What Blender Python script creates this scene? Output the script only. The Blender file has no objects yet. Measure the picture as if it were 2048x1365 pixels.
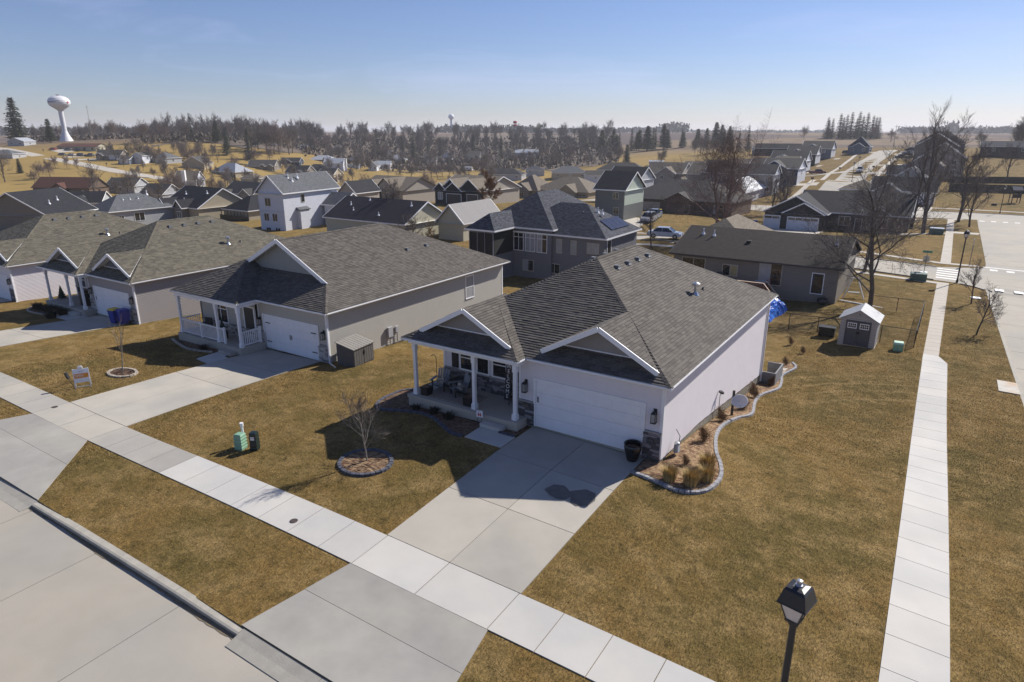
import bpy, math, random, numpy as np
from mathutils import Vector, Matrix
R = math.radians
random.seed(7)
S = bpy.context.scene
COL = S.collection
# ---------------------------------------------------------------- camera, sky, sun, exposure
cam = bpy.data.cameras.new('camera'); co = bpy.data.objects.new('camera', cam); COL.objects.link(co); S.camera = co
co.location = (11.108, -22.799, 12.263); co.rotation_euler = (R(90-17.558), 0, R(32.958))
cam.sensor_width = 36; cam.lens = 23.35; cam.clip_start = .2; cam.clip_end = 20000
SUN_AZ, SUN_EL = 19.0, 38.0
W = bpy.data.worlds.new('World'); S.world = W; W.use_nodes = True
nt = W.node_tree; nt.nodes.clear()
out = nt.nodes.new('ShaderNodeOutputWorld'); bg = nt.nodes.new('ShaderNodeBackground')
sky = nt.nodes.new('ShaderNodeTexSky'); sky.sky_type = 'NISHITA'; sky.sun_disc = False
sky.sun_elevation = R(SUN_EL); sky.sun_rotation = R(SUN_AZ); sky.altitude = 250; sky.air_density = 1.0; sky.dust_density = .25; sky.ozone_density = 3.5
tc = nt.nodes.new('ShaderNodeTexCoord')
mp = nt.nodes.new('ShaderNodeMapping'); mp.inputs['Scale'].default_value = (1.2, 2.2, 9); mp.inputs['Rotation'].default_value = (0.1, R(9), R(-20))
nz = nt.nodes.new('ShaderNodeTexNoise'); nz.inputs['Scale'].default_value = 1.7; nz.inputs['Detail'].default_value = 8; nz.inputs['Roughness'].default_value = .62; nz.inputs['Distortion'].default_value = .7
rp = nt.nodes.new('ShaderNodeValToRGB'); rp.color_ramp.elements[0].position = .52; rp.color_ramp.elements[1].position = .86
rp.color_ramp.elements[1].color = (.34, .34, .34, 1)
mx = nt.nodes.new('ShaderNodeMix'); mx.data_type = 'RGBA'; mx.inputs['B'].default_value = (9.5, 10.2, 12, 1)
L = nt.links.new
L(tc.outputs['Generated'], mp.inputs[0]); L(mp.outputs[0], nz.inputs['Vector']); L(nz.outputs['Fac'], rp.inputs[0])
L(rp.outputs[0], mx.inputs['Factor']); L(sky.outputs[0], mx.inputs['A']); tint = nt.nodes.new('ShaderNodeMix'); tint.data_type = 'RGBA'; tint.blend_type = 'MULTIPLY'; tint.inputs['Factor'].default_value = 1; tint.inputs['B'].default_value = (.89, .89, 1.12, 1); L(mx.outputs['Result'], tint.inputs['A']); L(tint.outputs['Result'], bg.inputs[0]); L(bg.outputs[0], out.inputs[0])
bg.inputs[1].default_value = .064
sl = bpy.data.lights.new('sun', 'SUN'); sl.energy = 4.6; sl.angle = R(.55); sl.color = (1, .95, .87)
so = bpy.data.objects.new('sun', sl); COL.objects.link(so)
sdir = Vector((math.sin(R(SUN_AZ))*math.cos(R(SUN_EL)), math.cos(R(SUN_AZ))*math.cos(R(SUN_EL)), math.sin(R(SUN_EL))))
so.rotation_euler = sdir.to_track_quat('Z', 'Y').to_euler(); so.location = (60, 200, 160)
S.view_settings.view_transform = 'Standard'; S.view_settings.look = 'None'; S.view_settings.exposure = .48; S.view_settings.gamma = 1
S.render.engine = 'CYCLES'

# ---------------------------------------------------------------- helpers
def tag(o, label=None, cat=None, group=None, kind=None):
    if label: o['label'] = label
    if cat: o['category'] = cat
    if group: o['group'] = group
    if kind: o['kind'] = kind
    return o
def link(o, parent=None):
    COL.objects.link(o)
    if parent is not None: o.parent = parent
    return o
def empty(name, loc, rz=0, label=None, cat=None, group=None):
    o = bpy.data.objects.new(name, None); o.location = loc; o.rotation_euler = (0, 0, rz); o.empty_display_size = .3
    link(o); return tag(o, label, cat, group)
KIDS = {}
def copy_tree(o, loc=None, rz=None, sc=None, label=None, parent=None):
    c = o.copy(); COL.objects.link(c)
    if parent is not None: c.parent = parent
    for ch in o.children: copy_tree(ch, parent=c)
    if loc is not None: c.location = loc
    if rz is not None: c.rotation_euler = (0, 0, rz)
    if sc is not None: c.scale = (sc, sc, sc) if not hasattr(sc, '__len__') else sc
    if label: c['label'] = label
    return c
class MB:
    def __init__(s): s.v = []; s.f = []; s.m = []; s.uv = []; s.t = []
    def poly(s, pts, m=0, uv=None, tone=.5):
        b = len(s.v); s.v += [tuple(p) for p in pts]; s.f.append(tuple(range(b, b+len(pts)))); s.m.append(m); s.t.append(tone)
        s.uv += list(uv) if uv else [(p[0]+p[1], p[2]) for p in pts]
    def hexa(s, c, m=0, tone=.5):   # 8 corners: bottom 4, top 4
        for q in ((3, 2, 1, 0), (4, 5, 6, 7), (0, 1, 5, 4), (1, 2, 6, 5), (2, 3, 7, 6), (3, 0, 4, 7)): s.poly([c[i] for i in q], m, tone=tone)
    def box(s, x0, y0, z0, x1, y1, z1, m=0, tone=.5):
        s.hexa([(x0, y0, z0), (x1, y0, z0), (x1, y1, z0), (x0, y1, z0), (x0, y0, z1), (x1, y0, z1), (x1, y1, z1), (x0, y1, z1)], m, tone)
    def cbox(s, c, sx, sy, sz, m=0, rz=0, tone=.5, tx=1, ty=1):   # centred on c in x,y; from c.z up; tx,ty taper of the top
        ca, sa = math.cos(rz), math.sin(rz); P = []
        for z, fx, fy in ((0, 1, 1), (sz, tx, ty)):
            for a, b in ((-1, -1), (1, -1), (1, 1), (-1, 1)):
                x, y = a*sx/2*fx, b*sy/2*fy; P.append((c[0]+x*ca-y*sa, c[1]+x*sa+y*ca, c[2]+z))
        s.hexa(P, m, tone)
    def bar(s, a, b, w, h=None, m=0, tone=.5, up=(0, 0, 1)):
        h = h or w; a = Vector(a); b = Vector(b); d = (b-a).normalized(); u = Vector(up)
        if abs(d.dot(u)) > .98: u = Vector((0, 1, 0))
        x = d.cross(u).normalized()*w/2; y = x.cross(d).normalized()*h/2
        s.hexa([a-x-y, a+x-y, b+x-y, b-x-y, a-x+y, a+x+y, b+x+y, b-x+y], m, tone)
    def tube(s, pts, rad, n=8, m=0, cap=True, tone=.5):
        pts = [Vector(p) for p in pts]; rad = rad if hasattr(rad, '__len__') else [rad]*len(pts); rings = []
        for i, p in enumerate(pts):
            d = (pts[min(i+1, len(pts)-1)]-pts[max(i-1, 0)]).normalized(); u = Vector((0, 0, 1)) if abs(d.z) < .9 else Vector((1, 0, 0))
            x = d.cross(u).normalized(); y = d.cross(x)
            rings.append([p+(x*math.cos(2*math.pi*k/n)+y*math.sin(2*math.pi*k/n))*rad[i] for k in range(n)])
        for a, b in zip(rings, rings[1:]):
            for k in range(n): s.poly([a[k], b[k], b[(k+1) % n], a[(k+1) % n]], m, tone=tone)
        if cap: s.poly(rings[0], m, tone=tone); s.poly(rings[-1][::-1], m, tone=tone)
    def lathe(s, c, prof, n=16, m=0, sx=1, sy=1):
        rings = [[(c[0]+r*math.cos(2*math.pi*k/n)*sx, c[1]+r*math.sin(2*math.pi*k/n)*sy, c[2]+z) for k in range(n)] for r, z in prof]
        for a, b in zip(rings, rings[1:]):
            for k in range(n): s.poly([a[k], a[(k+1) % n], b[(k+1) % n], b[k]], m)
    def obj(s, name, mats, parent=None, smooth=False, weld=False):
        me = bpy.data.meshes.new(name); me.from_pydata([tuple(p) for p in s.v], [], s.f)
        for mm in (mats if isinstance(mats, (list, tuple)) else [mats]): me.materials.append(mm)
        me.polygons.foreach_set('material_index', s.m)
        uvl = me.uv_layers.new(name='UVMap'); uvl.data.foreach_set('uv', [c for q in s.uv for c in q])
        at = me.attributes.new('tone', 'FLOAT', 'FACE'); at.data.foreach_set('value', s.t)
        if smooth: me.polygons.foreach_set('use_smooth', [True]*len(s.f))
        me.update(); me.validate()
        if weld:
            import bmesh
            bm = bmesh.new(); bm.from_mesh(me); bmesh.ops.remove_doubles(bm, verts=bm.verts, dist=1e-4); bm.to_mesh(me); bm.free()
        o = bpy.data.objects.new(name, me); return link(o, parent)

# ---------------------------------------------------------------- materials
MATS = {}
def nodes(name):
    m = bpy.data.materials.new(name); m.use_nodes = True; n = m.node_tree
    return m, n, n.nodes['Principled BSDF']
def rgb(c): return (c[0], c[1], c[2], 1)
def mat(name, c, rough=.7, var=.15, scale=3., metal=0, bump=.0, tone=0., det=5, bscale=None, spec=.5, c2=None, obj=True):
    """noise-varied paint / concrete / plaster; tone = how far the per-face tone value moves the colour"""
    if name in MATS: return MATS[name]
    m, n, b = nodes(name); l = n.links.new
    tcn = n.nodes.new('ShaderNodeTexCoord' if obj else 'ShaderNodeNewGeometry'); vec = tcn.outputs['Object' if obj else 'Position']
    t = n.nodes.new('ShaderNodeTexNoise'); t.inputs['Scale'].default_value = scale; t.inputs['Detail'].default_value = det; t.inputs['Roughness'].default_value = .6; l(vec, t.inputs['Vector'])
    mr = n.nodes.new('ShaderNodeMapRange'); mr.inputs['From Min'].default_value = .3; mr.inputs['From Max'].default_value = .7; mr.inputs['To Min'].default_value = 1-var; mr.inputs['To Max'].default_value = 1+var
    l(t.outputs['Fac'], mr.inputs['Value']); val = mr.outputs[0]
    if tone:
        a = n.nodes.new('ShaderNodeAttribute'); a.attribute_name = 'tone'
        ma = n.nodes.new('ShaderNodeMath'); ma.operation = 'MULTIPLY_ADD'; ma.inputs[1].default_value = 2*tone; ma.inputs[2].default_value = 1-tone; l(a.outputs['Fac'], ma.inputs[0])
        mu = n.nodes.new('ShaderNodeMath'); mu.operation = 'MULTIPLY'; l(val, mu.inputs[0]); l(ma.outputs[0], mu.inputs[1]); val = mu.outputs[0]
    vm = n.nodes.new('ShaderNodeVectorMath'); vm.operation = 'SCALE'; l(val, vm.inputs['Scale'])
    if c2:
        x = n.nodes.new('ShaderNodeMix'); x.data_type = 'RGBA'; x.inputs['A'].default_value = rgb(c); x.inputs['B'].default_value = rgb(c2)
        t2 = n.nodes.new('ShaderNodeTexNoise'); t2.inputs['Scale'].default_value = scale*.35; t2.inputs['Detail'].default_value = 6; l(vec, t2.inputs['Vector'])
        r2 = n.nodes.new('ShaderNodeMapRange'); r2.inputs['From Min'].default_value = .42; r2.inputs['From Max'].default_value = .62; l(t2.outputs['Fac'], r2.inputs['Value'])
        l(r2.outputs[0], x.inputs['Factor']); l(x.outputs['Result'], vm.inputs[0])
    else: vm.inputs[0].default_value = c
    l(vm.outputs[0], b.inputs['Base Color']); b.inputs['Roughness'].default_value = rough; b.inputs['Metallic'].default_value = metal; b.inputs['Specular IOR Level'].default_value = spec
    if bump:
        bp = n.nodes.new('ShaderNodeBump'); bp.inputs['Strength'].default_value = bump; bp.inputs['Distance'].default_value = .02
        tb = n.nodes.new('ShaderNodeTexNoise'); tb.inputs['Scale'].default_value = bscale or scale*8; tb.inputs['Detail'].default_value = 4; l(vec, tb.inputs['Vector'])
        l(tb.outputs['Fac'], bp.inputs['Height']); l(bp.outputs[0], b.inputs['Normal'])
    MATS[name] = m; return m
def brickmat(name, c1, c2, mortar, bw=.33, bh=.14, ms=.012, rough=.9, var=.25, off=.5, sq=1.0):
    """courses laid out in UV metres: roof shingles, lap siding, masonry seen from far off"""
    if name in MATS: return MATS[name]
    m, n, b = nodes(name); l = n.links.new
    uv = n.nodes.new('ShaderNodeUVMap'); t = n.nodes.new('ShaderNodeTexBrick'); l(uv.outputs[0], t.inputs['Vector'])
    t.offset = off; t.inputs['Color1'].default_value = rgb(c1); t.inputs['Color2'].default_value = rgb(c2); t.inputs['Mortar'].default_value = rgb(mortar)
    t.inputs['Scale'].default_value = 1; t.inputs['Mortar Size'].default_value = ms; t.inputs['Mortar Smooth'].default_value = .3; t.inputs['Brick Width'].default_value = bw; t.inputs['Row Height'].default_value = bh
    nz = n.nodes.new('ShaderNodeTexNoise'); nz.inputs['Scale'].default_value = 2.2; nz.inputs['Detail'].default_value = 7; nz.inputs['Roughness'].default_value = .7; l(uv.outputs[0], nz.inputs['Vector'])
    mr = n.nodes.new('ShaderNodeMapRange'); mr.inputs['From Min'].default_value = .3; mr.inputs['From Max'].default_value = .7; mr.inputs['To Min'].default_value = 1-var; mr.inputs['To Max'].default_value = 1+var; l(nz.outputs['Fac'], mr.inputs['Value'])
    vm = n.nodes.new('ShaderNodeVectorMath'); vm.operation = 'SCALE'; l(t.outputs['Color'], vm.inputs[0]); l(mr.outputs[0], vm.inputs['Scale']); l(vm.outputs[0], b.inputs['Base Color'])
    b.inputs['Roughness'].default_value = rough; b.inputs['Specular IOR Level'].default_value = .2
    bp = n.nodes.new('ShaderNodeBump'); bp.invert = True; bp.inputs['Strength'].default_value = .5; bp.inputs['Distance'].default_value = .01; l(t.outputs['Fac'], bp.inputs['Height']); l(bp.outputs[0], b.inputs['Normal'])
    MATS[name] = m; return m
def sc(c, k): return tuple(x*k for x in c)
def shingle(name, c, v=.22): return brickmat(name, sc(c, 1+v), sc(c, 1-v), sc(c, .55), var=.16)
def siding(name, c, h=.13): return brickmat(name, c, sc(c, .96), sc(c, .55), bw=4.2, bh=h, ms=.011, rough=.6, var=.05)
glass = mat('window_glass', (.02, .023, .028), .08, .3, 1.3, spec=.8)
glass_lt = mat('window_glass_with_blind', (.33, .34, .35), .25, .12, 2)
white = mat('white_trim', (.80, .80, .81), .45, .04, 2, bump=.02)
whiteish = mat('white_vinyl', (.80, .80, .82), .5, .04, 2)
black = mat('black_metal', (.014, .014, .016), .4, .2, 6)
dark = mat('dark_opening', (.012, .012, .013), .8, .2, 4)
grey = mat('grey_plastic', (.17, .17, .175), .5, .1, 5)
alu = mat('galvanised_metal', (.55, .57, .6), .3, .12, 7, metal=.8)
found = mat('foundation_concrete', (.42, .39, .31), .9, .12, 4, bump=.2)
conc_new = mat('new_concrete', (.515, .49, .445), .85, .05, .8, bump=.15, bscale=60, tone=.06, c2=(.465, .45, .425), obj=False)
conc = mat('weathered_concrete', (.42, .385, .325), .88, .07, .7, bump=.2, bscale=50, tone=.07, c2=(.35, .328, .29), obj=False)
conc_st = mat('street_concrete', (.365, .33, .272), .9, .06, .6, bump=.2, bscale=45, tone=.05, c2=(.33, .305, .265), obj=False)
conc_far = mat('far_concrete', (.44, .40, .34), .9, .07, .5, obj=False)
kerbm = mat('kerb_concrete', (.36, .335, .285), .9, .12, 2.5, bump=.2, obj=False)
jointm = mat('joint_dirt', (.10, .085, .06), 1, .3, 6, obj=False)
paintw = mat('road_paint', (.75, .75, .73), .7, .15, 3, obj=False)
blue = mat('blue_plastic', (.012, .03, .27), .4, .1, 4)
yellow = mat('yellow_plastic', (.62, .45, .03), .45, .1, 4)
greenbox = mat('pale_green_metal', (.20, .36, .25), .5, .1, 4)
bark = mat('bark', (.095, .078, .066), .95, .3, 5, tone=.25)
bark_lt = mat('pale_bark', (.30, .27, .23), .95, .25, 4, tone=.25)
twig = mat('twigs', (.15, .125, .112), .95, .3, 3, tone=.3)
twig_tan = mat('tan_twigs', (.24, .165, .085), .95, .3, 3, tone=.3)
twig_red = mat('rust_leaves', (.27, .12, .045), .95, .3, 3, tone=.35)
needle = mat('conifer_needles', (.026, .042, .026), .9, .4, .8, tone=.5)
pine_n = mat('pine_needles', (.035, .05, .024), .9, .4, .6, tone=.5)
# ---------------------------------------------------------------- terrain
CP = np.array([(-60,-30,-.7),(-40,-14,-.6),(-20,-14,-.6),(0,-14,-.6),(12,-14,-.7),(30,-14,-1.0),(0,-40,-.8),(40,-50,-1.5),(-60,-60,-1),
(-30,-9,-.5),(-12,-9,-.45),(0,-9,-.45),(11,-9,-.7),(0,0,-.12),(-6,0,-.12),(3.6,1,-.25),(-21,2,-.85),(-12,2,-.5),(11.5,2,-1.1),(22,0,-1.4),
(-40,2,-1.35),(-58,1,-1.9),(3.6,9,-1.3),(3.6,17,-2.3),(-4,19,-2.2),(-13,17,-1.7),(-20,22,-2.4),(-35,22,-2.4),(11.5,25,-2.2),(7,27,-2.3),(17,28,-2.4),(30,28,-2.6),
(-6,40,-3.5),(11.5,42,-2.7),(-30,42,-3.9),(11.5,60,-3.0),(-2,63,-2.7),(20,60,-3.2),(40,60,-3.4),(-22,65,-2.0),(-30,70,-3.2),(-78,48,-3.8),(-60,35,-3.3),
(12,108,-3.6),(-10,108,-4.6),(20,145,-3.9),(50,140,-4.5),(-35,103,-3.6),(-75,93,-3.6),(-31,170,-4.2),(-13,160,-4.0),(-13,215,-2.9),(-21,195,-1.5),(-14,240,-.7),(-17,290,.8),(-20,360,3.0),(20,300,0.5),(60,250,-2),(-25,500,1.5),(100,400,1),
(-109,244,-12),(-104,104,-5.2),(-149,175,-12),(-207,197,-15),(-60,260,-8),(-130,330,-13),(-170,400,-8),(-173,65,-9.5),(-118,58,-5.5),(-90,10,-3),(-150,0,-6),(-260,30,-12),
(-207,120,-13),(-280,330,-14),(-367,352,-12),(-300,250,-13),(-345,172,-5),(-421,184,-1.5),(-473,180,3),(-572,209,4),(-806,346,2),(-375,267,0),(-420,330,2),(-260,60,-10),(-350,80,-8),(-450,100,-2),
(-245,915,9.2),(-450,700,6),(-81,694,5.5),(100,800,6),(-500,1200,8),(0,1500,7),(-1500,1000,7),(-1500,300,5),(-1000,0,5),(400,500,4),(600,1500,6),(-600,-100,0),(300,0,-5),(400,-300,-5),(-300,-300,-5),
(3000,3000,5),(-3000,3000,6),(0,5000,6),(-5000,1000,6),(-5000,5000,6),(5000,5000,6),(3000,-3000,0),(-3000,-3000,0),(6000,1000,4)], float)
TS = 1/200.
def _U(r2): return r2*np.log(r2+1e-12)
def _tps():
    P = CP[:, :2]*TS; n = len(P); D = ((P[:, None]-P[None])**2).sum(-1)
    A = np.zeros((n+3, n+3)); A[:n, :n] = _U(D)+np.eye(n)*2e-4; A[:n, n] = 1; A[:n, n+1:] = P; A[n, :n] = 1; A[n+1:, :n] = P.T
    b = np.zeros(n+3); b[:n] = CP[:, 2]; return np.linalg.solve(A, b)
WT = _tps()
def HH(x, y):
    x = np.asarray(x, float)*TS; y = np.asarray(y, float)*TS; sh = x.shape; x = x.ravel(); y = y.ravel()
    o = np.full(x.shape, WT[-3])+WT[-2]*x+WT[-1]*y
    for i, (a, b) in enumerate(CP[:, :2]*TS): o += WT[i]*_U((x-a)**2+(y-b)**2)
    return o.reshape(sh)
def h(x, y): return float(HH(x, y))
KY = -14.32                                     # kerb line of the near street
def kx(y): return np.interp(y, [-60, -14, 25, 32, 67, 75, 118, 145, 400], [17.2, 17.2, 16.35, 16.2, 15.5, 15.9, 15.9, 16, 16])
def spaced(a, b, st, g, lim):
    o = [a]; d = st
    while o[-1] < lim:
        if o[-1] >= b: d *= g
        o.append(o[-1]+d)
    return o
us = sorted(set([-v for v in spaced(0, 48, .5, 1.06, 6000)]+[-.02, 0, .02, .2]+[v for v in spaced(.5, 12, .5, 1.09, 6000)]))
ys = sorted(set([KY-.02, KY, KY+.02]+[KY-v for v in spaced(.5, 12, .5, 1.15, 4000)]+[KY+v for v in spaced(.5, 84, .5, 1.04, 6000)]))
U_, Y_ = np.meshgrid(np.array(us), np.array(ys)); X_ = U_+kx(Y_)
Zg = HH(X_, Y_)
drop = ((Y_ < KY-.01) | ((U_ > .01) & (Y_ < 60)))
Zg = Zg-np.where(drop, .4, 0)
ny, nx = X_.shape
me = bpy.data.meshes.new('ground')
me.vertices.add(nx*ny); me.vertices.foreach_set('co', np.stack([X_, Y_, Zg], -1).ravel())
idx = np.arange(nx*ny).reshape(ny, nx); q = np.stack([idx[:-1, :-1], idx[:-1, 1:], idx[1:, 1:], idx[1:, :-1]], -1).reshape(-1, 4)
me.loops.add(q.size); me.loops.foreach_set('vertex_index', q.ravel().astype(np.int32)); me.polygons.add(len(q))
me.polygons.foreach_set('loop_start', np.arange(len(q), dtype=np.int32)*4); me.polygons.foreach_set('use_smooth', np.ones(len(q), bool)); me.update(calc_edges=True)
ground = link(bpy.data.objects.new('ground', me)); tag(ground, kind='structure')
# lawn material: straw and olive patches, fine blades, tyre arcs on the side lawn, ploughed fields far off
m, n, b = nodes('dormant_lawn'); l = n.links.new
g = n.nodes.new('ShaderNodeNewGeometry'); pos = g.outputs['Position']
def noise(sc_, det=5, ro=.6, vec=pos, dist=0):
    t = n.nodes.new('ShaderNodeTexNoise'); t.inputs['Scale'].default_value = sc_; t.inputs['Detail'].default_value = det; t.inputs['Roughness'].default_value = ro; t.inputs['Distortion'].default_value = dist; l(vec, t.inputs['Vector']); return t.outputs['Fac']
def mrange(v, a, b_, c=0, d=1):
    t = n.nodes.new('ShaderNodeMapRange'); t.inputs['From Min'].default_value = a; t.inputs['From Max'].default_value = b_; t.inputs['To Min'].default_value = c; t.inputs['To Max'].default_value = d; l(v, t.inputs['Value']); return t.outputs[0]
def mixc(f, A, B):
    t = n.nodes.new('ShaderNodeMix'); t.data_type = 'RGBA'; l(f, t.inputs['Factor'])
    for s_, v in (('A', A), ('B', B)):
        if isinstance(v, tuple): t.inputs[s_].default_value = rgb(v)
        else: l(v, t.inputs[s_])
    return t.outputs['Result']
def math_(op, a, b_=None, c=None):
    t = n.nodes.new('ShaderNodeMath'); t.operation = op
    for i, v in enumerate((a, b_, c)):
        if v is None: continue
        if isinstance(v, (int, float)): t.inputs[i].default_value = v
        else: l(v, t.inputs[i])
    return t.outputs[0]
sep = n.nodes.new('ShaderNodeSeparateXYZ'); l(pos, sep.inputs[0])
c = mixc(mrange(noise(.16, 4), .42, .6), (.185, .118, .040), (.125, .092, .030))
c = mixc(mrange(noise(.9, 6), .45, .68), c, (.25, .17, .07))
c = mixc(mrange(noise(2.3, 7, .7), .5, .75), c, (.062, .048, .016))
mpn = n.nodes.new('ShaderNodeMapping'); mpn.inputs['Scale'].default_value = (22, 9, 10); mpn.inputs['Rotation'].default_value = (0, 0, .5); l(pos, mpn.inputs[0])
fine = noise(1, 4, .7, mpn.outputs[0], .6)
vm = n.nodes.new('ShaderNodeVectorMath'); vm.operation = 'SCALE'; l(c, vm.inputs[0]); l(mrange(fine, .3, .7, .45, 1.5), vm.inputs['Scale'])
# tyre arcs
dx = math_('SUBTRACT', sep.outputs[0], 13.5); dy = math_('SUBTRACT', sep.outputs[1], 10.5)
rr = math_('SQRT', math_('ADD', math_('MULTIPLY', dx, dx), math_('MULTIPLY', dy, dy)))
rr = math_('ADD', rr, math_('MULTIPLY', noise(.5, 3), .8))
tr = math_('SINE', math_('MULTIPLY', rr, 4.6)); near = math_('MULTIPLY', mrange(rr, 7.5, 8.5), mrange(rr, 13.5, 14.5, 1, 0)); near = math_('MULTIPLY', near, mrange(sep.outputs[1], 12, 15))
tr = math_('MULTIPLY', math_('MULTIPLY', mrange(tr, .55, 1), near), mrange(noise(1.5, 3), .4, .6, .2, .7))
c = mixc(tr, vm.outputs[0], (.27, .19, .085))
# straw-yellow open slopes to the west, brown fields far off
farw = math_('MULTIPLY', mrange(sep.outputs[0], -60, -160), mrange(noise(.02, 3), .35, .6, .55, 1))
c = mixc(farw, c, (.31, .215, .075))
dist = n.nodes.new('ShaderNodeVectorMath'); dist.operation = 'LENGTH'; l(pos, dist.inputs[0])
fld = mixc(mrange(noise(.006, 3, .5), .45, .5), (.135, .10, .085), (.20, .15, .10))
fld = mixc(mrange(noise(.0035, 2, .5), .5, .53), fld, (.11, .085, .082))
c = mixc(mrange(dist.outputs['Value'], 480, 560), c, fld)
l(c, b.inputs['Base Color']); b.inputs['Roughness'].default_value = 1; b.inputs['Specular IOR Level'].default_value = .1
bp = n.nodes.new('ShaderNodeBump'); bp.inputs['Strength'].default_value = .9; bp.inputs['Distance'].default_value = .035; l(fine, bp.inputs['Height'])
bp2 = n.nodes.new('ShaderNodeBump'); bp2.inputs['Strength'].default_value = .5; bp2.inputs['Distance'].default_value = .12; l(noise(2.5, 5), bp2.inputs['Height']); l(bp.outputs[0], bp2.inputs['Normal'])
l(bp2.outputs[0], b.inputs['Normal'])
me.materials.append(m); lawn_mat = m

# ---------------------------------------------------------------- paving
def drape(mb, pts, off, th=.12, tone=.5, m=0):
    top = [(x, y, h(x, y)+off) for x, y in pts]; mb.poly(top, m, tone=tone)
    k = len(pts)
    for i in range(k):
        a, b_ = top[i], top[(i+1) % k]; mb.poly([(a[0], a[1], a[2]-th), (b_[0], b_[1], b_[2]-th), b_, a], m, tone=tone)
def setting(name): 
    o = bpy.data.objects.new(name, None); link(o); tag(o, kind='structure'); return o
def slab(parent, pts, off, mt, th=.12, name='slab', tone=None):
    """one slab; pts is a quad, cut finer so it follows the ground"""
    mb = MB(); t = random.uniform(.1, .9) if tone is None else tone
    cx = sum(p[0] for p in pts)/len(pts); cy = sum(p[1] for p in pts)/len(pts); g = .012
    P = [(x+(cx-x)/max(math.hypot(cx-x, cy-y), .01)*g*1.4, y+(cy-y)/max(math.hypot(cx-x, cy-y), .01)*g*1.4) for x, y in pts]
    drape(mb, P, off, th, t); return mb.obj(name, mt, parent)
def strip(mb, line, w, off, m=0, step=3., tone=.5, th=.1):
    """ribbon draped along a polyline, w = (left, right) offsets"""
    P = [Vector(p) for p in line]; Q = [P[0]]
    for a, b_ in zip(P, P[1:]):
        k = max(1, int((b_-a).length/step)); Q += [a.lerp(b_, i/k) for i in range(1, k+1)]
    Lf = []; Rt = []
    for i, p in enumerate(Q):
        d = (Q[min(i+1, len(Q)-1)]-Q[max(0, i-1)]).normalized(); nrm = Vector((-d.y, d.x)); Lf.append(p+nrm*w[0]); Rt.append(p-nrm*w[1])
    f = lambda v, o=0: (v.x, v.y, h(v.x, v.y)+off+o)
    for i in range(len(Q)-1):
        mb.poly([f(Rt[i]), f(Rt[i+1]), f(Lf[i+1]), f(Lf[i])], m, tone=tone)
        mb.poly([f(Rt[i], -th), f(Rt[i+1], -th), f(Rt[i+1]), f(Rt[i])], m, tone=tone); mb.poly([f(Lf[i+1], -th), f(Lf[i], -th), f(Lf[i]), f(Lf[i+1])], m, tone=tone)
def pad_under(pts, off):   # dark bed that shows in the joints
    mb = MB(); drape(mb, pts, off, .02); return mb.obj('joint_bed', jointm, None)

# near street
st = setting('street'); yy = [KY, KY-4.55, KY-9.1, KY-13.65, KY-18.2, KY-22.7]
for j in range(5):
    for i in range(-14, 6):
        x0, x1 = i*4.6-.9, (i+1)*4.6-.9
        mb = MB(); t = random.uniform(.3, .7); P = [(x0+.012, yy[j+1]+.012), (x1-.012, yy[j+1]+.012), (x1-.012, yy[j]-.012), (x0+.012, yy[j]-.012)]
        mb.poly([(x, y, h(x, y)-.145) for x, y in P], tone=t)
        for a, b_ in zip(P, P[1:]+P[:1]): mb.poly([(a[0], a[1], h(*a)-.25), (b_[0], b_[1], h(*b_)-.25), (b_[0], b_[1], h(*b_)-.145), (a[0], a[1], h(*a)-.145)], tone=t)
        mb.obj('slab', conc_st, st)
mb = MB()
for i in range(-15, 7):
    for j in range(5): x0 = i*4.6; mb.poly([(x, y, h(x, y)-.18) for x, y in ((x0, yy[j+1]), (x0+4.6, yy[j+1]), (x0+4.6, yy[j]), (x0, yy[j]))])
mb.obj('joint_bed', jointm, st)
# kerb sections of the near street (dropped at the driveways)
kb = setting('kerb')
def kerb_run(xa, xb, low=False):
    n_ = max(1, round((xb-xa)/3.05))
    for i in range(n_):
        x0 = xa+(xb-xa)*i/n_+.006; x1 = xa+(xb-xa)*(i+1)/n_-.006; mb = MB(); A = []
        for x in (x0, x1):
            z = h(x, KY); e = 1.
            if not low and (x-xa < .05 or xb-x < .05): e = .75
            zt = z+.012 if not low else z-.115; zt = zt if low else z-.145+(.157)*e
            A.append([(x, KY-.22, z-.3), (x, KY-.22, zt-(.0 if low else .02)), (x, KY-.16, zt), (x, KY+.04, zt), (x, KY+.04, z-.3)] if not low else [(x, KY-.6, z-.3), (x, KY-.6, z-.138), (x, KY-.3, z-.085), (x, KY+.02, z-.005), (x, KY+.02, z-.3)])
        for k in range(4): mb.poly([A[0][k], A[1][k], A[1][k+1], A[0][k+1]])
        mb.poly(A[0][::-1]); mb.poly(A[1]); mb.obj('kerb_stone' if not low else 'dropped_kerb', kerbm, kb)
kerb_run(-37.2, -25.2); kerb_run(-25.2, -14.95, True); kerb_run(-14.95, -3.05); kerb_run(-3.05, 3.1, True); kerb_run(3.1, 20)
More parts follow.
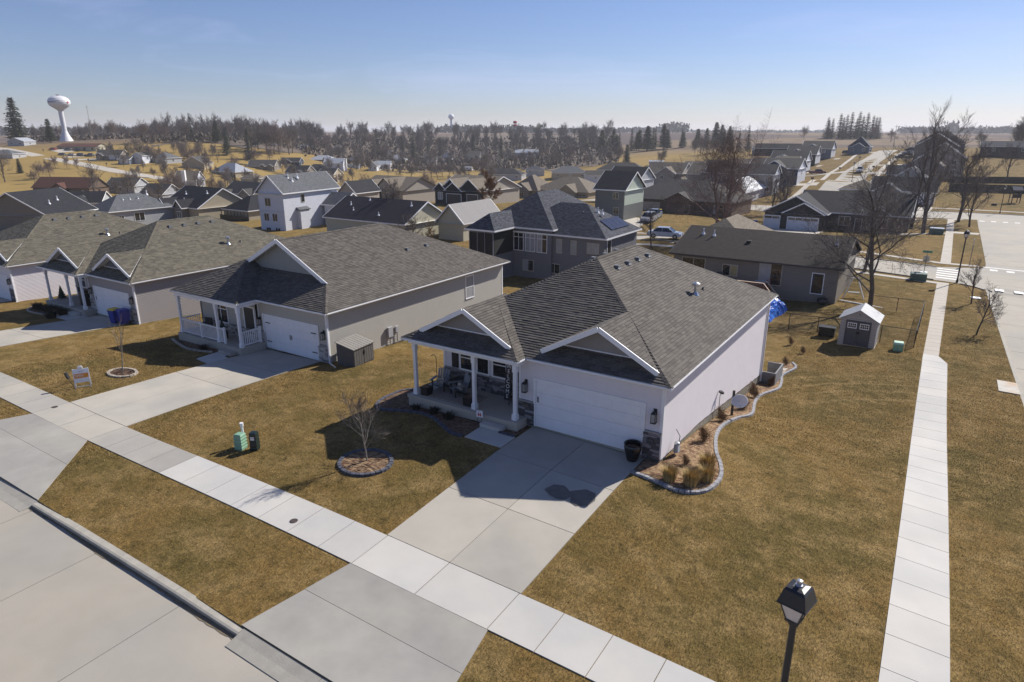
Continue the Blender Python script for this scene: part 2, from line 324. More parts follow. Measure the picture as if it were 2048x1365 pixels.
# front pavement and driveways, every slab its own
fw = setting('front_sidewalk')
def walk_x(x0, x1, n_, mt, y0=-10.85, y1=-9.2, par=None, off=.03):
    for i in range(n_):
        a = x0+(x1-x0)*i/n_; b_ = x0+(x1-x0)*(i+1)/n_; slab(par or fw, [(a, y0), (b_, y0), (b_, y1), (a, y1)], off, mt)
walk_x(-40, -23.8, 10, conc); walk_x(-23.8, -18.6, 2, conc); walk_x(-18.6, -13.1, 4, conc); walk_x(-13.1, -2.55, 7, conc_new); walk_x(-2.55, 2.55, 2, conc_new); walk_x(2.55, 11.4, 6, conc_new); walk_x(11.4, 13.1, 1, conc_new)
conc_ap = mat('apron_concrete', (.345, .325, .285), .88, .1, .9, bump=.2, bscale=50, tone=.05, c2=(.29, .275, .25), obj=False)
def driveway(x0, x1, yt, apL, apR, mt, dz=0, top=None):
    d = setting('driveway'); xm = (x0+x1)/2; ys_ = [yt, yt-2.9, yt-5.9, -9.2]
    for j in range(3):
        a0, a1 = (x0 if j else x0+.0), xm
        slab(d, [(x0, ys_[j+1]), (xm, ys_[j+1]), (xm, ys_[j]), (x0, ys_[j])], .035, mt); slab(d, [(xm, ys_[j+1]), (x1, ys_[j+1]), (x1, ys_[j]), (xm, ys_[j])], .035, mt)
    ym = -12.4; f = (-10.85-ym)/(-10.85-KY)
    L1 = x0+(apL-x0)*f; R1 = x1+(apR-x1)*f
    slab(d, [(L1, ym), (R1, ym), (x1, -10.85), (x0, -10.85)], .025, conc_ap, tone=.3)
    slab(d, [(apL, KY+.02), (apR, KY+.02), (R1, ym), (L1, ym)], .02, conc_ap, tone=.7)
    return d
driveway(-2.6, 2.6, -.02, -3.2, 3.25, conc)
driveway(-23.75, -18.6, 2.2, -25.1, -15.0, conc)
driveway(-43.0, -37.85, 1.5, -44, -36.5, conc)
driveway(-60.8, -55.6, .6, -61.5, -55, conc)
pw = setting('front_path')
slab(pw, [(-4.5, -2.45), (-2.62, -2.45), (-2.62, -1.35), (-4.5, -1.35)], .035, conc_new); slab(pw, [(-4.5, -1.35), (-3.42, -1.35), (-3.42, -.9), (-4.5, -.9)], .036, conc_new)
slab(pw, [(-25.2, -1.55), (-23.77, -1.75), (-23.77, -.35), (-24.2, -.3)], .035, conc_new); slab(pw, [(-25.2, -1.55), (-24.2, -.3), (-24.6, .3), (-25.5, .1)], .036, conc_new)
slab(pw, [(-45.2, -.7), (-43.02, -.7), (-43.02, .8), (-45.2, .8)], .035, conc_new)
# east pavement going back along the side street
ew = setting('side_sidewalk')
def walk_y(y0, y1, st_, xa, xb, mt, par, off=.03):
    n_ = max(1, round((y1-y0)/st_))
    for i in range(n_):
        a = y0+(y1-y0)*i/n_; b_ = y0+(y1-y0)*(i+1)/n_; slab(par, [(xa(a), a), (xb(a), a), (xb(b_), b_), (xa(b_), b_)], off, mt)
lx = lambda y: float(np.interp(y, [-9, 28, 60], [11.58, 11.28, 11.36])); rx = lambda y: float(np.interp(y, [-9, 27, 28.6], [13.12, 12.72, 12.2]))
walk_y(-9.2, 27, 1.45, lx, lambda y: float(np.interp(y, [-9, 27], [13.12, 12.72])), conc_new, ew)
slab(ew, [(11.28, 27), (12.72, 27), (12.16, 28.7), (11.28, 28.7)], .03, conc_new)
walk_y(28.7, 59.5, 1.25, lx, lambda y: float(np.interp(y, [28, 60], [12.2, 12.45])), conc_far, ew, .028)
walk_y(72.3, 132.4, 1.5, lambda y: 11.33, lambda y: 12.45, conc_far, ew, .04)
mb = MB(); strip(mb, [(12.4, 107.9), (15.9, 107.5)], (1.4, 1.4), .035); strip(mb, [(11.33, 131), (13.5, 132.8)], (.8, .8), .035); mb.obj('crossing_slab', conc_far, ew)
# streets
def sheet(name, mt, pts_rows, offf, m2=None):
    mb = MB()
    for r0, r1 in zip(pts_rows, pts_rows[1:]):
        for i in range(len(r0)-1):
            P = [r0[i], r0[i+1], r1[i+1], r1[i]]; mb.poly([(x, y, h(x, y)+offf(x, y)) for x, y in P])
    o = mb.obj(name, mt); tag(o, kind='structure'); return o
rows = []
for y in list(np.arange(-16.5, 58, 2.))+[58, 59, 60]+list(np.arange(61, 146, 2.5)):
    k = float(kx(y)); rows.append([(k+v, y) for v in (.12, 1.5, 4, 7, 11)])
rs = sheet('side_street', conc_st, rows, lambda x, y: -.13 if y <= 57.9 else (-.05 if y < 59.5 else .035))
rowsj = []
mbj = MB()
for y in np.arange(-12, 130, 4.6):
    k = float(kx(y)); mbj.poly([(k+.3, y, h(k, y)+(-.126 if y < 57.9 else .039)), (k+11, y, h(k+11, y)+(-.126 if y < 57.9 else .039)), (k+11, y+.035, h(k+11, y)+(-.126 if y < 57.9 else .039)), (k+.3, y+.035, h(k, y)+(-.126 if y < 57.9 else .039))])
mbj.obj('joint_line', jointm, rs)
kb2 = setting('kerb'); y = -12.
while y < 57:
    mb = MB(); y2 = y+3.04; a = [(float(kx(y))+d_, y, h(float(kx(y)), y)+z_) for d_, z_ in ((-.06, -.3), (-.06, .01), (.14, .01), (.17, -.3))]; b_ = [(float(kx(y2))+d_, y2, h(float(kx(y2)), y2)+z_) for d_, z_ in ((-.06, -.3), (-.06, .01), (.14, .01), (.17, -.3))]
    for i in range(3): mb.poly([a[i], a[i+1], b_[i+1], b_[i]])
    mb.obj('kerb_stone', kerbm, kb2); y += 3.05
def sidestreet_y(x): return 61.9+max(0, 3.-x)*.1-(max(0, x-3)*.18 if x < 13 else 1.8)
rows = []
XS = list(np.arange(-62, 3, 4.))+[3, 7, 11, 13, 14.5, 16.2]
lo = [(x, {13: 60.2, 14.5: 59.2, 16.2: 57.9}.get(x, sidestreet_y(x))) for x in XS]; hi = [(x, {13: 70.4, 14.5: 71.2, 16.2: 72.8}.get(x, 69.7+max(0, 3.-x)*.1-(.5 if x > 8 else 0))) for x in XS]
cs = sheet('cross_street', conc_st, [lo]+[[(a[0], a[1]+(b_[1]-a[1])*f) for a, b_ in zip(lo, hi)] for f in (.25, .5, .75)]+[hi], lambda x, y: .03)
mb = MB(); strip(mb, [(x, y) for x, y in lo[:-3]], (.07, .07), .12, th=.15); strip(mb, [(x, y) for x, y in hi[:-3]], (.07, .07), .12, th=.15); strip(mb, [(13.4, 59.9), (14.6, 59.2), (15.5, 58)], (.07, .07), .1, th=.15); mb.obj('kerb_line', kerbm, cs)
c2 = sheet('second_cross_street', conc_st, [[(x, y) for x in np.arange(-70, 75, 5.)] for y in (133, 136, 139, 142, 145)], lambda x, y: .04)
mb = MB(); strip(mb, [(x, 145.1) for x in (-12, 10, 74)], (.08, .08), .14, th=.15); mb.obj('kerb_line', kerbm, c2)
fr = MB(); strip(fr, [(-14.9, 144), (-15, 178), (-17, 222), (-18.5, 285), (-19, 345), (-17.8, 366)], (4.2, 4.2), .05, step=6); tag(fr.obj('hill_street', conc_st), kind='structure')
fr = MB(); strip(fr, [(-520, 150), (-476, 159.5), (-443, 161), (-408, 160.5), (-377, 156), (-350, 152.5), (-330, 152), (-290, 158)], (3.8, 3.8), .06, step=6); tag(fr.obj('west_road', conc_far), kind='structure')
sw = MB()
strip(sw, [(-23, 150), (-23.5, 190), (-26, 240), (-27.5, 284), (-29.6, 331), (-30.6, 386)], (.7, .7), .05); strip(sw, [(-10.4, 150), (-10.1, 229), (-10.8, 300), (-11.5, 350)], (.7, .7), .05)
strip(sw, [(-40, 77.5), (-1, 75.5), (5, 74), (11.4, 72.5), (15.3, 73)], (.55, .55), .04); strip(sw, [(-40, 61.8), (2.7, 60.2), (11.4, 58.9)], (.5, .5), .04)
strip(sw, [(-12, 151), (10, 151), (70, 151)], (.6, .6), .04); strip(sw, [(-15, 127), (2, 128), (9, 130)], (.5, .5), .04)
tag(sw.obj('far_sidewalk', conc_far), kind='structure')
dv = MB()
def quad(pts, off=.045): drape(dv, pts, off, .05)
quad([(2.3, 134), (7.8, 134), (8.2, 152.5), (2.6, 150.5)]); quad([(-16.5, 100.8), (-6, 100.8), (-6.5, 88), (-16.5, 88)]); quad([(-16.5, 88), (-6.5, 88), (-8, 71), (-16, 71)]); quad([(5.2, 101), (12, 105.5), (12, 106.8), (4.5, 102.4)])
quad([(-48, 97), (-36, 97), (-30, 76), (-37, 76)]); quad([(-19.5, 63), (-15, 63), (-15, 70), (-19.5, 70)])
for yv, x2_ in ((183, -30), (238, -36), (262, -38), (290, -39), (322, -37), (348, -35)): quad([(x2_, yv), (x2_, yv+5.5), (-21, yv+5.5), (-21, yv)], .06)
for yv in (172, 205, 232, 262, 296, 330): quad([(-13.4, yv), (-13.4, yv+5), (-4, yv+5), (-4, yv)], .06)
quad([(-452, 176), (-440, 176), (-440, 185), (-452, 185)], .06); quad([(-430, 170), (-415, 168), (-415, 178), (-430, 180)], .06); quad([(-405, 167), (-395, 165), (-385, 172), (-398, 176)], .06)
quad([(3.5, 18.2), (4.1, 18.2), (4.1, 20.8), (3.3, 20.8)], .04)
tag(dv.obj('far_driveways', conc_far), kind='structure')
# painted markings
pm = setting('road_marking')
def mark(pts, off, name='stripe'):
    mb = MB(); mb.poly([(x, y, h(x, y)+off) for x, y in pts]); return mb.obj(name, paintw, pm)
for yv in (62.0, 63.5, 65.0, 66.5, 68.0): mark([(11.15, yv), (13.2, yv-.1), (13.2, yv+.45), (11.15, yv+.55)], .038)
mark([(9.55, 62.5), (10.25, 62.4), (10.3, 65.1), (9.6, 65.2)], .038, 'stop_bar')
for x in (16.3, 17.9, 19.6, 21.3): mark([(x, 70.7), (x+.75, 70.7), (x+.75, 71.6), (x, 71.6)], .042); mark([(x+.1, 58.2), (x+.85, 58.2), (x+.85, 59.4), (x+.1, 59.4)], .042 if False else .05)
mark([(15.6, 72.6), (26, 72.6), (26, 73.0), (15.6, 73.0)], .042, 'stop_bar')
for x in (16.4, 18.2, 20, 21.8, 23.6): mark([(x, 130.6), (x+.8, 130.6), (x+.8, 131.6), (x, 131.6)], .045)
# storm inlet slab by the side street, manhole covers, damp patch on the driveway
pd = setting('inlet_slab'); slab(pd, [(15.3, 22.9), (16.35, 22.9), (16.3, 25.2), (15.3, 25.2)], .05, mat('inlet_concrete', (.50, .47, .41), .9, .12, 3, c2=(.50, .36, .24), obj=False))
for i, (x, y, r_, z_) in enumerate([(-5.85, -10.3, .14, .034), (-23.7, -9.9, .14, .034)]):
    mb = MB(); mb.lathe((x, y, h(x, y)+z_-.01), [(r_, 0), (r_, .014), (r_*.85, .02), (.0001, .02)], 16)
    tag(mb.obj('access_cover', mat('cast_iron', (.06, .045, .04), .7, .3, 20)), ['small round iron cover in the pale front sidewalk west of the bare tree ring', 'small round iron cover in the sidewalk near the left lawn sign'][i], 'access cover')
mb = MB(); P = [(.45, -4.2), (.6, -3.75), (.95, -3.62), (1.15, -3.72), (1.3, -3.85), (1.42, -3.7), (1.75, -3.4), (2.15, -3.45), (2.33, -3.85), (2.25, -4.3), (1.9, -4.52), (1.62, -4.4), (1.5, -4.15), (1.4, -4.4), (1.1, -4.5), (.8, -4.42)]
mb.poly([(x, y, h(x, y)+.040) for x, y in P]); tag(mb.obj('damp_patch', mat('damp_concrete', (.12, .112, .10), .5, .25, 4, obj=False)), 'dark damp patch on the driveway in front of the garage door', 'stain', kind='structure')
mb = MB()                                                      # silt line along the near kerb
xs_ = np.arange(-14.9, -3.0, .16); pr = [random.uniform(.0, .05)+.06+.05*math.sin(x*1.1) for x in xs_]
for i in range(len(xs_)-1):
    a, b_ = xs_[i], xs_[i+1]; mb.poly([(a, KY-.2, h(a, KY)-.14), (a, KY-.25-pr[i], h(a, KY)-.14), (b_, KY-.25-pr[i+1], h(b_, KY)-.14), (b_, KY-.2, h(b_, KY)-.14)])
tag(mb.obj('gutter_silt', mat('silt', (.235, .18, .11), 1, .25, 3, obj=False)), kind='stuff')
# ---------------------------------------------------------------- houses: shared building blocks
K = .528
def clip(poly, a, lim, keep_ge):
    out_ = []
    for i in range(len(poly)):
        p, q_ = poly[i], poly[(i+1) % len(poly)]; dp, dq = p[a]-lim, q_[a]-lim
        if not keep_ge: dp, dq = -dp, -dq
        if dp >= 0: out_.append(p)
        if (dp > 0 > dq) or (dp < 0 < dq):
            t = dp/(dp-dq); out_.append((p[0]+(q_[0]-p[0])*t, p[1]+(q_[1]-p[1])*t))
    return out_
def courses(mb, pts, e, t, tab=None, m=0, nrm=None):
    """lay real overlapping courses (lap siding, shingles) over a flat convex polygon"""
    P = [Vector(p) for p in pts]; n_ = (P[1]-P[0]).cross(P[2]-P[0]).normalized()
    if nrm and n_.dot(Vector(nrm)) < 0: n_ = -n_
    up = Vector((0, 0, 1)); v = (up-n_*n_.dot(up)).normalized(); u = v.cross(n_); o = n_*n_.dot(P[0])
    Q = [((p-o).dot(u), (p-o).dot(v)) for p in P]; v0 = min(q_[1] for q_ in Q); v1 = max(q_[1] for q_ in Q)
    w3 = lambda a, b_, off: o+u*a+v*b_+n_*off
    k = 0; y = math.floor(v0/e)*e
    while y < v1-1e-4:
        B = clip(clip(Q, 1, y, True), 1, min(y+e, v1), False)
        if len(B) >= 3:
            cells = [B]
            if tab:
                cells = []; u0 = min(p[0] for p in B); u1 = max(p[0] for p in B); x = u0-random.uniform(0, tab)
                while x < u1:
                    wv = tab*random.choice((.5, .75, 1, 1, 1.3)); c_ = clip(clip(B, 0, max(x, u0), True), 0, min(x+wv, u1), False)
                    if len(c_) >= 3: cells.append(c_)
                    x += wv
            for c_ in cells:
                tt = t*(random.uniform(.7, 1.25) if tab else 1); tn = random.random() if tab else .5+.25*(k % 2-.5)
                f = lambda p: tt*(1-(p[1]-y)/e)
                mb.poly([w3(p[0], p[1], f(p)+.002) for p in c_], m, [(p[0], p[1]) for p in c_], tn)
                low = [p for p in c_ if abs(p[1]-y) < 1e-5]
                if len(low) >= 2:
                    a, b_ = min(low), max(low); mb.poly([w3(a[0], a[1], 0), w3(b_[0], b_[1], 0), w3(b_[0], b_[1], tt+.002), w3(a[0], a[1], tt+.002)], m, tone=tn*.4)  # butt faces toned darker: shadow line under each course painted into the tone
        y += e; k += 1
def uvpoly(mb, pts, m=0):
    P = [Vector(p) for p in pts]; n_ = (P[1]-P[0]).cross(P[2]-P[0]).normalized(); up = Vector((0, 0, 1)); v = up-n_*n_.dot(up)
    v = v.normalized() if v.length > 1e-3 else Vector((0, 1, 0)); u = v.cross(n_); mb.poly(pts, m, [(p.dot(u)+50, p.dot(v)+50) for p in P])
def planes(x0, x1, y0, y1, z, rise, kind, mf=None, mbk=None):
    """eave rectangle -> (roof polygons, ridge ends, gable triangles)"""
    xm, ym, zt = (x0+x1)/2, (y0+y1)/2, z+rise
    if kind == 'gy':
        return [[(x1, y0, z), (x1, y1, z), (xm, y1, zt), (xm, y0, zt)], [(x0, y1, z), (x0, y0, z), (xm, y0, zt), (xm, y1, zt)]], ('y', xm)
    if kind == 'gx':
        return [[(x0, y0, z), (x1, y0, z), (x1, ym, zt), (x0, ym, zt)], [(x1, y1, z), (x0, y1, z), (x0, ym, zt), (x1, ym, zt)]], ('x', ym)
    w, d = x1-x0, y1-y0
    if d >= w or mf:
        mf = mf or w/2; mbk = mbk or w/2; A = (xm, y0+mf, zt); B = (xm, y1-mbk, zt)
        return [[(x0, y0, z), (x1, y0, z), A], [(x1, y0, z), (x1, y1, z), B, A], [(x1, y1, z), (x0, y1, z), B], [(x0, y1, z), (x0, y0, z), A, B]], None
    A = (x0+d/2, ym, zt); B = (x1-d/2, ym, zt)
    return [[(x0, y0, z), (x1, y0, z), B, A], [(x1, y0, z), (x1, y1, z), B], [(x1, y1, z), (x0, y1, z), A, B], [(x0, y1, z), (x0, y0, z), A]], None
def block(P, b_, zb, wm, rm, tm, near=False, gm=None, ov=.4):
    """one volume of a house; b_=(x0,x1,y0,y1,eave z,rise,kind). Parts: wall, roof, fascia"""
    x0, x1, y0, y1, z, rise, kind = b_[:7]; pl, g_ = planes(x0, x1, y0, y1, z, rise, kind, *b_[7:9])
    wx0, wx1, wy0, wy1 = x0+ov, x1-ov, y0+ov, y1-ov
    mb = MB()
    for a, c in (((wx0, wy0), (wx1, wy0)), ((wx1, wy0), (wx1, wy1)), ((wx1, wy1), (wx0, wy1)), ((wx0, wy1), (wx0, wy0))):
        uvpoly(mb, [(a[0], a[1], zb), (c[0], c[1], zb), (c[0], c[1], z-.04), (a[0], a[1], z-.04)])
    sl_ = rise/((x1-x0)/2) if kind == 'gy' else rise/((y1-y0)/2)
    if kind == 'gy':
        xm = (x0+x1)/2; zt = z+rise-.1
        for yy_ in (wy0, wy1): uvpoly(mb, [(wx0, yy_, z-.04), (wx1, yy_, z-.04), (wx1, yy_, z+ov*sl_-.1), (xm, yy_, zt), (wx0, yy_, z+ov*sl_-.1)])
    if kind == 'gx':
        ym = (y0+y1)/2; zt = z+rise-.1
        for xx in (wx1, wx0): uvpoly(mb, [(xx, wy0, z-.04), (xx, wy1, z-.04), (xx, wy1, z+ov*sl_-.1), (xx, ym, zt), (xx, wy0, z+ov*sl_-.1)])
    mb.obj('wall', wm, P)
    mb = MB()
    for p in pl: uvpoly(mb, p)
    mb.obj('roof', rm, P)
    mb = MB(); fh = .16
    def eave(a, c):
        d = (Vector(c)-Vector(a)).normalized(); nn = Vector((d.y, -d.x, 0))*.05; a = Vector(a); c = Vector(c)
        mb.hexa([a+nn+Vector((0, 0, -fh)), c+nn+Vector((0, 0, -fh)), c-nn+Vector((0, 0, -fh)), a-nn+Vector((0, 0, -fh)), a+nn+Vector((0, 0, .02)), c+nn+Vector((0, 0, .02)), c-nn+Vector((0, 0, -.005)), a-nn+Vector((0, 0, -.005))])
    def rake(a, c):
        a = Vector(a); c = Vector(c); mb.bar(a-Vector((0, 0, .09)), c-Vector((0, 0, .09)), .06, .19)
    if kind in ('hip', 'gx'): eave((x0, y0, z), (x1, y0, z)); eave((x1, y1, z), (x0, y1, z))
    if kind in ('hip', 'gy'): eave((x1, y0, z), (x1, y1, z)); eave((x0, y1, z), (x0, y0, z))
    if kind == 'gy':
        for yy_ in (y0, y1): rake((x0, yy_, z), ((x0+x1)/2, yy_, z+rise)); rake((x1, yy_, z), ((x0+x1)/2, yy_, z+rise))
    if kind == 'gx':
        for xx in (x0, x1): rake((xx, y0, z), (xx, (y0+y1)/2, z+rise)); rake((xx, y1, z), (xx, (y0+y1)/2, z+rise))
    mb.poly([(x0+.03, y0+.03, z-.13), (x0+.03, y1-.03, z-.13), (x1-.03, y1-.03, z-.13), (x1-.03, y0+.03, z-.13)])
    mb.obj('fascia', tm, P)
def frame_on(face, c, z, w, hh, off=.0):
    """local frame of an opening: face 'F' looks to -y, 'R' looks to +x, 'L' to -x"""
    if face == 'F': return lambda a, n_, v: (c[0]+a, c[1]-n_-off, z+v)
    if face == 'R': return lambda a, n_, v: (c[0]+n_+off, c[1]+a, z+v)
    return lambda a, n_, v: (c[0]-n_-off, c[1]-a, z+v)
def fbox(mb, f, a0, a1, n0, n1, v0, v1, m=0, tone=.5):
    mb.hexa([f(a0, n1, v0), f(a1, n1, v0), f(a1, n0, v0), f(a0, n0, v0), f(a0, n1, v1), f(a1, n1, v1), f(a1, n0, v1), f(a0, n0, v1)], m, tone)
def window(P, face, c, z, w, hh, tm=None, lights=2, gl=None, name='window', trans=False):
    """z = bottom of the opening; frame, sashes proud of the wall, panes set back; z, c in house coordinates"""
    f = frame_on(face, c, z, w, hh); mb = MB(); t = .07; d = .05
    fbox(mb, f, -w/2-t, w/2+t, -.02, d, hh, hh+t); fbox(mb, f, -w/2-t, w/2+t, -.02, d+.02, -t, 0); fbox(mb, f, -w/2-t, -w/2, -.02, d, 0, hh); fbox(mb, f, w/2, w/2+t, -.02, d, 0, hh)
    lights, horiz = (abs(lights), lights < 0)
    for i in range(1, lights):
        if horiz: fbox(mb, f, -w/2, w/2, -.01, d-.01, hh*i/lights-.025, hh*i/lights+.025)
        else: a = -w/2+w*i/lights; fbox(mb, f, a-.03, a+.03, -.01, d-.01, 0, hh)
    if trans: fbox(mb, f, -w/2, w/2, -.01, d-.012, hh*.76-.03, hh*.76+.03)
    o = mb.obj(name, tm or white, P)
    for i in range(lights):
        mb = MB()
        if horiz: A = [(-w/2, hh*i/lights), (w/2, hh*(i+1)/lights)]
        else: A = [(-w/2+w*i/lights, 0), (-w/2+w*(i+1)/lights, hh)]
        (a0, v0), (a1, v1) = A; mb.poly([f(a0, .026, v0), f(a1, .026, v0), f(a1, .026, v1), f(a0, .026, v1)]); g2 = gl[i % len(gl)] if isinstance(gl, list) else (gl or glass); mb.obj('pane', g2, o)
    return o
def garage(P, c, z, w, hh, rows=4, cols=4, mt=None, tm=None, lites=False, panels=True, face='F'):
    f = frame_on(face, c, z, w, hh); mt = mt or whiteish; mb = MB()
    fbox(mb, f, -w/2, w/2, -.05, .0, 0, hh)
    for s in (-1, 1): fbox(mb, f, min(s*w/2, s*(w/2+.11)), max(s*w/2, s*(w/2+.11)), -.05, .06, 0, hh+.11)
    fbox(mb, f, -w/2, w/2, -.05, .06, hh, hh+.11); o = mb.obj('garage_door', [tm or white], P)
    for i in range(rows):
        mb = MB(); r0 = hh*i/rows; r1 = hh*(i+1)/rows; fbox(mb, f, -w/2+.01, w/2-.01, .0, .02, r0+.006, r1-.006); sec = mb.obj('section', mt, o)
        for j in range(cols):
            if not panels and not (lites and i == rows-1): continue
            a0 = -w/2+w*j/cols+.06; a1 = -w/2+w*(j+1)/cols-.06; mb = MB()
            if lites and i == rows-1: fbox(mb, f, a0, a1, .02, .026, r0+.1, r1-.1); mb.obj('pane', glass, o)
            else:
                v0, v1 = r0+.1, r1-.08
                mb = MB(); fbox(mb, f, a0+.04, a1-.04, .02, .036, v0+.03, v1-.03); mb.obj('panel', mt, o)
    return o
def door(P, face, c, z, w=.95, hh=2.1, mt=None, tm=None, name='door'):
    f = frame_on(face, c, z, w, hh); mb = MB()
    for a0, a1, v0, v1 in ((-w/2-.09, -w/2, 0, hh+.09), (w/2, w/2+.09, 0, hh+.09), (-w/2, w/2, hh, hh+.09)): fbox(mb, f, a0, a1, -.02, .05, v0, v1)
    fr_ = mb.obj('door_frame', tm or white, P); mb = MB(); fbox(mb, f, -w/2, w/2, -.02, .03, 0, hh); mb.obj(name, mt or dark, fr_); return fr_
def pipe(P, x, y, z, s=1, kind=0):
    mb = MB()
    if kind == 0:   # white plumbing vent with flashing
        mb.lathe((x, y, z-.05), [(.17*s, 0), (.13*s, .1*s), (.055*s, .2*s), (.055*s, .5*s), (.0001, .5*s)], 8); return mb.obj('vent_pipe', white, P)
    if kind == 1:   # low box vent
        mb.cbox((x, y, z-.06), .34, .34, .05, rz=0); mb.cbox((x, y, z-.04), .24, .26, .17, m=1, tx=.92, ty=.9); return mb.obj('roof_vent', [alu, grey], P)
    mb.lathe((x, y, z-.06), [(.2, 0), (.12, .14), (.09, .2), (.09, .5), (.2, .52), (.2, .62), (.02, .7)], 10); return mb.obj('flue', alu, P)
def house(label, Rc, ze, zb, yaw, blocks, wm, rm, tm=white, feats=(), ov=.4, cat='house', group=None, name='house'):
    """Rc = front right eave corner (x,y); block/feature coordinates are relative to it"""
    P = empty(name, (Rc[0], Rc[1], zb), R(yaw), label, cat, group); hz = ze-zb
    for i, b_ in enumerate(blocks):
        w_ = b_[-1] if isinstance(b_[-1], bpy.types.Material) else wm; b2 = tuple(v for v in b_ if not isinstance(v, bpy.types.Material))
        b2 = b2[:4]+(b2[4]+hz,)+b2[5:]; block(P, b2, -1.2, w_, rm, tm, ov=ov)
    for f in feats:
        k = f[0]
        if k == 'w': window(P, f[1], (f[2], f[3]), f[4]+hz, f[5], f[6], f[7] if len(f) > 7 and f[7] else tm, f[8] if len(f) > 8 else 2, f[9] if len(f) > 9 else None)
        if k == 'wt': window(P, f[1], (f[2], f[3]), f[4]+hz, f[5], f[6], tm, 2, f[7] if len(f) > 7 else None, trans=True)
        if k == 'g': garage(P, (f[1], f[2]), f[3]+hz, f[4], f[5], rows=4, cols=f[6] if len(f) > 6 else 4, mt=f[7] if len(f) > 7 else None, tm=tm, lites=f[8] if len(f) > 8 else False, panels=False)
        if k == 'd': door(P, f[1], (f[2], f[3]), f[4]+hz, f[5] if len(f) > 5 else .95, f[6] if len(f) > 6 else 2.1, f[7] if len(f) > 7 else None, tm)
        if k == 'p': pipe(P, f[1], f[2], f[3]+hz, f[4] if len(f) > 4 else 1, f[5] if len(f) > 5 else 0)
        if k == 'c': mb = MB(); mb.box(f[1]-f[4]/2, f[2]-f[5]/2, f[6] if len(f) > 6 else 0, f[1]+f[4]/2, f[2]+f[5]/2, f[3]+hz); mb.box(f[1]-f[4]/2-.08, f[2]-f[5]/2-.08, f[3]+hz, f[1]+f[4]/2+.08, f[2]+f[5]/2+.08, f[3]+hz+.15); mb.obj('chimney', f[7] if len(f) > 7 else white, P)
        if k == 'b': mb = MB(); mb.box(f[1], f[3], f[5]+hz, f[2], f[4], f[6]+hz); mb.obj(f[7], f[8], P)
    return P
# ---------------------------------------------------------------- the near houses
sh_brown = mat('brown_grey_shingles', (.106, .093, .08), .95, .1, 1.3, tone=.27, bump=.3, bscale=40)
sh_olive = mat('olive_grey_shingles', (.135, .12, .09), .95, .1, 1.3, tone=.27, bump=.3, bscale=40)
stone_m = mat('ledge_stone', (.155, .15, .16), .9, .3, 7, tone=.75, bump=.5, bscale=25)
stone_d = mat('dark_mortar', (.04, .04, .042), 1, .2, 8)  # dark mortar backing seen between the veneer stones
stone_l = mat('pale_ledge_stone', (.33, .315, .30), .9, .25, 7, tone=.5, bump=.4, bscale=25)
STM = {}
def stones(P, face, c, a0, a1, v0, v1, mt=stone_m, hmin=.055, hmax=.15):
    f = frame_on(face, c, 0, 1, 1); mb = MB(); fbox(mb, f, a0, a1, -.02, .015, v0, v1); back = mb.obj('stone_veneer', stone_d, P)
    rz = {'F': 0, 'R': math.pi/2, 'L': -math.pi/2}[face]
    v = v0
    while v < v1-.03:
        hh = min(random.uniform(hmin, hmax), v1-v); a = a0
        while a < a1-.03:
            w = min(random.uniform(.14, .42), a1-a)
            if a1-a-w < .1: w = a1-a
            k = (mt.name, random.randrange(7))
            if k not in STM:
                m_ = MB(); t = random.random()**1.4; j = lambda: random.uniform(-.04, .04); d_ = .5
                m_.hexa([(-.5, -1+j()*3, -.5), (.5, -1+j()*3, -.5+j()), (.5, 0, -.5), (-.5, 0, -.5), (-.5, -1+j()*4, .5), (.5, -1+j()*4, .5+j()), (.5, 0, .5), (-.5, 0, .5)], tone=t); o_ = m_.obj('stone', mt); STM[k] = o_.data; bpy.data.objects.remove(o_)
            o = bpy.data.objects.new('stone', STM[k]); p = f(a+w/2, .0, v+hh/2); o.location = p; o.scale = (w-.012, random.uniform(.035, .065), hh-.01); o.rotation_euler = (0, 0, rz); link(o, back); a += w
        v += hh
def gut(P, pts, name='gutter', mt=None):
    mb = MB()
    for a, b_ in zip(pts, pts[1:]):
        a = Vector(a); b_ = Vector(b_); d = (b_-a).normalized(); nn = Vector((d.y, -d.x, 0)); z = Vector((0, 0, 1))
        prof = [(0, .0), (.11, .0), (.12, -.05), (.06, -.12), (0, -.12)]; a = a-nn*.05; b_ = b_-nn*.05
        A = [a+nn*(x-.04)+z*(y-.01) for x, y in prof]; B = [b_+nn*(x-.04)+z*(y-.01) for x, y in prof]
        for i in (1, 2, 3): mb.poly([A[i], A[i+1], B[i+1], B[i]])
        mb.poly([A[1], B[1], B[1]-nn*.012, A[1]-nn*.012]); mb.poly([A[0]-z*.06, A[1]-z*.06, B[1]-z*.06, B[0]-z*.06], tone=.2); mb.poly(A); mb.poly(B[::-1])
    return mb.obj(name, mt or white, P)
def downspout(P, pts, r=.045):
    mb = MB()
    for a, b_ in zip(pts, pts[1:]): mb.bar(a, b_, .085, .065)
    return mb.obj('downspout', white, P)
def lantern(P, x, y, z):
    mb = MB(); mb.box(x-.07, y-.03, z+.28, x+.07, y, z+.56); mb.bar((x, y-.02, z+.46), (x, y-.16, z+.46), .03)
    mb.cbox((x, y-.16, z+.4), .2, .2, .1, tx=.3, ty=.3); mb.cbox((x, y-.16, z-.0), .2, .2, .03)
    for a in (-1, 1):
        for b_ in (-1, 1): mb.bar((x+a*.085, y-.16+b_*.085, z), (x+a*.085, y-.16+b_*.085, z+.4), .018)
    o = mb.obj('wall_lantern', black, P); mb = MB(); mb.cbox((x, y-.16, z+.04), .15, .15, .33); mb.obj('lantern_glass', mat('lantern_glass', (.32, .32, .31), .1, .1, 3), o)
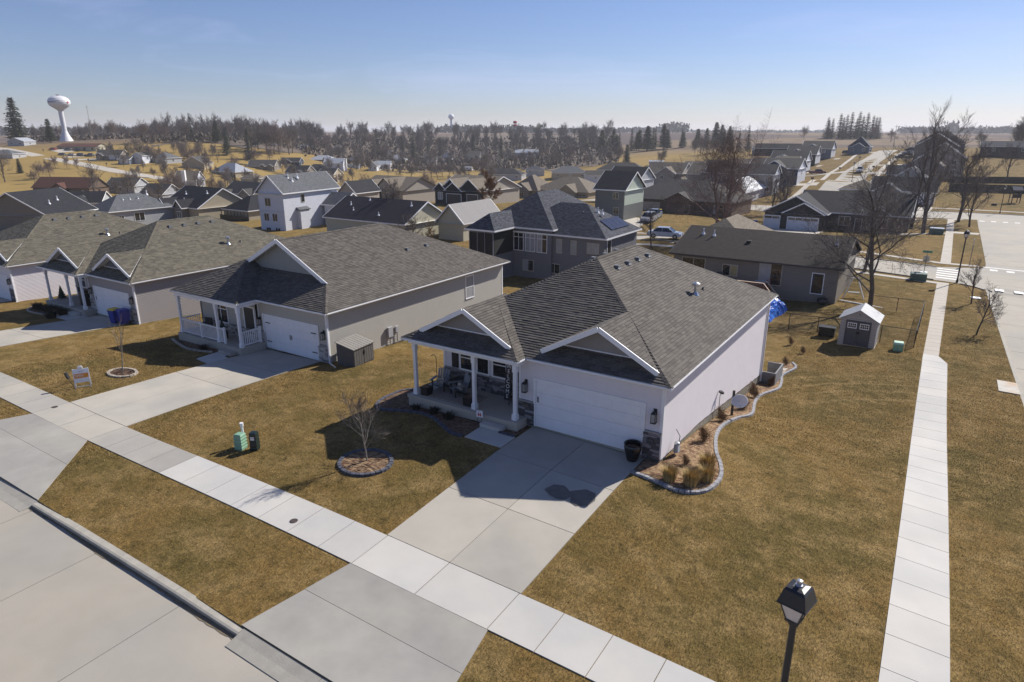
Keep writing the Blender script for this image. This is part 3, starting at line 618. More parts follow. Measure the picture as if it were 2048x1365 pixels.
def roofset(P, polys, mt, name='roof', tab=.33, e=.145):
    mb = MB()
    for p in polys:
        n_ = (Vector(p[1])-Vector(p[0])).cross(Vector(p[2])-Vector(p[0])); p = p if n_.z > 0 else p[::-1]
        courses(mb, p, e, .022, tab, nrm=(0, 0, 1))
    o = mb.obj('shingle_roof', mt, P); o['kind'] = 'stuff'
    mb = MB()
    for p in polys:
        n_ = (Vector(p[1])-Vector(p[0])).cross(Vector(p[2])-Vector(p[0])); p = p if n_.z > 0 else p[::-1]; mb.poly([Vector(q_)-Vector((0, 0, .02)) for q_ in p]); mb.poly([Vector(q_)-Vector((0, 0, .12)) for q_ in p[::-1]])
    mb.obj('roof_deck', white, P); return o
def ridgecap(P, a, b_, mt):
    mb = MB(); a = Vector(a); b_ = Vector(b_); n_ = max(1, int((b_-a).length/.17)); d = (b_-a).normalized(); s_ = d.cross(Vector((0, 0, 1))).normalized()*.13
    for i in range(n_):
        p = a.lerp(b_, i/n_); q_ = a.lerp(b_, (i+1.25)/n_); up = Vector((0, 0, .03)); lo_ = Vector((0, 0, -.035)); t = random.random()
        mb.poly([p+up*1.3, q_+up*.6, q_+s_+lo_*1.1, p+s_+lo_*.6], tone=t); mb.poly([q_+up*.6, p+up*1.3, p-s_+lo_*.6, q_-s_+lo_*1.1], tone=t)
    o = mb.obj('ridge_cap', mt, P); o['kind'] = 'stuff'
def rakes(P, L_, pk, R_, w=.2):
    mb = MB(); f = Vector((0, -.03, -.09)); mb.bar(Vector(L_)+f, Vector(pk)+f, .05, w); mb.bar(Vector(R_)+f, Vector(pk)+f+Vector((0, .002, 0)), .05, w); mb.obj('rake_board', white, P)
def lapwall(P, polys, mt, e=.115, name='wall'):
    mb = MB()
    for p, nn in polys: courses(mb, p, e, .018, None, nrm=nn)
    return mb.obj(name, mt, P)
def post(P, x, y, z0, z1):
    mb = MB(); mb.cbox((x, y, z0), .15, .15, z1-z0); mb.cbox((x, y, z0), .23, .23, .26, tx=.98, ty=.98); mb.cbox((x, y, z0+.26), .19, .19, .05, tx=.8, ty=.8); mb.cbox((x, y, z1-.32), .2, .2, .32); mb.obj('porch_post', white, P)
def ranch(P, wm, rm, steps=True, detail=True, stonem=stone_m, gw=None, rib=True):
    A = (-2.65, 5.87, 6.47); B = (-2.65, 10.37, 6.47); z = 3.17
    polys = [[(-8.89, -.35, z), (3.59, -.35, z), A], [(3.59, -.35, z), (3.59, 17.21, z), B, A], [(3.59, 17.21, z), (-8.89, 17.21, z), B], [(-8.89, 17.21, z), (-8.89, -.35, z), A, B]]
    zp = 4.846; pa = (-5.965, 2.195, zp)
    polys += [[(-9.14, -.98, z), (-2.79, -.98, z), pa], [(-2.79, -.98, z), (-2.79, -.1, z), (-5.965, 3.1, zp), pa], [(-9.14, -.1, z), (-9.14, -.98, z), pa, (-5.965, 3.1, zp)]]
    g_ = 4.893; polys += [[(2.85, .15, 3.562), (.33, .1, g_), (.33, 2.9, g_)], [(.33, 2.9, g_), (.33, .1, g_), (-2.2, .1, 3.555), (-2.2, .38, 3.555)]]
    polys += [[(-3.5, -.38, 3.545), (-5.965, -.4, zp), pa], [pa, (-5.965, -.4, zp), (-8.43, -.4, 3.545)]]
    roofset(P, polys, rm)
    for a, b_ in (((3.59, -.35, z), (2.87, .37, 3.55)), ((.33, 2.9, g_), A), (A, B), ((3.59, 17.21, z), B), ((-8.89, -.35, z), A), ((-2.79, -.98, z), (-3.45, -.32, 3.52)), ((-9.14, -.98, z), (-8.45, -.3, 3.53))): ridgecap(P, a, b_, rm)
    rakes(P, (-2.25, .07, 3.53), (.33, .07, g_+.02), (2.9, .07, 3.53)); rakes(P, (-8.45, -.43, 3.54), (-5.965, -.43, zp+.02), (-3.48, -.43, 3.54))
    gt = MB()
    for xa, xb, xp, yy_, zb_, zt in ((-1.72, 2.38, .33, .65, 3.7, g_-.12), (-8.05, -3.9, -5.965, .05, 3.71, zp-.12)): courses(gt, [(xa, yy_, zb_), (xb, yy_, zb_), (xp, yy_, zt)], .2, .01, None, nrm=(0, -1, 0)); gt.box(xa, yy_-.05, zb_-.03, xb, yy_-.0, zb_+.03, m=1)
    gt.obj('gable_wall', [gw or wm, white], P)
    gut(P, [(-9.16, -.98, z), (-2.77, -.98, z)]); gut(P, [(-2.77, -1., z), (-2.77, -.37, z)]); gut(P, [(-2.7, -.37, z), (3.6, -.37, z)]); gut(P, [(3.6, -.4, z), (3.6, 17.25, z)]); gut(P, [(3.6, 17.22, z), (-8.9, 17.22, z)]); gut(P, [(-8.9, 17.2, z), (-8.9, -.3, z)]); gut(P, [(-9.16, 0, z), (-9.16, -1, z)])
    mb = MB(); mb.poly([(-8.9, -.3, z-.12), (3.58, -.3, z-.12), (3.58, 17.2, z-.12), (-8.9, 17.2, z-.12)]); mb.poly([(-9.1, -.9, z-.1), (-2.83, -.9, z-.1), (-2.83, 1.5, z-.1), (-9.1, 1.5, z-.1)]); mb.box(-9.0, -.68, 2.85, -2.9, -.5, 3.08); mb.box(-9.0, -.5, 2.85, -8.84, 1.5, 3.08); mb.box(-3.05, -.5, 2.85, -2.9, 0, 3.08); mb.obj('porch_beam', white, P)
    zt = 3.05; xr = 3.24
    lapwall(P, [([(-3.27, 0, 1.1), (-2.5, 0, 1.1), (-2.5, 0, zt), (-3.27, 0, zt)], (0, -1, 0)), ([(-2.5, 0, 2.2), (2.5, 0, 2.2), (2.5, 0, zt), (-2.5, 0, zt)], (0, -1, 0)), ([(2.5, 0, 1.1), (xr, 0, 1.1), (xr, 0, zt), (2.5, 0, zt)], (0, -1, 0)),
        ([(xr, 0, -.05), (xr, 5, -.3), (xr, 5, zt), (xr, 0, zt)], (1, 0, 0)), ([(xr, 5, -.3), (xr, 16.86, -1.72), (xr, 16.86, zt), (xr, 5, zt)], (1, 0, 0)),
        ([(-8.54, 1.4, 1.2), (-3.27, 1.4, 1.2), (-3.27, 1.4, zt), (-8.54, 1.4, zt)], (0, -1, 0)), ([(-8.54, 16.86, 0), (-8.54, 1.4, 0), (-8.54, 1.4, zt), (-8.54, 16.86, zt)], (-1, 0, 0)), ([(xr, 16.86, -1.5), (-8.54, 16.86, -1.5), (-8.54, 16.86, zt), (xr, 16.86, zt)], (0, 1, 0)), ([(-3.27, 1.4, 0), (-3.27, 0, 0), (-3.27, 0, zt), (-3.27, 1.4, zt)], (-1, 0, 0))], wm)
    mb = MB()
    for a in ((-3.3, -.03, -3.2, .05, 1.1), (xr-.1, -.03, xr+.025, .1, -.05 if not rib else .0), (xr-.05, 16.8, xr+.03, 16.92, -1.75), (-8.58, 1.36, -8.46, 1.44, .35)): mb.box(a[0], a[1], a[4], a[2], a[3], zt)
    mb.obj('corner_trim', white, P)
    mb = MB(); mb.box(-8.5, 1.45, -4, xr-.04, 16.8, -.02, 0); mb.box(-3.24, .03, -3, xr-.04, 1.5, .02, 0); y = .1
    while y < 16.7: mb.box(xr-.05, y, -4, xr-.025, y+.09, 0.0); y += .2
    mb.obj('foundation', found, P)
    garage(P, (0, 0), 0, 4.86, 2.12, 4, 4); mb = MB(); mb.box(-2.5, -.035, 0.01, -2.42, -.0, .02); mb.box(-2.36, -.05, 1.15, -2.28, -.0, 1.4); mb.obj('keypad', grey, P)
    stones(P, 'F', (0, -.03), -3.3, -2.5, .0, 1.05, stonem); stones(P, 'F', (0, -.03), 2.5, 3.2, -.1, 1.05, stonem)
    if detail: stones(P, 'F', (0, 1.37), -8.5, -3.3, .36, 1.15, stonem)
    mb = MB(); mb.box(-3.34, -.1, 1.05, -2.56, 0, 1.12); mb.box(2.56, -.1, 1.05, 3.26, 0, 1.12); mb.box(-8.5, 1.3, 1.15, -3.3, 1.37, 1.21); mb.obj('sill_cap', mat('stone_cap', (.3, .29, .28), .8, .1, 4), P)
    mb = MB(); mb.box(-8.98, -.86, -1.2, -3.35, 1.45, .35); mb.box(-3.36, -.86, -1.2, -2.86, -.02, .35); mb.obj('porch_slab', conc, P); mb = MB(); mb.box(-9.02, -.9, .2, -2.84, -.84, .352); mb.obj('porch_nosing', conc, P)
    if steps: mb = MB(); mb.box(-4.52, -1.3, -.6, -3.42, -.9, .11); mb.obj('front_step', conc_new, P)
    for x in (-8.68, -5.28, -3.12): post(P, x, -.6, .352, 2.86)
    sh = mat('black_shutter', (.016, .016, .018), .6, .1, 4)
    for xc in (-7.15, -5.25): window(P, 'F', (xc, 1.39), 1.27, .72, 1.15, lights=-2, gl=[glass, glass])
    window(P, 'F', (-6.2, 1.39), 1.27, .62, 1.15, lights=1)
    mb = MB()
    for xc in (-7.86, -4.55):
        for i in range(14): mb.box(xc-.18, 1.33, 1.26+i*.084, xc+.18, 1.36, 1.26+i*.084+.07)
        mb.box(xc-.2, 1.355, 1.24, xc+.2, 1.38, 2.46)
    mb.obj('shutter', sh, P); door(P, 'F', (-3.8, 1.39), .36, .92, 2.1, mat('black_door', (.02, .02, .022), .5, .1, 3))
    lantern(P, -2.93, 0, 1.52); lantern(P, 2.92, 0, 1.52)
    downspout(P, [(3.5, -.3, 3.0), (3.31, -.02, 2.85), (3.31, -.02, .02), (3.75, -.3, -.14)] if not detail else [(3.31, 16.7, 2.95), (3.31, 16.7, -2.1)])
    for y in (6.3, 7.55, 8.8, 10.1): pipe(P, -1.75, y, 6.01, 1, 1)
    for y in (6.6, 7.9, 9.3): pipe(P, -3.15, y, 6.22, 1, 1)
    pipe(P, 1.17, 9.43, 4.45, 1, 2); mb = MB(); mb.lathe((1.17, 10.6, 4.43), [(.12, 0), (.05, .08), (.05, .16), (.001, .16)], 8); mb.obj('vent_pipe', black, P)
wall_h1 = mat('pale_lilac_siding', (.69, .65, .67), .55, .03, 2)
H1 = empty('house', (0, 0, 0), 0, 'white sided corner house with front porch, welcome board and brown shingle roof', 'house')
ranch(H1, wall_h1, sh_brown, gw=mat('grey_gable_siding', (.27, .25, .235), .7, .05, 2))
mb = MB()   # house number on the stone
def text(body, size, loc, rot, mt, parent=None, name='lettering', depth=.004, align='CENTER', sp=1.0):
    cu = bpy.data.curves.new('t', 'FONT'); cu.body = body; cu.size = size; cu.extrude = depth; cu.align_x = align; cu.align_y = 'CENTER'; cu.space_line = sp
    o = bpy.data.objects.new('t', cu); COL.objects.link(o); dg = bpy.context.evaluated_depsgraph_get(); me_ = bpy.data.meshes.new_from_object(o.evaluated_get(dg)); bpy.data.objects.remove(o)
    me_.materials.clear(); me_.materials.append(mt); o = bpy.data.objects.new(name, me_); o.location = loc; o.rotation_euler = rot; return link(o, parent)
text('500', .2, (-2.93, -.11, .9), (R(90), 0, 0), mat('brass', (.2, .17, .12), .5, .1, 4), H1, 'house_number')
# basement window well and meters on the east side
t = empty('window_well', (3.62, 17.3, -2.35), 0, 'grey retaining box of the basement window well at the rear corner of the white house', 'window well'); mb = MB(); mb.box(-.4, -.5, 0, .5, -.42, .85); mb.box(.42, -.42, 0, .5, 1.6, .85); mb.box(-.4, 1.52, 0, .42, 1.6, .85); mb.obj('well_wall', mat('well_grey', (.2, .2, .21), .7, .15, 4), t); mb = MB(); mb.box(-.4, -.42, 0, .42, 1.52, .05); mb.obj('well_floor', dark, t)
t = empty('gas_meter', (3.45, 1.15, -.28), 0, 'grey gas meter with pipework beside the front corner of the white house', 'gas meter'); mb = MB(); mb.cbox((.05, 0, .2), .2, .3, .32, tx=.8, ty=.8); mb.lathe((.05, 0, .5), [(.07, 0), (.11, .03), (.11, .1), (.02, .14)], 10); mb.obj('meter_body', mat('meter_grey', (.33, .38, .42), .4, .1, 3), t); mb = MB(); mb.tube([(.05, -.25, 0), (.05, -.25, .62), (.05, .1, .62), (.05, .1, .5)], .025, 6); mb.tube([(.05, .2, .5), (.05, .3, .75), (-.15, .35, 1.0)], .018, 6); mb.obj('pipe', grey, t)
# ---- second house
wall_h2 = mat('greige_siding', (.42, .395, .35), .6, .03, 2)
H2 = empty('house', (-21.17, 2.3, -.79), 0, 'greige sided house with white railed porch and one big front gable', 'house')
def h2():
    P = H2; X = -21.17; Y = 2.3; Z0 = -.79; T = lambda x, y, z: (x-X, y-Y, z-Z0); z = 2.4
    pk = 5.77; co_ = [(-17.45, 1.86), (-30.23, 1.86)]
    polys = [[T(-17.45, 1.86, z), T(-17.45, 20.9, z), T(-23.84, 13.24, pk), T(-23.84, 4.0, pk), T(-19.6, 4.0, 3.535)], [T(-30.23, 20.9, z), T(-30.23, 1.86, z), T(-28.08, 4.0, 3.535), T(-23.84, 4.0, pk), T(-23.84, 13.24, pk)], [T(-17.45, 20.9, z), T(-30.23, 20.9, z), T(-23.84, 13.24, pk)],
        [T(-30.23, 1.86, z), T(-17.45, 1.86, z), T(-20.2, 4.6, 3.85), T(-27.5, 4.6, 3.85)],
        [T(-30.5, .5, z), T(-23.6, .5, z), T(-27.05, 3.95, 4.22)], [T(-23.6, .5, z), T(-23.6, 2.6, z), T(-27.05, 6, 4.22), T(-27.05, 3.95, 4.22)], [T(-30.5, 2.2, z), T(-30.5, .5, z), T(-27.05, 3.95, 4.22), T(-27.05, 6, 4.22)]]
    roofset(P, polys, sh_brown)
    for a, b_ in ((T(-17.45, 1.86, z), T(-19.6, 4.0, 3.53)), (T(-23.84, 4, pk), T(-23.84, 13.24, pk)), (T(-17.45, 20.9, z), T(-23.84, 13.24, pk)), (T(-23.6, .5, z), T(-27.05, 3.95, 4.22)), (T(-30.5, .5, z), T(-27.05, 3.95, 4.22))): ridgecap(P, a, b_, sh_brown)
    rakes(P, T(-28.2, 3.97, 3.5), T(-23.84, 3.97, pk+.02), T(-19.5, 3.97, 3.5), .26)
    gt = MB(); courses(gt, [T(-27.6, 4.4, 3.6), T(-20.1, 4.4, 3.6), T(-23.84, 4.4, pk-.12)], .105, .014, None, nrm=(0, -1, 0)); gt.obj('gable_wall', mat('grey_green_siding', (.27, .275, .255), .6, .03, 2), P)
    gut(P, [T(-30.52, .48, z), T(-23.58, .48, z)]); gut(P, [T(-23.58, .46, z), T(-23.58, 1.84, z)]); gut(P, [T(-23.55, 1.84, z), T(-17.43, 1.84, z)]); gut(P, [T(-17.43, 1.82, z), T(-17.43, 20.95, z)]); gut(P, [T(-30.52, 2.2, z), T(-30.52, .46, z)])
    mb = MB(); mb.poly([T(-30.2, 1.9, z-.12), T(-17.5, 1.9, z-.12), T(-17.5, 20.8, z-.12), T(-30.2, 20.8, z-.12)]); mb.poly([T(-30.4, .6, z-.1), T(-23.7, .6, z-.1), T(-23.7, 2.6, z-.1), T(-30.4, 2.6, z-.1)]); a = T(-30.25, .56, 2.08); b_ = T(-23.7, .74, 2.32); mb.box(*a, *b_); a = T(-23.9, .74, 2.08); b_ = T(-23.72, 2.2, 2.32); mb.box(*a, *b_); a = T(-30.25, .74, 2.08); b_ = T(-30.1, 2.2, 2.32); mb.box(*a, *b_); mb.obj('porch_beam', white, P)
    zt = 2.28; xr = -17.9; xl = -24.1
    q4 = lambda x0, x1, y, z0, z1: [T(x0, y, z0), T(x1, y, z0), T(x1, y, z1), T(x0, y, z1)]
    lapwall(P, [(q4(xl, -23.67, 2.3, .25, zt), (0, -1, 0)), (q4(-23.67, -18.67, 2.3, 1.4, zt), (0, -1, 0)), (q4(-18.67, xr, 2.3, .25, zt), (0, -1, 0)), ([T(xr, 2.3, -.95), T(xr, 20.5, -1.0), T(xr, 20.5, zt), T(xr, 2.3, zt)], (1, 0, 0)),
        (q4(-29.8, xl, 2.1, .3, zt), (0, -1, 0)), ([T(-29.8, 20, -1), T(-29.8, 2, -1), T(-29.8, 2, zt), T(-29.8, 20, zt)], (-1, 0, 0)), ([T(xr, 20.5, -1.9), T(-29.8, 20.5, -1.9), T(-29.8, 20.5, zt), T(xr, 20.5, zt)], (0, 1, 0))], wall_h2)
    mb = MB(); mb.box(*T(-29.75, 2.2, -4), *T(xr-.04, 20.4, -.9)); mb.obj('foundation', found, P)
    mb = MB(); mb.box(*T(xr-.1, 2.26, -.9), *T(xr+.03, 2.4, zt)); mb.box(*T(xr-.05, 20.4, -1.1), *T(xr+.03, 20.53, zt)); mb.box(*T(xl-.03, 2.26, .3), *T(xl+.08, 2.33, zt)); mb.obj('corner_trim', white, P)
    stones(P, 'F', T(0, 2.27, 0)[:2], xl, -23.6, -.05, 1.02, stone_l); stones(P, 'F', T(0, 2.27, 0)[:2], -18.74, -17.98, -.05, 1.02, stone_l); stones(P, 'F', T(0, 2.07, 0)[:2], -29.75, xl, .38, 1.08, stone_l)
    mb = MB(); mb.box(*T(xl-.05, 2.2, .24), *T(-23.74, 2.3, .31)); mb.box(*T(-18.6, 2.2, .24), *T(xr+.02, 2.3, .31)); mb.obj('sill_cap', mat('stone_cap', (.3, .29, .28), .8, .1, 4), P)
    garage(P, (0, 0), 0, 4.86, 2.12, 4, 4)
    mb = MB()
    for s in (-1, 1):
        for v in (.45, 1.65): mb.box(min(s*2.3, s*1.85), -.05, v, max(s*2.3, s*1.85), -.03, v+.05)
    for s in (-.09, .05): mb.box(s, -.05, .9, s+.04, -.03, 1.2)
    mb.obj('door_strap', black, P)
    mb = MB(); mb.box(*T(-30.2, .42, -2), *T(xl, 2.1, -.4)); mb.box(*T(xl-.02, .42, -2), *T(-23.62, 2.2, -.4)); mb.obj('porch_slab', conc, P); mb = MB(); mb.box(*T(-25.25, -.05, -1.4), *T(-24.05, .42, -.62)); mb.obj('front_step', conc, P)
    for x in (-30.0, -26.0, -23.8): post(P, x-X, .65-Y, -.4-Z0, 2.1-Z0)
    window(P, 'F', T(-27.7, 2.09, 0)[:2], .35-Z0, 1.35, 1.15, lights=2, trans=True); door(P, 'F', T(-24.75, 2.09, 0)[:2], -.39-Z0, .95, 2.08, mat('dark_grey_door', (.035, .033, .032), .5, .1, 3))
    lantern(P, xl+.14-X, 0, 1.45); lantern(P, xr-.3-X, 0, 1.45)
    downspout(P, [T(-17.55, 2.0, 2.3), T(-17.84, 2.22, 2.1), T(-17.84, 2.22, -.75), T(-16.3, 1.55, -.72)]); window(P, 'R', T(xr, 16.1, 0)[:2], .38-Z0, .92, 1.6, lights=-2, gl=glass_lt)
    pipe(P, -20.81-X, 12.7-Y, 4.18-Z0, .6, 1); pipe(P, -20.81-X, 14.8-Y, 4.18-Z0, .6, 1)
    def rail(p, q_):
        p = Vector(T(*p)); q_ = Vector(T(*q_)); mb = MB(); z1 = Vector((0, 0, 1)); mb.bar(p+z1*.12, q_+z1*.12, .06, .05); mb.bar(p+z1*.95, q_+z1*.95, .1, .06); o = mb.obj('railing', white, P); n_ = int((q_-p).length/.125)
        mb = MB(); mb.cbox((0, 0, 0), .038, .038, .8); ref = mb.obj('baluster', white, o); ref.location = p.lerp(q_, .5/n_)+z1*.14
        for i in range(1, n_): c_ = ref.copy(); COL.objects.link(c_); c_.parent = o; c_.location = p.lerp(q_, (i+.5)/n_)+z1*.14
    rail((-29.9, .63, -.42), (-27.85, .63, -.42)); rail((-27.75, .63, -.42), (-25.45, .63, -.42)); rail((-23.8, .75, -.42), (-23.8, 1.95, -.42)); rail((-30.0, .8, -.42), (-30.0, 2.0, -.42))
    for x, y in ((-27.8, .63), (-25.38, .63), (-23.8, 2.02)): mb = MB(); a = T(x, y, -.42); mb.cbox(a, .12, .12, 1.02); mb.cbox((a[0], a[1], a[2]+1.02), .15, .15, .05, tx=.5, ty=.5); mb.obj('newel_post', white, P)
h2()
H3 = empty('house', (-40.45, 1.57, -1.25), 0, 'mauve grey house with twin small front gables and blue bins at its garage', 'house')
ranch(H3, mat('mauve_grey_siding', (.30, .275, .27), .6, .03, 2), sh_olive, detail=False, stonem=stone_l, gw=mat('slate_gable', (.13, .15, .17), .7, .05, 2))
H4 = empty('house', (-58.17, .62, -1.79), 0, 'pale sided house with olive grey roof cut off by the left edge of the picture', 'house')
ranch(H4, mat('pale_lilac_siding', (.56, .525, .535)), sh_olive, detail=False, stonem=stone_m)
# ---------------------------------------------------------------- the houses behind
r_dark = shingle('charcoal_shingles', (.03, .031, .037)); r_grey = shingle('grey_shingles', (.125, .13, .14)); r_slate = shingle('blue_grey_shingles', (.058, .062, .078), .5)
r_brown = shingle('dark_brown_shingles', (.036, .03, .028)); r_tan = shingle('tan_shingles', (.19, .16, .125)); r_red = shingle('red_brown_shingles', (.12, .055, .042)); r_mid = shingle('mid_grey_shingles', (.078, .074, .07)); r_wht = shingle('pale_grey_shingles', (.36, .38, .42))
def seam(name, c): return brickmat(name, c, sc(c, .93), sc(c, 1.5), bw=.42, bh=40, ms=.02, rough=.7, var=.03, off=0)
r_metal_d = seam('dark_seam_metal', (.03, .027, .032)); r_metal_l = seam('pale_seam_metal', (.22, .21, .21))
w_grey = siding('grey_siding', (.19, .19, .205)); w_white = siding('white_siding', (.62, .64, .70)); w_cream = siding('cream_siding', (.50, .47, .36)); w_tan = siding('tan_siding', (.42, .36, .26)); w_greige = siding('taupe_siding', (.23, .205, .175))
w_navy = siding('navy_siding', (.035, .05, .085)); w_dark = siding('charcoal_siding', (.045, .045, .048)); w_brown = brickmat('brown_brick', (.13, .08, .055), (.09, .06, .045), (.2, .18, .15), bw=.24, bh=.085, ms=.012); w_tanb = brickmat('tan_brick', (.34, .27, .19), (.26, .20, .14), (.4, .36, .3), bw=.24, bh=.085, ms=.012)
w_pale = siding('pale_grey_siding', (.40, .41, .43)); w_blueg = siding('blue_grey_siding', (.14, .17, .22)); w_green = siding('pale_green_siding', (.46, .52, .44)); w_taupel = siding('light_taupe_siding', (.40, .36, .31))
tr_tan = mat('tan_trim', (.42, .38, .31), .6, .05, 3); tr_brown = mat('brown_trim', (.06, .05, .045), .6, .05, 3); redwood = mat('redwood_stain', (.15, .05, .022), .8, .25, 5)
door_w = mat('white_garage_door', (.62, .63, .68), .5, .03, 2); door_br = mat('brown_garage_door', (.06, .052, .05), .5, .06, 2); door_tan = mat('tan_garage_door', (.40, .34, .27), .5, .05, 2)
GH = house('grey two storey house with slate hip roofs, screened porch and solar panels', (-18.6, 41.3), 1.38, -4.4, 0,
    [(-13, 0, 0, 9.6, 0, 3.0, 'hip'), (-16.6, -6.3, -.3, 15, .5, 3.5, 'hip'), (-15.3, -11.3, -4.4, 4, .5, 1.6, 'hip')], w_grey, r_slate, white, [
    ('w', 'F', -5.85, .4, -2.05, .62, 1.45, tr_tan, 1, glass_lt), ('w', 'F', -4.05, .4, -2.05, .62, 1.45, tr_tan, 1, glass_lt), ('w', 'F', -1.7, .4, -1.75, 1.35, 1.05, tr_tan, 2, glass_lt), ('w', 'F', -9.7, .1, -4.4, 1.35, 1.15, tr_tan, 2, [glass_lt, glass]), ('w', 'F', -6.4, .4, -4.4, 1.25, 1.0, tr_tan, 2, glass),
    ('wt', 'F', -11.0, .1, -2.15, 1.2, 1.95), ('wt', 'F', -9.45, .1, -2.15, 1.2, 1.95, glass_lt), ('wt', 'F', -7.9, .1, -2.15, 1.2, 1.95, [glass_lt, glass]), ('d', 'R', -.4, 1.6, -2.45, .9, 2.05, black),
    ('p', -4.6, 3.6, 1.55, 1.5), ('p', -3.3, 4.6, 2.05, 1.4), ('p', -2.7, 4.5, 2.0, 1.2), ('b', -14.85, -11.75, -4.06, -3.95, -2.3, .1, 'screen', dark), ('b', -11.75, -11.66, -3.9, -.1, -2.3, .1, 'screen', dark)], name='house')
mb = MB()
for i in range(4):   # solar panels lie on the east slope
    y0 = 2.95+i*1.17; s_ = 3.0/4.8
    P4 = [(-.75, y0, 5.78+.75*s_+.12), (-2.25, y0, 5.78+2.25*s_+.12), (-2.25, y0+1.12, 5.78+2.25*s_+.12), (-.75, y0+1.12, 5.78+.75*s_+.12)]; mb = MB(); mb.poly(P4[::-1]); mb.poly([(a, b_, c_-.05) for a, b_, c_ in P4]); 
    for a, b_ in zip(P4, P4[1:]+P4[:1]): mb.poly([a, b_, (b_[0], b_[1], b_[2]-.05), (a[0], a[1], a[2]-.05)])
    mb.obj('solar_panel', mat('solar_cells', (.012, .014, .028), .15, .1, 6), GH)
for x in (-14.9, -13.8, -12.8, -11.7): mb = MB(); mb.box(x-.04, -4.12, .3, x+.04, -4.04, 6.0); mb.obj('porch_post', mat('grey_post', (.2, .2, .22), .6, .1, 4), GH)
CN = house('dark sided corner house with two white garage doors under stacked black gables', (-5.8, 101.3), -1.25, -4.5, 0,
    [(-10.7, 0, 0, 12, 0, 2.9, 'gy', w_dark), (-7.3, -.4, -.6, 5, .0, 1.85, 'gy', w_dark), (-6, 12.2, 3.3, 17, .1, 3.1, 'gx', w_dark), (5.0, 9.5, 2.6, 8, .1, 1.4, 'gy', w_brown), (4.6, 12.1, 3.0, 17.2, .1, 2.6, 'gx', w_brown)], w_dark, r_dark, white, [
    ('g', -9.0, .4, -3.0, 2.6, 2.25, 2, door_w, True), ('g', -3.8, -.2, -3.0, 4.9, 2.25, 4, door_w, True), ('w', 'F', 2.2, 3.7, -2.0, 1.7, 1.45, white, 2), ('w', 'F', 8, 3.0, -2.0, 1.5, 1.4, white, 2), ('d', 'F', 4.4, 3.7, -2.9)])
stones(CN, 'F', (-5.8, -.12), -.72, .3, .1, 2.6, stone_m)
BR = house('taupe ranch house with very dark brown roof and redwood deck behind the fence', (4.1, 43.1), .32, -3.3, 0,
    [(-16.4, 0, 0, 13, 0, 2.1, 'gx'), (-18.2, -9.6, 6.5, 20, 0, 2.5, 'hip', r_brown)], w_greige, r_brown, tr_brown, [
    ('w', 'F', -13.9, .4, -1.75, 2.3, 1.35, tr_tan, 2), ('w', 'F', -10.2, .4, -1.75, 1.4, 1.0, tr_tan, 2, [glass, mat('window_blind', (.35, .28, .14), .5, .1, 3)]), ('w', 'F', -6.35, .4, -2.2, 2.0, 2.0, tr_tan, 2, [glass_lt, glass]), ('w', 'F', -2.1, .4, -2.55, .95, 1.85, white, 1),
    ('p', -14.4, 4.6, 1.48, 1.3), ('p', -13.2, 4.4, 1.42, 1.3), ('p', -1.4, 4.6, 1.48, 1.2), ('b', -9.6, -9.2, 3.4, 3.8, 1.1, 1.35, 'skylight', dark)])
mb = MB()
for p in planes(-18.22, -9.58, 6.48, 20.02, 3.63, 2.53, 'hip')[0]: uvpoly(mb, p)
mb.obj('roof', r_tan, BR)
BK = house('brown brick ranch with broad grey hip roof behind the tall twin stemmed tree', (-24.6, 113), -1.45, -4.8, 0,
    [(-24.3, 0, 0, 15.9, 0, 3.75, 'hip'), (-14.3, -7.9, -1.2, 6, 0, 1.7, 'gy', w_brown)], w_brown, r_mid, tr_brown, [('g', -22.2, .4, -2.9, 3.0, 2.3, 4, door_tan), ('g', -17.6, .4, -2.9, 4.4, 2.3, 4, door_tan), ('w', 'F', -3.1, .4, -2.2, 1.9, 1.6, tr_tan, 2, [glass_lt, glass]), ('w', 'F', -9.2, -.8, -2.4, .9, 1.6, tr_tan, 1), ('p', -2.6, 6, 1.4)])
TB = house('large tan house with multi hipped tan roof and basketball hoop beside its drive', (-73.1, 146.1), -4.0, -7.4, 0,
    [(-18.8, 0, 0, 14.8, 0, 3.6, 'hip'), (-25.5, -15.5, -1.5, 10, 0, 3.9, 'hip', w_tanb), (-9.4, -3.5, -1.3, 8, 0, 2.0, 'gy'), (-23, -17.5, -3, 6, 0, 2.0, 'gy', w_greige)], w_tan, r_tan, tr_tan, [('g', -3.4, .4, -2.9, 4.6, 2.3, 4, door_tan, True), ('g', -8.6, .4, -2.9, 4.0, 2.2, 4, door_tan, True), ('w', 'F', -20.3, -2.6, -2.0, 1.2, 1.2, tr_tan)])
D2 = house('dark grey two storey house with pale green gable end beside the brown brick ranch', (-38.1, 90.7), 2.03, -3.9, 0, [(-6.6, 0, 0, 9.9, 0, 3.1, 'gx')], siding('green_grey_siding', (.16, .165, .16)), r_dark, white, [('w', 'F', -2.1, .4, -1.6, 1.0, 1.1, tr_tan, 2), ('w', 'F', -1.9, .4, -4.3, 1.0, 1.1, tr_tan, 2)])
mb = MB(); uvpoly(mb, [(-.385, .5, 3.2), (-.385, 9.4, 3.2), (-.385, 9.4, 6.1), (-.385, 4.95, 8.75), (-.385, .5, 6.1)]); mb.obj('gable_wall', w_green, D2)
house('dark roofed house whose white gable end shows just behind the pale green gable', (-52.4, 131.8), .9, -5, 0, [(-9.2, 0, 0, 10.5, 0, 2.9, 'gx')], w_pale, r_dark, white, [('w', 'F', -2, .4, -1.7, 1, 1.1)])
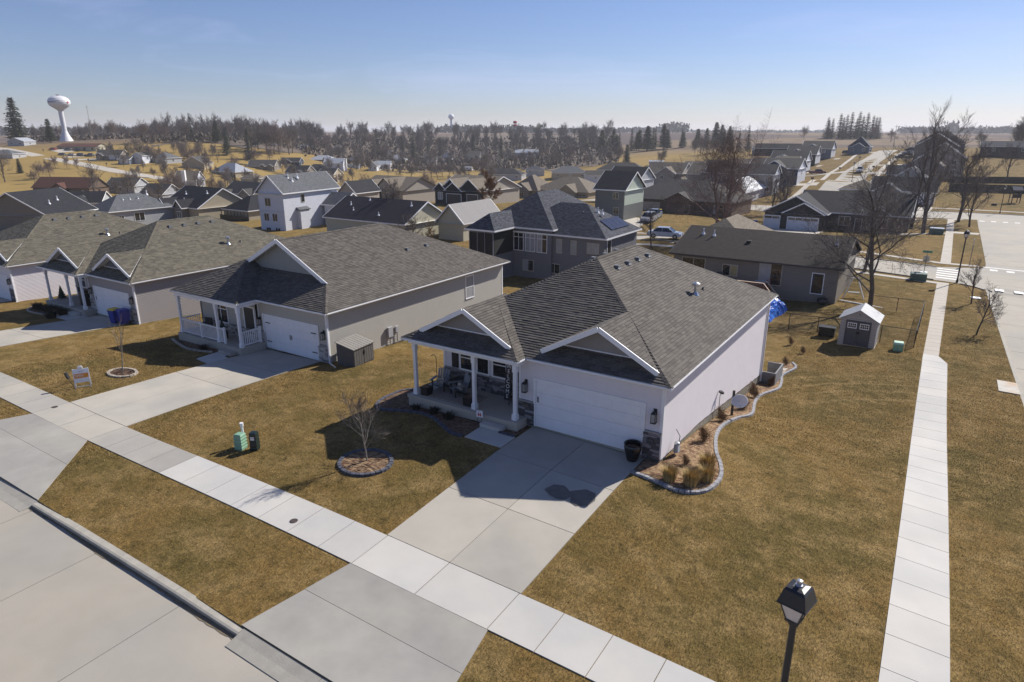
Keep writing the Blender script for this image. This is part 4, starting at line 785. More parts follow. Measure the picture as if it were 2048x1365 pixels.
CR = house('cream sided house with dark standing seam metal roof and paler metal wing', (-55.9, 51.4), -.96, -4.3, 0,
    [(-17.6, 0, 0, 11, 0, 2.95, 'gx', w_cream)], w_cream, r_metal_d, white, [('w', 'F', -7.4, .4, -1.6, 1.0, 1.0, white, 2, glass_lt), ('w', 'F', -5.9, .4, -1.9, .45, 1.3, white, 1), ('p', -14.4, 3.4, 1.7, 1.4), ('p', -12.7, 2.2, 1.1, 1.2), ('p', -2.2, 4.2, 2.2, 1.4), ('p', -6.5, 1.4, .8, 1.2), ('p', -11.5, 4.8, 2.5, 1.3)])
block(CR, (.6, 6.2, 6.2, 17.2, 3.2, 2.75, 'gy'), -1, w_cream, r_metal_l, white); door(CR, 'R', (5.8, 9), .5, .95, 2.1, black)
W2 = house('tall white two storey house with grey gable roof and bay, behind the greige house', (-82.1, 50.9), 2.3, -4.6, 7,
    [(-6.4, 0, 0, 14.6, 0, 2.9, 'gy'), (-.3, 4.6, 9.3, 15.5, -2.6, 2.0, 'gx')], w_white, r_grey, white, [
    ('w', 'F', -3.9, .4, -2.2, 1.2, 1.25, w_white, 2), ('w', 'F', -4.5, .4, -4.7, 1.0, 1.2, w_white, 2), ('w', 'F', -2.6, .4, -4.7, 1.0, 1.2, w_white, 2), ('w', 'F', -4.3, .4, -6.7, 1.0, .8, w_white, 2, glass), ('w', 'F', -2.2, .4, -6.7, 1.0, .8, w_white, 2, glass), ('w', 'R', -.4, 5.0, -1.75, .75, 1.2, tr_tan, 1),
    ('p', -2.6, 4.2, 2.0, 2.0), ('p', -2.2, 6.0, 2.1, 1.8), ('p', -1.9, 4.4, 1.6, 1.8), ('b', -.4, .35, 3.4, 5.6, -6.5, -2.9, 'bay', w_white), ('b', -6.15, -.25, .28, .4, -3.15, -3.0, 'belt_trim', w_white)])
mb = MB(); uvpoly(mb, [(-.4, 3.2, 4.35), (.55, 3.2, 3.95), (.55, 5.8, 3.95), (-.4, 5.8, 4.35)]); mb.box(-.4, 3.2, 3.85, .5, 5.8, 3.93); mb.obj('bay_roof', r_grey, W2)
DG = house('dark roofed house with one long sunlit tan gable wall left of the tall white house', (-114.3, 55.5), -2.5, -6, 0,
    [(-13.1, 0, 0, 12.4, 0, 3.6, 'gx', w_tan), (-6.5, -3.2, -1.4, 4, 0, 1.6, 'gy', w_greige), (-12.2, -9, -1.4, 4, 0, 1.6, 'gy', w_greige), (.5, 9, 5, 17, -.4, 2.6, 'hip', w_tan)], w_greige, r_dark, white, [('p', -9, 3.6, 2.1, 1.5), ('p', -6.7, 1.6, 1, 1.5), ('p', -2.5, 4.2, 2.5, 1.5), ('w', 'F', -10.6, -1, -2, 1.4, 1.2), ('w', 'F', -4.8, -1, -2, 1.4, 1.2)])
mb = MB()
for i in range(9): mb.bar((1.5+i*1.05, 4.2, -.6), (1.5+i*1.05, 4.2, 3.0), .12)
mb.box(1, 4.1, .9, 10.2, 6.5, 1.1); mb.box(1, 4.1, 2, 10.2, 4.2, 2.08); mb.box(1, 4.12, 1.1, 10.2, 4.16, 2.0); mb.obj('dark_deck', black, DG)
GP = house('pale grey house with hipped blue grey roof and three small white vents behind the tan grey house', (-122.9, 42.7), -2.5, -6, 0,
    [(-8.8, 0, 0, 13.5, 0, 2.75, 'hip')], w_pale, r_grey, white, [('w', 'R', -.4, 2.5, -1.8, .9, .8), ('w', 'R', -.4, 6.0, -2.2, 1.9, 1.5), ('p', -2.9, 4.6, 1.7, 1.2), ('p', -2.9, 6, 1.7, 1.2), ('p', -2.9, 7.6, 1.7, 1.2), ('p', -3.9, 10, 2.3, 2)])
house('gable ended grey house cut off by the left edge, dark blue roof', (-122.5, 32.2), -2.16, -5.6, 24, [(-15.4, 0, 0, 12, 0, 4.0, 'gy')], w_greige, r_dark, white, [('p', -3, 4, 1.7, 1.6), ('p', -4, 7, 2.1, 1.6)])
HB = house('low house with white garage gable and tan brick entry gable near the left edge', (-201.3, 67.3), -7.7, -11.3, 42,
    [(-9.3, 0, 0, 12, 0, 2.9, 'gy', w_pale), (-3, 10.5, 3.5, 13, 0, 3.0, 'gx', w_pale), (2.4, 7.2, .8, 6, 0, 2.1, 'gy', w_tanb), (-.5, 3, 2, 6, .3, 1.5, 'gy', w_pale)], w_pale, r_dark, white, [('g', -4.2, .4, -3.0, 5, 2.2, 4, door_w), ('w', 'F', 4.9, 1.2, -2.0, 1, 1.4), ('w', 'F', 9.2, 3.9, -1.8, 1.1, 1.2)])
SG = house('low house with tan brick gable wall under a dark gable roof right of the tall white house', (-105.5, 90), -1.7, -5.4, 5, [(-5.8, 0, 0, 9.5, 0, 2.7, 'gy', w_taupel)], w_taupel, r_dark, white)
BG = house('charcoal house with three stacked black gables, white trim and dark garage doors', (-78, 102), -.85, -4.3, 0,
    [(-14.3, 0, 1, 17, 0, 2.9, 'gx', w_taupel), (-13.6, -9.6, -.8, 6, 0, 1.7, 'gy', w_dark), (-12, -6.4, .2, 8, .2, 2.3, 'gy', w_dark), (-9.8, -4.6, -1.4, 6, 0, 1.9, 'gy', w_dark), (-6.6, -.2, -.4, 8, .1, 2.6, 'gy', w_dark)], w_dark, r_tan, white, [('w', 'F', -11.6, -.4, -2.2, 1.3, 1.6, white, 2, glass_lt), ('g', -7.2, -1.0, -3, 4.2, 2.2, 4, door_br), ('g', -2.6, 0, -3, 3.0, 2.2, 4, door_br)])
T2 = house('tan sided house with three tan gables and dark garage doors behind the dark metal roof', (-104.8, 104.4), -2.25, -5.8, 0,
    [(-16.1, 0, 1, 16, 0, 3.1, 'gx', w_taupel), (-15.6, -12.2, -.8, 6, 0, 1.6, 'gy', w_dark), (-11.6, -6.2, -1.2, 6, 0, 1.9, 'gy', w_dark), (-13.5, -8.5, .3, 8, .2, 2.3, 'gy', w_taupel), (-9, -1.5, -.2, 9, .1, 3.0, 'gy', w_taupel)], w_taupel, r_tan, tr_brown, [('g', -8.8, -.8, -3, 4.3, 2.2, 4, door_br), ('g', -3.6, .2, -3, 2.7, 2.2, 4, door_br), ('w', 'F', -13.8, -.4, -2.2, 1.1, 1.6, tr_tan)])
# generic smaller houses: label, corner, eave z, ground z, yaw, w, d, rise, kind, wall, roof, extras
def small(label, Rc, ze, zb, yaw, w, d, rise, kind, wm, rm, tm=white, gables=(), nw=2, extra=(), gdoor=None, wr=1):
    bl = [(-w, 0, 0, d, 0, rise, kind)]+[(-w+a*w, -w+b_*w, -1.2, d*.4, 0, min(2.2, (b_-a)*w*.32), 'gy') for a, b_ in gables]; fe = []
    hz = ze-zb; fy = .4
    for i in range(nw):
        x = -w*(i+.5)/nw
        if any(a*w-w < x < b_*w-w for a, b_ in gables): fe.append(('w', 'F', x, -.8, -1.9, 1.1, 1.1, tm, 2)); continue
        fe.append(('w', 'F', x, fy, -1.8, 1.1, 1.1, tm, 2, random.choice([None, glass_lt])))
        if hz > 4.6: fe.append(('w', 'F', x, fy, -4.4, 1.1, 1.1, tm, 2))
    for i in range(wr): fe.append(('w', 'R', -.4, d*(i+.5)/wr, -1.8, 1.0, 1.0, tm, 2))
    if gdoor: fe.append(('g', gdoor, fy, -hz+.5 if hz < 4 else -hz+.5, 4.4, 2.2, 4, door_w))
    return house(label, Rc, ze, zb-.4, yaw, bl, wm, rm, tm, tuple(fe)+tuple(extra))
small('long low house with rusty red brown roof on the straw slope at left', (-255.8, 102.4), -7.9, -10.7, 25, 24, 11, 3.6, 'gx', w_brown, r_red, tr_brown, ((.38, .62),), 4)
small('grey roofed low house behind the bare tree right of the red brown roof', (-254, 118), -8.2, -11, 25, 13, 10, 3, 'gx', w_pale, r_mid, white, (), 3)
small('house with olive grey hip roof in front of the white chimney house', (-225.9, 112.6), -9.5, -12.3, 13, 11.5, 10, 3.4, 'gx', w_pale, r_mid, white, (), 2)
small('house with triangular grey gable left of the tall white house', (-207.8, 136.7), -10.6, -13.5, 0, 19, 12, 4.2, 'gx', w_greige, r_mid, white, ((.1, .35), (.62, .98)), 2)
small('white house with tall white chimney and sunroom', (-265.9, 151.4), -8.4, -11.7, 33, 10.2, 10, 3.8, 'gx', w_white, r_tan, white, (), 3, (('c', -5, 0, 4.2, 1.5, 1.2), ('p', -2, 3, 1)))
small('house with yellow tan gable wall facing the camera above the chimney', (-324.3, 194.3), -4.4, -7.4, 33, 12.5, 12, 3.8, 'gy', w_tan, r_mid, white, (), 2)
small('narrow white two storey gabled house at the foot of the west road', (-351.3, 176.6), -.3, -4.5, 33, 5.8, 12, 1.8, 'gy', w_white, r_mid, white, (), 1)
small('grey hip roofed house with pale stone front next to the narrow white house', (-347.4, 186.1), -1.8, -4.8, 10, 11.6, 12, 2.9, 'hip', w_pale, r_grey, white, (), 3)
small('small grey garage at the foot of the west road', (-351.9, 169.7), -2.1, -4.6, 33, 6.5, 8, 1.6, 'gx', w_blueg, r_mid, white, (), 1, gdoor=-3)
small('tan grey ranch with little front gable below the water tower', (-376.2, 178.1), -.5, -3.3, 33, 14, 10, 2.8, 'gx', w_greige, r_mid, white, ((.05, .35),), 3, gdoor=-4)
small('long brown roofed ranch on the hill just under the water tower', (-433, 193.7), 3.0, .2, 25, 27, 12, 1.9, 'gx', w_cream, r_red, tr_brown, (), 5)
small('white gabled house on the hilltop by the big spruce', (-482.8, 175.6), 6.0, 3.3, 33, 11, 12, 2.2, 'gy', w_pale, r_wht, white, (), 2)
small('pale house with grey hip roof at the far left edge by the road', (-423.2, 144.8), .2, -2.5, 33, 14.7, 12, 2.2, 'hip', w_pale, r_grey, white, (), 2)
small('house with pale lilac roof behind bare shrubs, left of the three gables', (-296.1, 192.3), -7.8, -10.6, 5, 18.3, 12, 4.2, 'hip', w_tan, r_wht, white, (), 3)
small('cream house with tan hip roof and two dark evergreens beside it', (-262, 178), -9, -12, 10, 9, 9, 2.4, 'hip', w_cream, r_tan, white, (), 2)
small('brown gabled house with two white dormer gables in the valley', (-316.8, 232.9), -7.0, -9.9, 33, 16, 12, 3.3, 'gx', w_greige, r_mid, white, ((.45, .68), (.72, .95)), 1)
small('dark roofed house with brown gable in the cluster above the tall white house', (-285, 228), -9.4, -12.2, 20, 13, 12, 3.6, 'gx', w_greige, r_dark, white, ((.55, .9),), 1)
small('tan gabled house with white trim right of the brown gable', (-268, 232), -10.2, -13.2, 20, 10, 12, 3.2, 'gx', w_tan, r_dark, white, ((.3, .9),), 1)
small('navy sided gabled house behind the valley cluster', (-330, 262), -6.0, -9.2, 33, 12, 10, 2.4, 'gx', w_navy, r_dark, white, ((.05, .6),), 1)
small('house with wide tan hip roof above the tall white house', (-296.2, 251.5), -10.6, -13.5, 15, 17, 12, 4.2, 'hip', w_tan, r_mid, white, (), 3)
small('brick house with shiny blue grey hip roof in the valley', (-339.3, 299.1), -6.2, -9, 33, 18, 12, 2.7, 'hip', w_brown, r_wht, white, (), 4)
small('white two storey house with white chimney on its right', (-310.2, 279.1), -7.0, -12, 33, 12.5, 10, 3.0, 'gx', w_white, r_wht, white, ((.0, .4),), 2, (('c', 1.2, 2, 2.5, 1.3, 1.3),))
small('dark blue house among the trees on the rise', (-383, 262), -.2, -5, 20, 11, 9, 2, 'gx', w_navy, r_wht, white, (), 3)
small('pale multi gabled house half hidden by trees on the rise', (-400, 300), 1.5, -4, 25, 8, 9, 2.6, 'gy', w_tan, r_grey, white, (), 2)
small('grey blue roofed long house on the rise among bare trees', (-398, 330), -1, -5.5, 20, 16, 10, 3.2, 'gx', w_blueg, r_wht, white, (), 3)
small('grey gabled house at the end of the rise among bare trees', (-400, 362), -2, -7.5, 20, 8, 9, 3.2, 'gy', w_pale, r_mid, white, (), 2)
small('small white cottage with dark roof below the wooded rise', (-362, 342), -8, -11.5, 33, 6, 8, 2.4, 'gy', w_white, r_mid, white, (), 1)
small('white gabled barn like house in the middle of the valley', (-305, 303.5), -9.6, -13.6, 33, 6, 14, 2.8, 'gy', w_white, r_grey, white, (), 2)
small('long grey outbuilding left of the white barn like house', (-318, 300), -10.5, -13.4, 33, 9, 8, 2, 'gx', w_blueg, r_grey, white, (), 0)
small('white house with grey roof and small porch in mid valley', (-318, 330), -10, -13.6, 33, 11, 9, 2.4, 'gx', w_white, r_wht, white, (), 3)
small('cream house with lilac grey hip roof and white front gable', (-354.9, 387.2), -9.5, -13.5, 33, 15, 12, 3.6, 'hip', w_cream, r_wht, white, ((.1, .5),), 2)
small('white house with slate roof behind the cream hip roofed house', (-405, 425), -7.4, -11, 33, 18, 11, 3, 'gx', w_white, r_grey, white, ((.0, .4),), 2)
small('weathered brown grey house right of the cream hip roofed house', (-330, 395), -10, -13.8, 33, 10, 9, 3, 'gx', w_taupel, r_mid, white, (), 1)
small('cream house with two front gables near the valley bottom', (-345, 420), -8, -12.8, 33, 15, 10, 3, 'gx', w_cream, r_mid, white, ((.1, .4), (.6, .9)), 1)
small('tall bright white house with steep roof and white chimney near the valley bottom', (-336.8, 423.6), -7.5, -12.8, 33, 8, 10, 3.4, 'gy', w_white, r_slate, white, (), 2, (('c', 1.2, 3, 3, 1.3, 1.3),))
small('cream two storey house beside the tall bright white house', (-318, 437), -7, -12.6, 33, 13, 10, 3.2, 'gx', w_cream, r_mid, white, (), 2)
small('long pale building with flat silver roof by the creek trees', (-282.5, 471.4), -5.1, -10, 33, 20, 12, 2.6, 'gx', w_pale, r_wht, white, (), 5)
small('tiny white gabled cottage by the creek trees', (-262, 492), -4.6, -9, 33, 5.5, 8, 2.6, 'gy', w_white, r_wht, white, (), 1)
small('house with wide black hip roof and paler low wing near the hay strip', (-201.4, 315.7), -12.2, -15.4, 20, 27, 14, 3.3, 'hip', w_pale, r_dark, white, (), 4)
small('house with broad blue grey hip roof above the tan hipped house', (-167.3, 333.8), -11, -14.2, 33, 21, 14, 3.6, 'hip', w_tan, r_grey, white, (), 3)
small('small blue roofed house left of the broad blue grey hip roof', (-200, 340), -10.6, -13.6, 33, 12, 11, 2.4, 'hip', w_pale, r_slate, white, (), 2)
small('house with wide dark green grey hip roof behind the dark two storey house', (-137.1, 343.3), -9.2, -12.3, 12, 28, 14, 4.0, 'hip', w_pale, r_mid, white, (), 5)
small('white sided garage with dark roof between the hip roofs', (-140, 300), -9.6, -12.6, 33, 11, 9, 2.2, 'gx', w_white, r_mid, white, (), 1)
small('silver roofed metal shed beside the tall pointed spruce', (-142, 385), -6.0, -9, 10, 9, 6, .8, 'gx', w_blueg, r_wht, white, (), 0)
AP = small('long taupe apartment block with brown grey roof, balconies and a sunlit white end', (-28.8, 166.7), 1.2, -4.3, 0, 19.1, 8.5, 2.5, 'gx', w_taupel, r_mid, white, (), 5)
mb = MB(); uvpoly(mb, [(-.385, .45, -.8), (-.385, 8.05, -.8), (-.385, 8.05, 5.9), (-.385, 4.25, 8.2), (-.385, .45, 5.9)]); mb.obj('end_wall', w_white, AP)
for x in (-3.4, -9.8, -15.4): mb = MB(); mb.box(x-1.1, -.7, 2.9, x+1.1, .4, 3.05); [mb.bar((x-1.1+i*.28, -.66, 3.05), (x-1.1+i*.28, -.66, 3.9), .04) for i in range(9)]; mb.box(x-1.15, -.7, 3.9, x+1.15, -.62, 3.97); mb.obj('balcony', black, AP)
for i in range(6):
    small(['first', 'second', 'third', 'fourth', 'fifth', 'sixth'][i]+' unit from the left in the stepped row of attached houses', (-78+i*8.2, 232+i*1.5), -1.6+i*.55, -6+i*.5, 0, 8.1, 10, 2.2+i*.02, 'gx', w_greige, r_tan if i % 2 else r_mid, white, (), 1)
small('brown house with stacked entry gable, left of two behind the big bare tree', (-62, 190), -.8, -6, 0, 13, 11, 3.2, 'gx', w_taupel, r_tan, white, ((.35, .85),), 1)
small('brown house with stacked entry gable, right of two behind the big bare tree', (-47.5, 186), -.5, -5.6, 0, 12, 11, 3.2, 'gx', w_taupel, r_tan, white, ((.35, .85),), 1)
WM = small('house with blue grey and snow white hipped metal roof behind the brown brick ranch', (-30.7, 145.8), -2.1, -5.2, 0, 8.2, 22, 2.9, 'hip', w_white, r_slate, white, (), 1)
mb = MB(); uvpoly(mb, [(.02, 0, 3.52), (.02, 22, 3.52), (-4.1, 17.9, 6.43), (-4.1, 4.1, 6.43)]); mb.obj('metal_roof', seam('white_metal', (.68, .70, .72)), WM)
small('grey hip roofed house just behind the white metal roof', (-34.6, 165), -1.5, -4.9, 0, 9, 15, 3.2, 'hip', w_pale, r_grey, white, (), 1)
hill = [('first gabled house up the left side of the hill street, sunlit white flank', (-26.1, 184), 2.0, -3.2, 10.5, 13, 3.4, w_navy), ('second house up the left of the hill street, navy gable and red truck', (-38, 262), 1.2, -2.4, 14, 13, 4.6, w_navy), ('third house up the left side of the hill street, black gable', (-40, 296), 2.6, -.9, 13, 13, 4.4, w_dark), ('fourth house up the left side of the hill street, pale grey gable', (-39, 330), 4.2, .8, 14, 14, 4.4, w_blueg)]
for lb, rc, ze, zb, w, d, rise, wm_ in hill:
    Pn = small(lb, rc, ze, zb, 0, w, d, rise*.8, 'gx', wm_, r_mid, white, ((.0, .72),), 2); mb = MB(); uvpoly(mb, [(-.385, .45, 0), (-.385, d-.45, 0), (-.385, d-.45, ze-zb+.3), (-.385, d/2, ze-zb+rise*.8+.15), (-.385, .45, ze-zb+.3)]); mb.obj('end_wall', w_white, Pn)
small('blue grey house with porch gable at the top of the hill street', (-24.8, 345), 5.0, 1.8, 0, 10, 13, 4.6, 'hip', w_blueg, r_slate, white, ((.2, .8),), 2)
small('long low dark roof behind the left side of the hill street', (-55, 356), 3.5, 1, 0, 26, 9, 2.4, 'gx', w_dark, r_dark, white, (), 0)
small('far dark roof left of the long low dark roof', (-82, 420), 1.0, -1, 0, 16, 9, 2.4, 'gx', w_blueg, r_grey, white, ((.2, .5),), 0)
S2 = small('tall taupe house seen from behind the twin trees on the right, sunlit right roof edge', (13.5, 223.8), 4.3, -2, 0, 13, 14, 4.6, 'gy', w_taupel, r_mid, white, (), 2)
small('grey house with steep gable further up on the right', (11, 262), 7.0, .5, 0, 14, 14, 4.5, 'gy', w_greige, r_grey, white, (), 1)
small('uppermost grey roofed house on the right of the hill street', (13, 315), 7.5, 2, 0, 18, 14, 4.6, 'hip', w_blueg, r_mid, white, (), 1)
small('brown two storey house with white dormer wall behind the twin trees', (8.6, 203), 2.5, -2, 0, 10.5, 12, 3.8, 'gy', w_taupel, r_tan, white, (), 1)
small('long dark low roof on the right of the hill crest', (38, 330), 6.0, 2.4, 0, 20, 9, 2.2, 'gx', w_dark, r_slate, white, (), 2)
small('pale grey gabled house with twin window behind the bare trees at right', (5.5, 180.6), .4, -3, 0, 8.3, 12, 3.0, 'gy', w_pale, r_grey, white, (), 1, (('b', -13, -7.5, 3, 10, -3.4, -.1, 'garage_wing', w_pale),))
small('dark roofed wing house beside the pale grey gable on the right', (1.0, 190), .9, -3.1, 0, 6, 8, 2.4, 'gx', w_blueg, r_slate, white, (), 1)
small('taupe house with dark blue roof and small gable across the second cross street', (8.5, 155), -.9, -4.0, 0, 13.5, 10, 3.0, 'gx', w_taupel, r_dark, white, ((.05, .5),), 0, gdoor=-3.4)
small('tan hip roofed house right of the hill street bottom', (-2.5, 160), -1.3, -4.2, 0, 10, 10, 2.2, 'hip', w_tan, r_tan, white, (), 2)
# ---------------------------------------------------------------- trees
def grow(rng, height, r0, kind='vase', depth=4, nfork=4, spread=.9, twr=.012, seg=4, clear=.28, blen=1., upb=.16, bend=.22):
    """returns lists of tapered polylines: limbs (trunk mesh) and twigs (crown mesh)"""
    limbs, twigs = [], []
    def branch(p, d, ln, r, lv):
        pts = [p.copy()]; rad = [r]; n_ = seg if lv < 2 else 3; end = r*(.62 if lv == 0 else .35)
        for i in range(n_):
            j = .07 if lv == 0 else bend; up = .02 if lv == 0 else upb*(1 if lv < 3 else .5)
            d = (d+Vector((rng.gauss(0, j), rng.gauss(0, j), rng.gauss(0, j*.6)+up))).normalized(); p = p+d*(ln/n_); pts.append(p.copy()); rad.append(r+(end-r)*(i+1)/n_)
        (limbs if lv < 2 else twigs).append((pts, rad, lv))
        if lv >= depth: return
        k = nfork+(2 if lv == 0 else 0)+(1 if lv >= 2 else 0)
        for c in range(k):
            t = (clear if lv == 0 else .22)+(1-(clear if lv == 0 else .22))*(c+rng.random()*.8)/k; t = min(t, .98); f = t*n_; i = min(int(f), n_-1)
            q_ = pts[i].lerp(pts[i+1], f-i); a = rng.uniform(0, 6.283)+c*2.4; dd = (pts[i+1]-pts[i]).normalized()
            x = dd.orthogonal().normalized(); y = dd.cross(x); s_ = spread*(1.15-.55*t if lv == 0 else 1)*rng.uniform(.7, 1.15)
            nd = (dd*math.cos(s_)+(x*math.cos(a)+y*math.sin(a))*math.sin(s_)).normalized()
            branch(q_, nd, ln*rng.uniform(.42, .62)*(1.05-.35*t)*(blen if lv == 0 else 1.08), max(rad[min(i+1, n_)]*rng.uniform(.45, .6), twr*.6), lv+1)
        branch(pts[-1], d, ln*.5, end, lv+1)
    branch(Vector((0, 0, 0)), Vector((0, 0, 1)), height*.62, r0, 0)
    return limbs, twigs
def tubes(mb, lines, twr, sides=None):
    for pts, rad, lv in lines:
        n_ = sides or (8 if lv == 0 else 5 if lv == 1 else 3); t = random.random(); mb.tube(pts, [max(r_, twr) for r_ in rad], n_, cap=False, tone=t)
def bare(name, seed, height, r0, tm=None, cm=None, leaf=None, **kw):
    rng = random.Random(seed); lb, tw = grow(rng, height, r0, **kw); twr = kw.get('twr', .012)
    P = empty(name, (0, 0, 0)); mb = MB(); tubes(mb, lb, twr*1.2); mb.obj('trunk', tm or bark, P)
    mb = MB(); tubes(mb, tw, twr)
    if leaf:
        for pts, rad, lv in tw:
            if lv < 3: continue
            for k in range(leaf[1]):
                q_ = pts[rng.randrange(len(pts))]+Vector((rng.gauss(0, .12), rng.gauss(0, .12), rng.gauss(0, .12))); a = Vector((rng.gauss(0, 1), rng.gauss(0, 1), rng.gauss(0, 1))).normalized()*leaf[2]; b_ = a.orthogonal().normalized()*leaf[2]*.6
                mb.poly([q_-a, q_+b_, q_+a, q_-b_], 1, tone=rng.random())
    zs = [v[2] for v in mb.v]; o = mb.obj('crown', [cm or twig]+([leaf[0]] if leaf else []), P)
    k = height/max(zs); 
    for c_ in P.children: c_.data.transform(Matrix.Scale(k, 4))
    return P
def conifer(name, seed, height, rad, layers=26, per=11, nm=None, bare_base=.06, droop=.25, clump=.32, shape=1.0, gap=.0):
    rng = random.Random(seed); P = empty(name, (0, 0, 0)); mb = MB(); mb.tube([(0, 0, 0), (0, 0, height*.5), (0, 0, height*.97)], [height*.022, height*.014, .02], 7, cap=False); mb.obj('trunk', bark, P)
    mb = MB()
    for i in range(layers):
        t = (i+rng.random()*.6)/layers; z = height*(bare_base+(1-bare_base)*t); r = rad*((1-t)**shape)*rng.uniform(.75, 1.12)+.12
        if rng.random() < gap: continue
        n_ = max(4, int(per*(1-t*.6)))
        for k in range(n_):
            a = 6.283*(k+rng.random()*.7)/n_; rr = r*rng.uniform(.7, 1.1); da = Vector((math.cos(a), math.sin(a), 0)); side = Vector((-math.sin(a), math.cos(a), 0)); m_ = max(2, int(rr/clump)); tn = rng.random()
            for j in range(m_):
                f = (j+.6)/m_; c_ = da*rr*f+Vector((0, 0, z-droop*rr*f*f+rng.gauss(0, .05)*height*.03)); w = clump*rng.uniform(.8, 1.5)*(1.25-f*.5)
                for q_ in range(2):
                    u1 = (da*rng.uniform(.5, 1)+Vector((0, 0, rng.uniform(-.45, .2)))).normalized()*w; u2 = (side*rng.choice((-1, 1))+Vector((0, 0, rng.uniform(-.5, .3)))).normalized()*w*.75
                    mb.poly([c_-u1*.3, c_+u2, c_+u1, c_+u2*-.35], tone=min(1, max(0, tn*.5+rng.random()*.5)))
    mb.obj('crown', nm or needle, P); return P
def put(src, x, y, s=1, label=None, group=None, first=[set()], z=None, rz=None, cat=None, sz=None):
    zz = h(x, y)-.12*s if z is None else z; rz = random.uniform(0, 6.28) if rz is None else rz; s3 = (s, s, s*(sz or 1))
    if src.name not in first[0] and 'category' not in src: c = src; c.location = (x, y, zz); c.rotation_euler = (0, 0, rz); c.scale = s3
    else: c = copy_tree(src, (x, y, zz), rz, s3)
    c['category'] = cat or 'tree'
    if label: c['label'] = label
    if group: c['group'] = group
    elif 'group' in c: del c['group']
    return c
# near trees
yt = bare('young_tree', 11, 3.4, .04, tm=bark_lt, cm=twig, depth=3, nfork=7, spread=.62, twr=.0045, clear=.3, blen=1.5, upb=.1); put(yt, -6.6, -6.05, 1, 'bare young tree with pale trunk in the round dark edged bed on the front lawn', z=h(-6.6, -6.05), rz=.3)
sap = bare('young_tree', 23, 3.7, .035, tm=bark_lt, cm=twig_tan, depth=2, nfork=5, spread=.35, twr=.007, clear=.4); put(sap, -26.1, -5.4, 1, 'thin staked sapling in a small edged ring on the left lawn', z=h(-26.1, -5.4), rz=1)
t1 = bare('bare_tree', 5, 13.5, .24, cm=twig, depth=4, nfork=6, spread=1.05, twr=.010, clear=.14, blen=1.35, upb=.09); put(t1, 6.6, 43.6, 1, 'large wide bare tree standing behind the small garden shed', rz=.6)
t2 = bare('bare_tree', 6, 13.8, .22, cm=twig, depth=4, nfork=5, spread=.8, twr=.011, clear=.22, blen=1.1, upb=.12); put(t2, 4.3, 60.4, 1, 'bare tree beyond the taupe ranch house, just behind the large wide one', rz=2)
vase = bare('bare_tree', 9, 21.5, .4, cm=twig, depth=4, nfork=5, spread=.52, twr=.015, clear=.1, blen=1.5, upb=.2); put(vase, 8.3, 104.5, 1, 'tall upright many stemmed bare tree by the far sidewalk', rz=1)
put(vase, 6.2, 112, .8, 'slimmer bare tree close behind the tall upright one by the far sidewalk', rz=4)
mid = bare('bare_tree', 14, 9.5, .2, cm=twig, depth=4, nfork=5, spread=.8, twr=.013, clear=.2, blen=1.5, upb=.13); put(mid, 14.7, 119.2, 1.05, 'round headed bare tree on the far verge beside the side street', rz=2)
g1 = bare('bare_tree', 17, 4.9, .075, cm=twig, depth=3, nfork=6, spread=.6, twr=.009, clear=.34); put(g1, 14.3, 49.9, 1, 'young bare tree on the verge nearest the crosswalk')
g2 = bare('bare_tree', 18, 4.4, .07, cm=twig, depth=3, nfork=7, spread=.9, twr=.009, clear=.38, upb=.05); g2 = put(g2, 14.45, 37.1, 1, 'crooked leaning bare tree on the verge, nearer of the two verge trees'); g2.rotation_euler = (R(4), R(13), 1)
big = bare('bare_tree', 31, 17.5, .33, tm=mat('reddish_bark', (.15, .095, .08), .95, .25, 4, tone=.25), cm=mat('reddish_twigs', (.17, .11, .09), .95, .3, 3, tone=.3), depth=4, nfork=6, spread=1.05, twr=.012, clear=.14, blen=1.75, upb=.1); put(big, -14.6, 71, 1, 'tall reddish bare tree with twin stems in front of the brown brick ranch', rz=.8)
put(big, -15.9, 72.2, .86, 'shorter reddish bare stem joined beside the tall reddish tree', rz=3.1)
put(g1, -20.6, 59.5, 1.3, 'small dark bare tree between the grey house and the taupe ranch', rz=1)
rust = bare('oak_tree', 41, 8.5, .14, cm=twig_tan, depth=4, nfork=5, spread=.9, twr=.016, clear=.2, leaf=(twig_red, 3, .10)); put(rust, -72.4, 97.5, 1, 'rust leaved oak in front of the tan sided gable')
for i, (x, y, s_, lb) in enumerate([(-64.5, 58, .75, 'thin bare tree in front of the dark metal roof'), (-50.5, 47, .5, 'straw coloured bare shrub tree beside the cream gable wall'), (-95.6, 92, .62, 'small bare tree against the tan gable wall in mid neighbourhood'), (-24, 160, .8, 'bare tree in front of the sunlit apartment end'), (-31, 141, .72, 'shrubby bare tree beside the white metal roof'), (-16.4, 118, .7, 'bare tree by the road right of the dark corner house roof'), (-20, 126, .85, 'bare tree in front of the hill street foot'),
        (13, 128, 1.4, 'bare tree over the second cross street by the garage'), (13.3, 161, .7, 'spindly bare tree on the lawn beyond the second cross street'), (24.6, 233, 1.0, 'bare tree behind the long dark fence on the right'), (-240, 96.6, 1.25, 'large spreading bare tree beside the red brown roof'), (-232, 104, 1.0, 'smaller bare tree right beside the large spreading one at left'), (-322, 101, 1.25, 'dense grey bare tree at the left picture edge'), (-330, 96, 1.1, 'second dense grey bare tree at the left picture edge')]):
    put([mid, mid, mid, mid, mid][i % 5] if i != 8 else g1, x, y, s_*(1.2 if i < 14 else 1), lb)
sh_tan = bare('bare_shrub', 51, 3.0, .04, cm=twig_tan, tm=twig_tan, depth=3, nfork=7, spread=.75, twr=.012, clear=.02); put(sh_tan, -50, 49.5, 1.5, 'bushy tan bare shrub below the cream gable wall', cat='shrub')
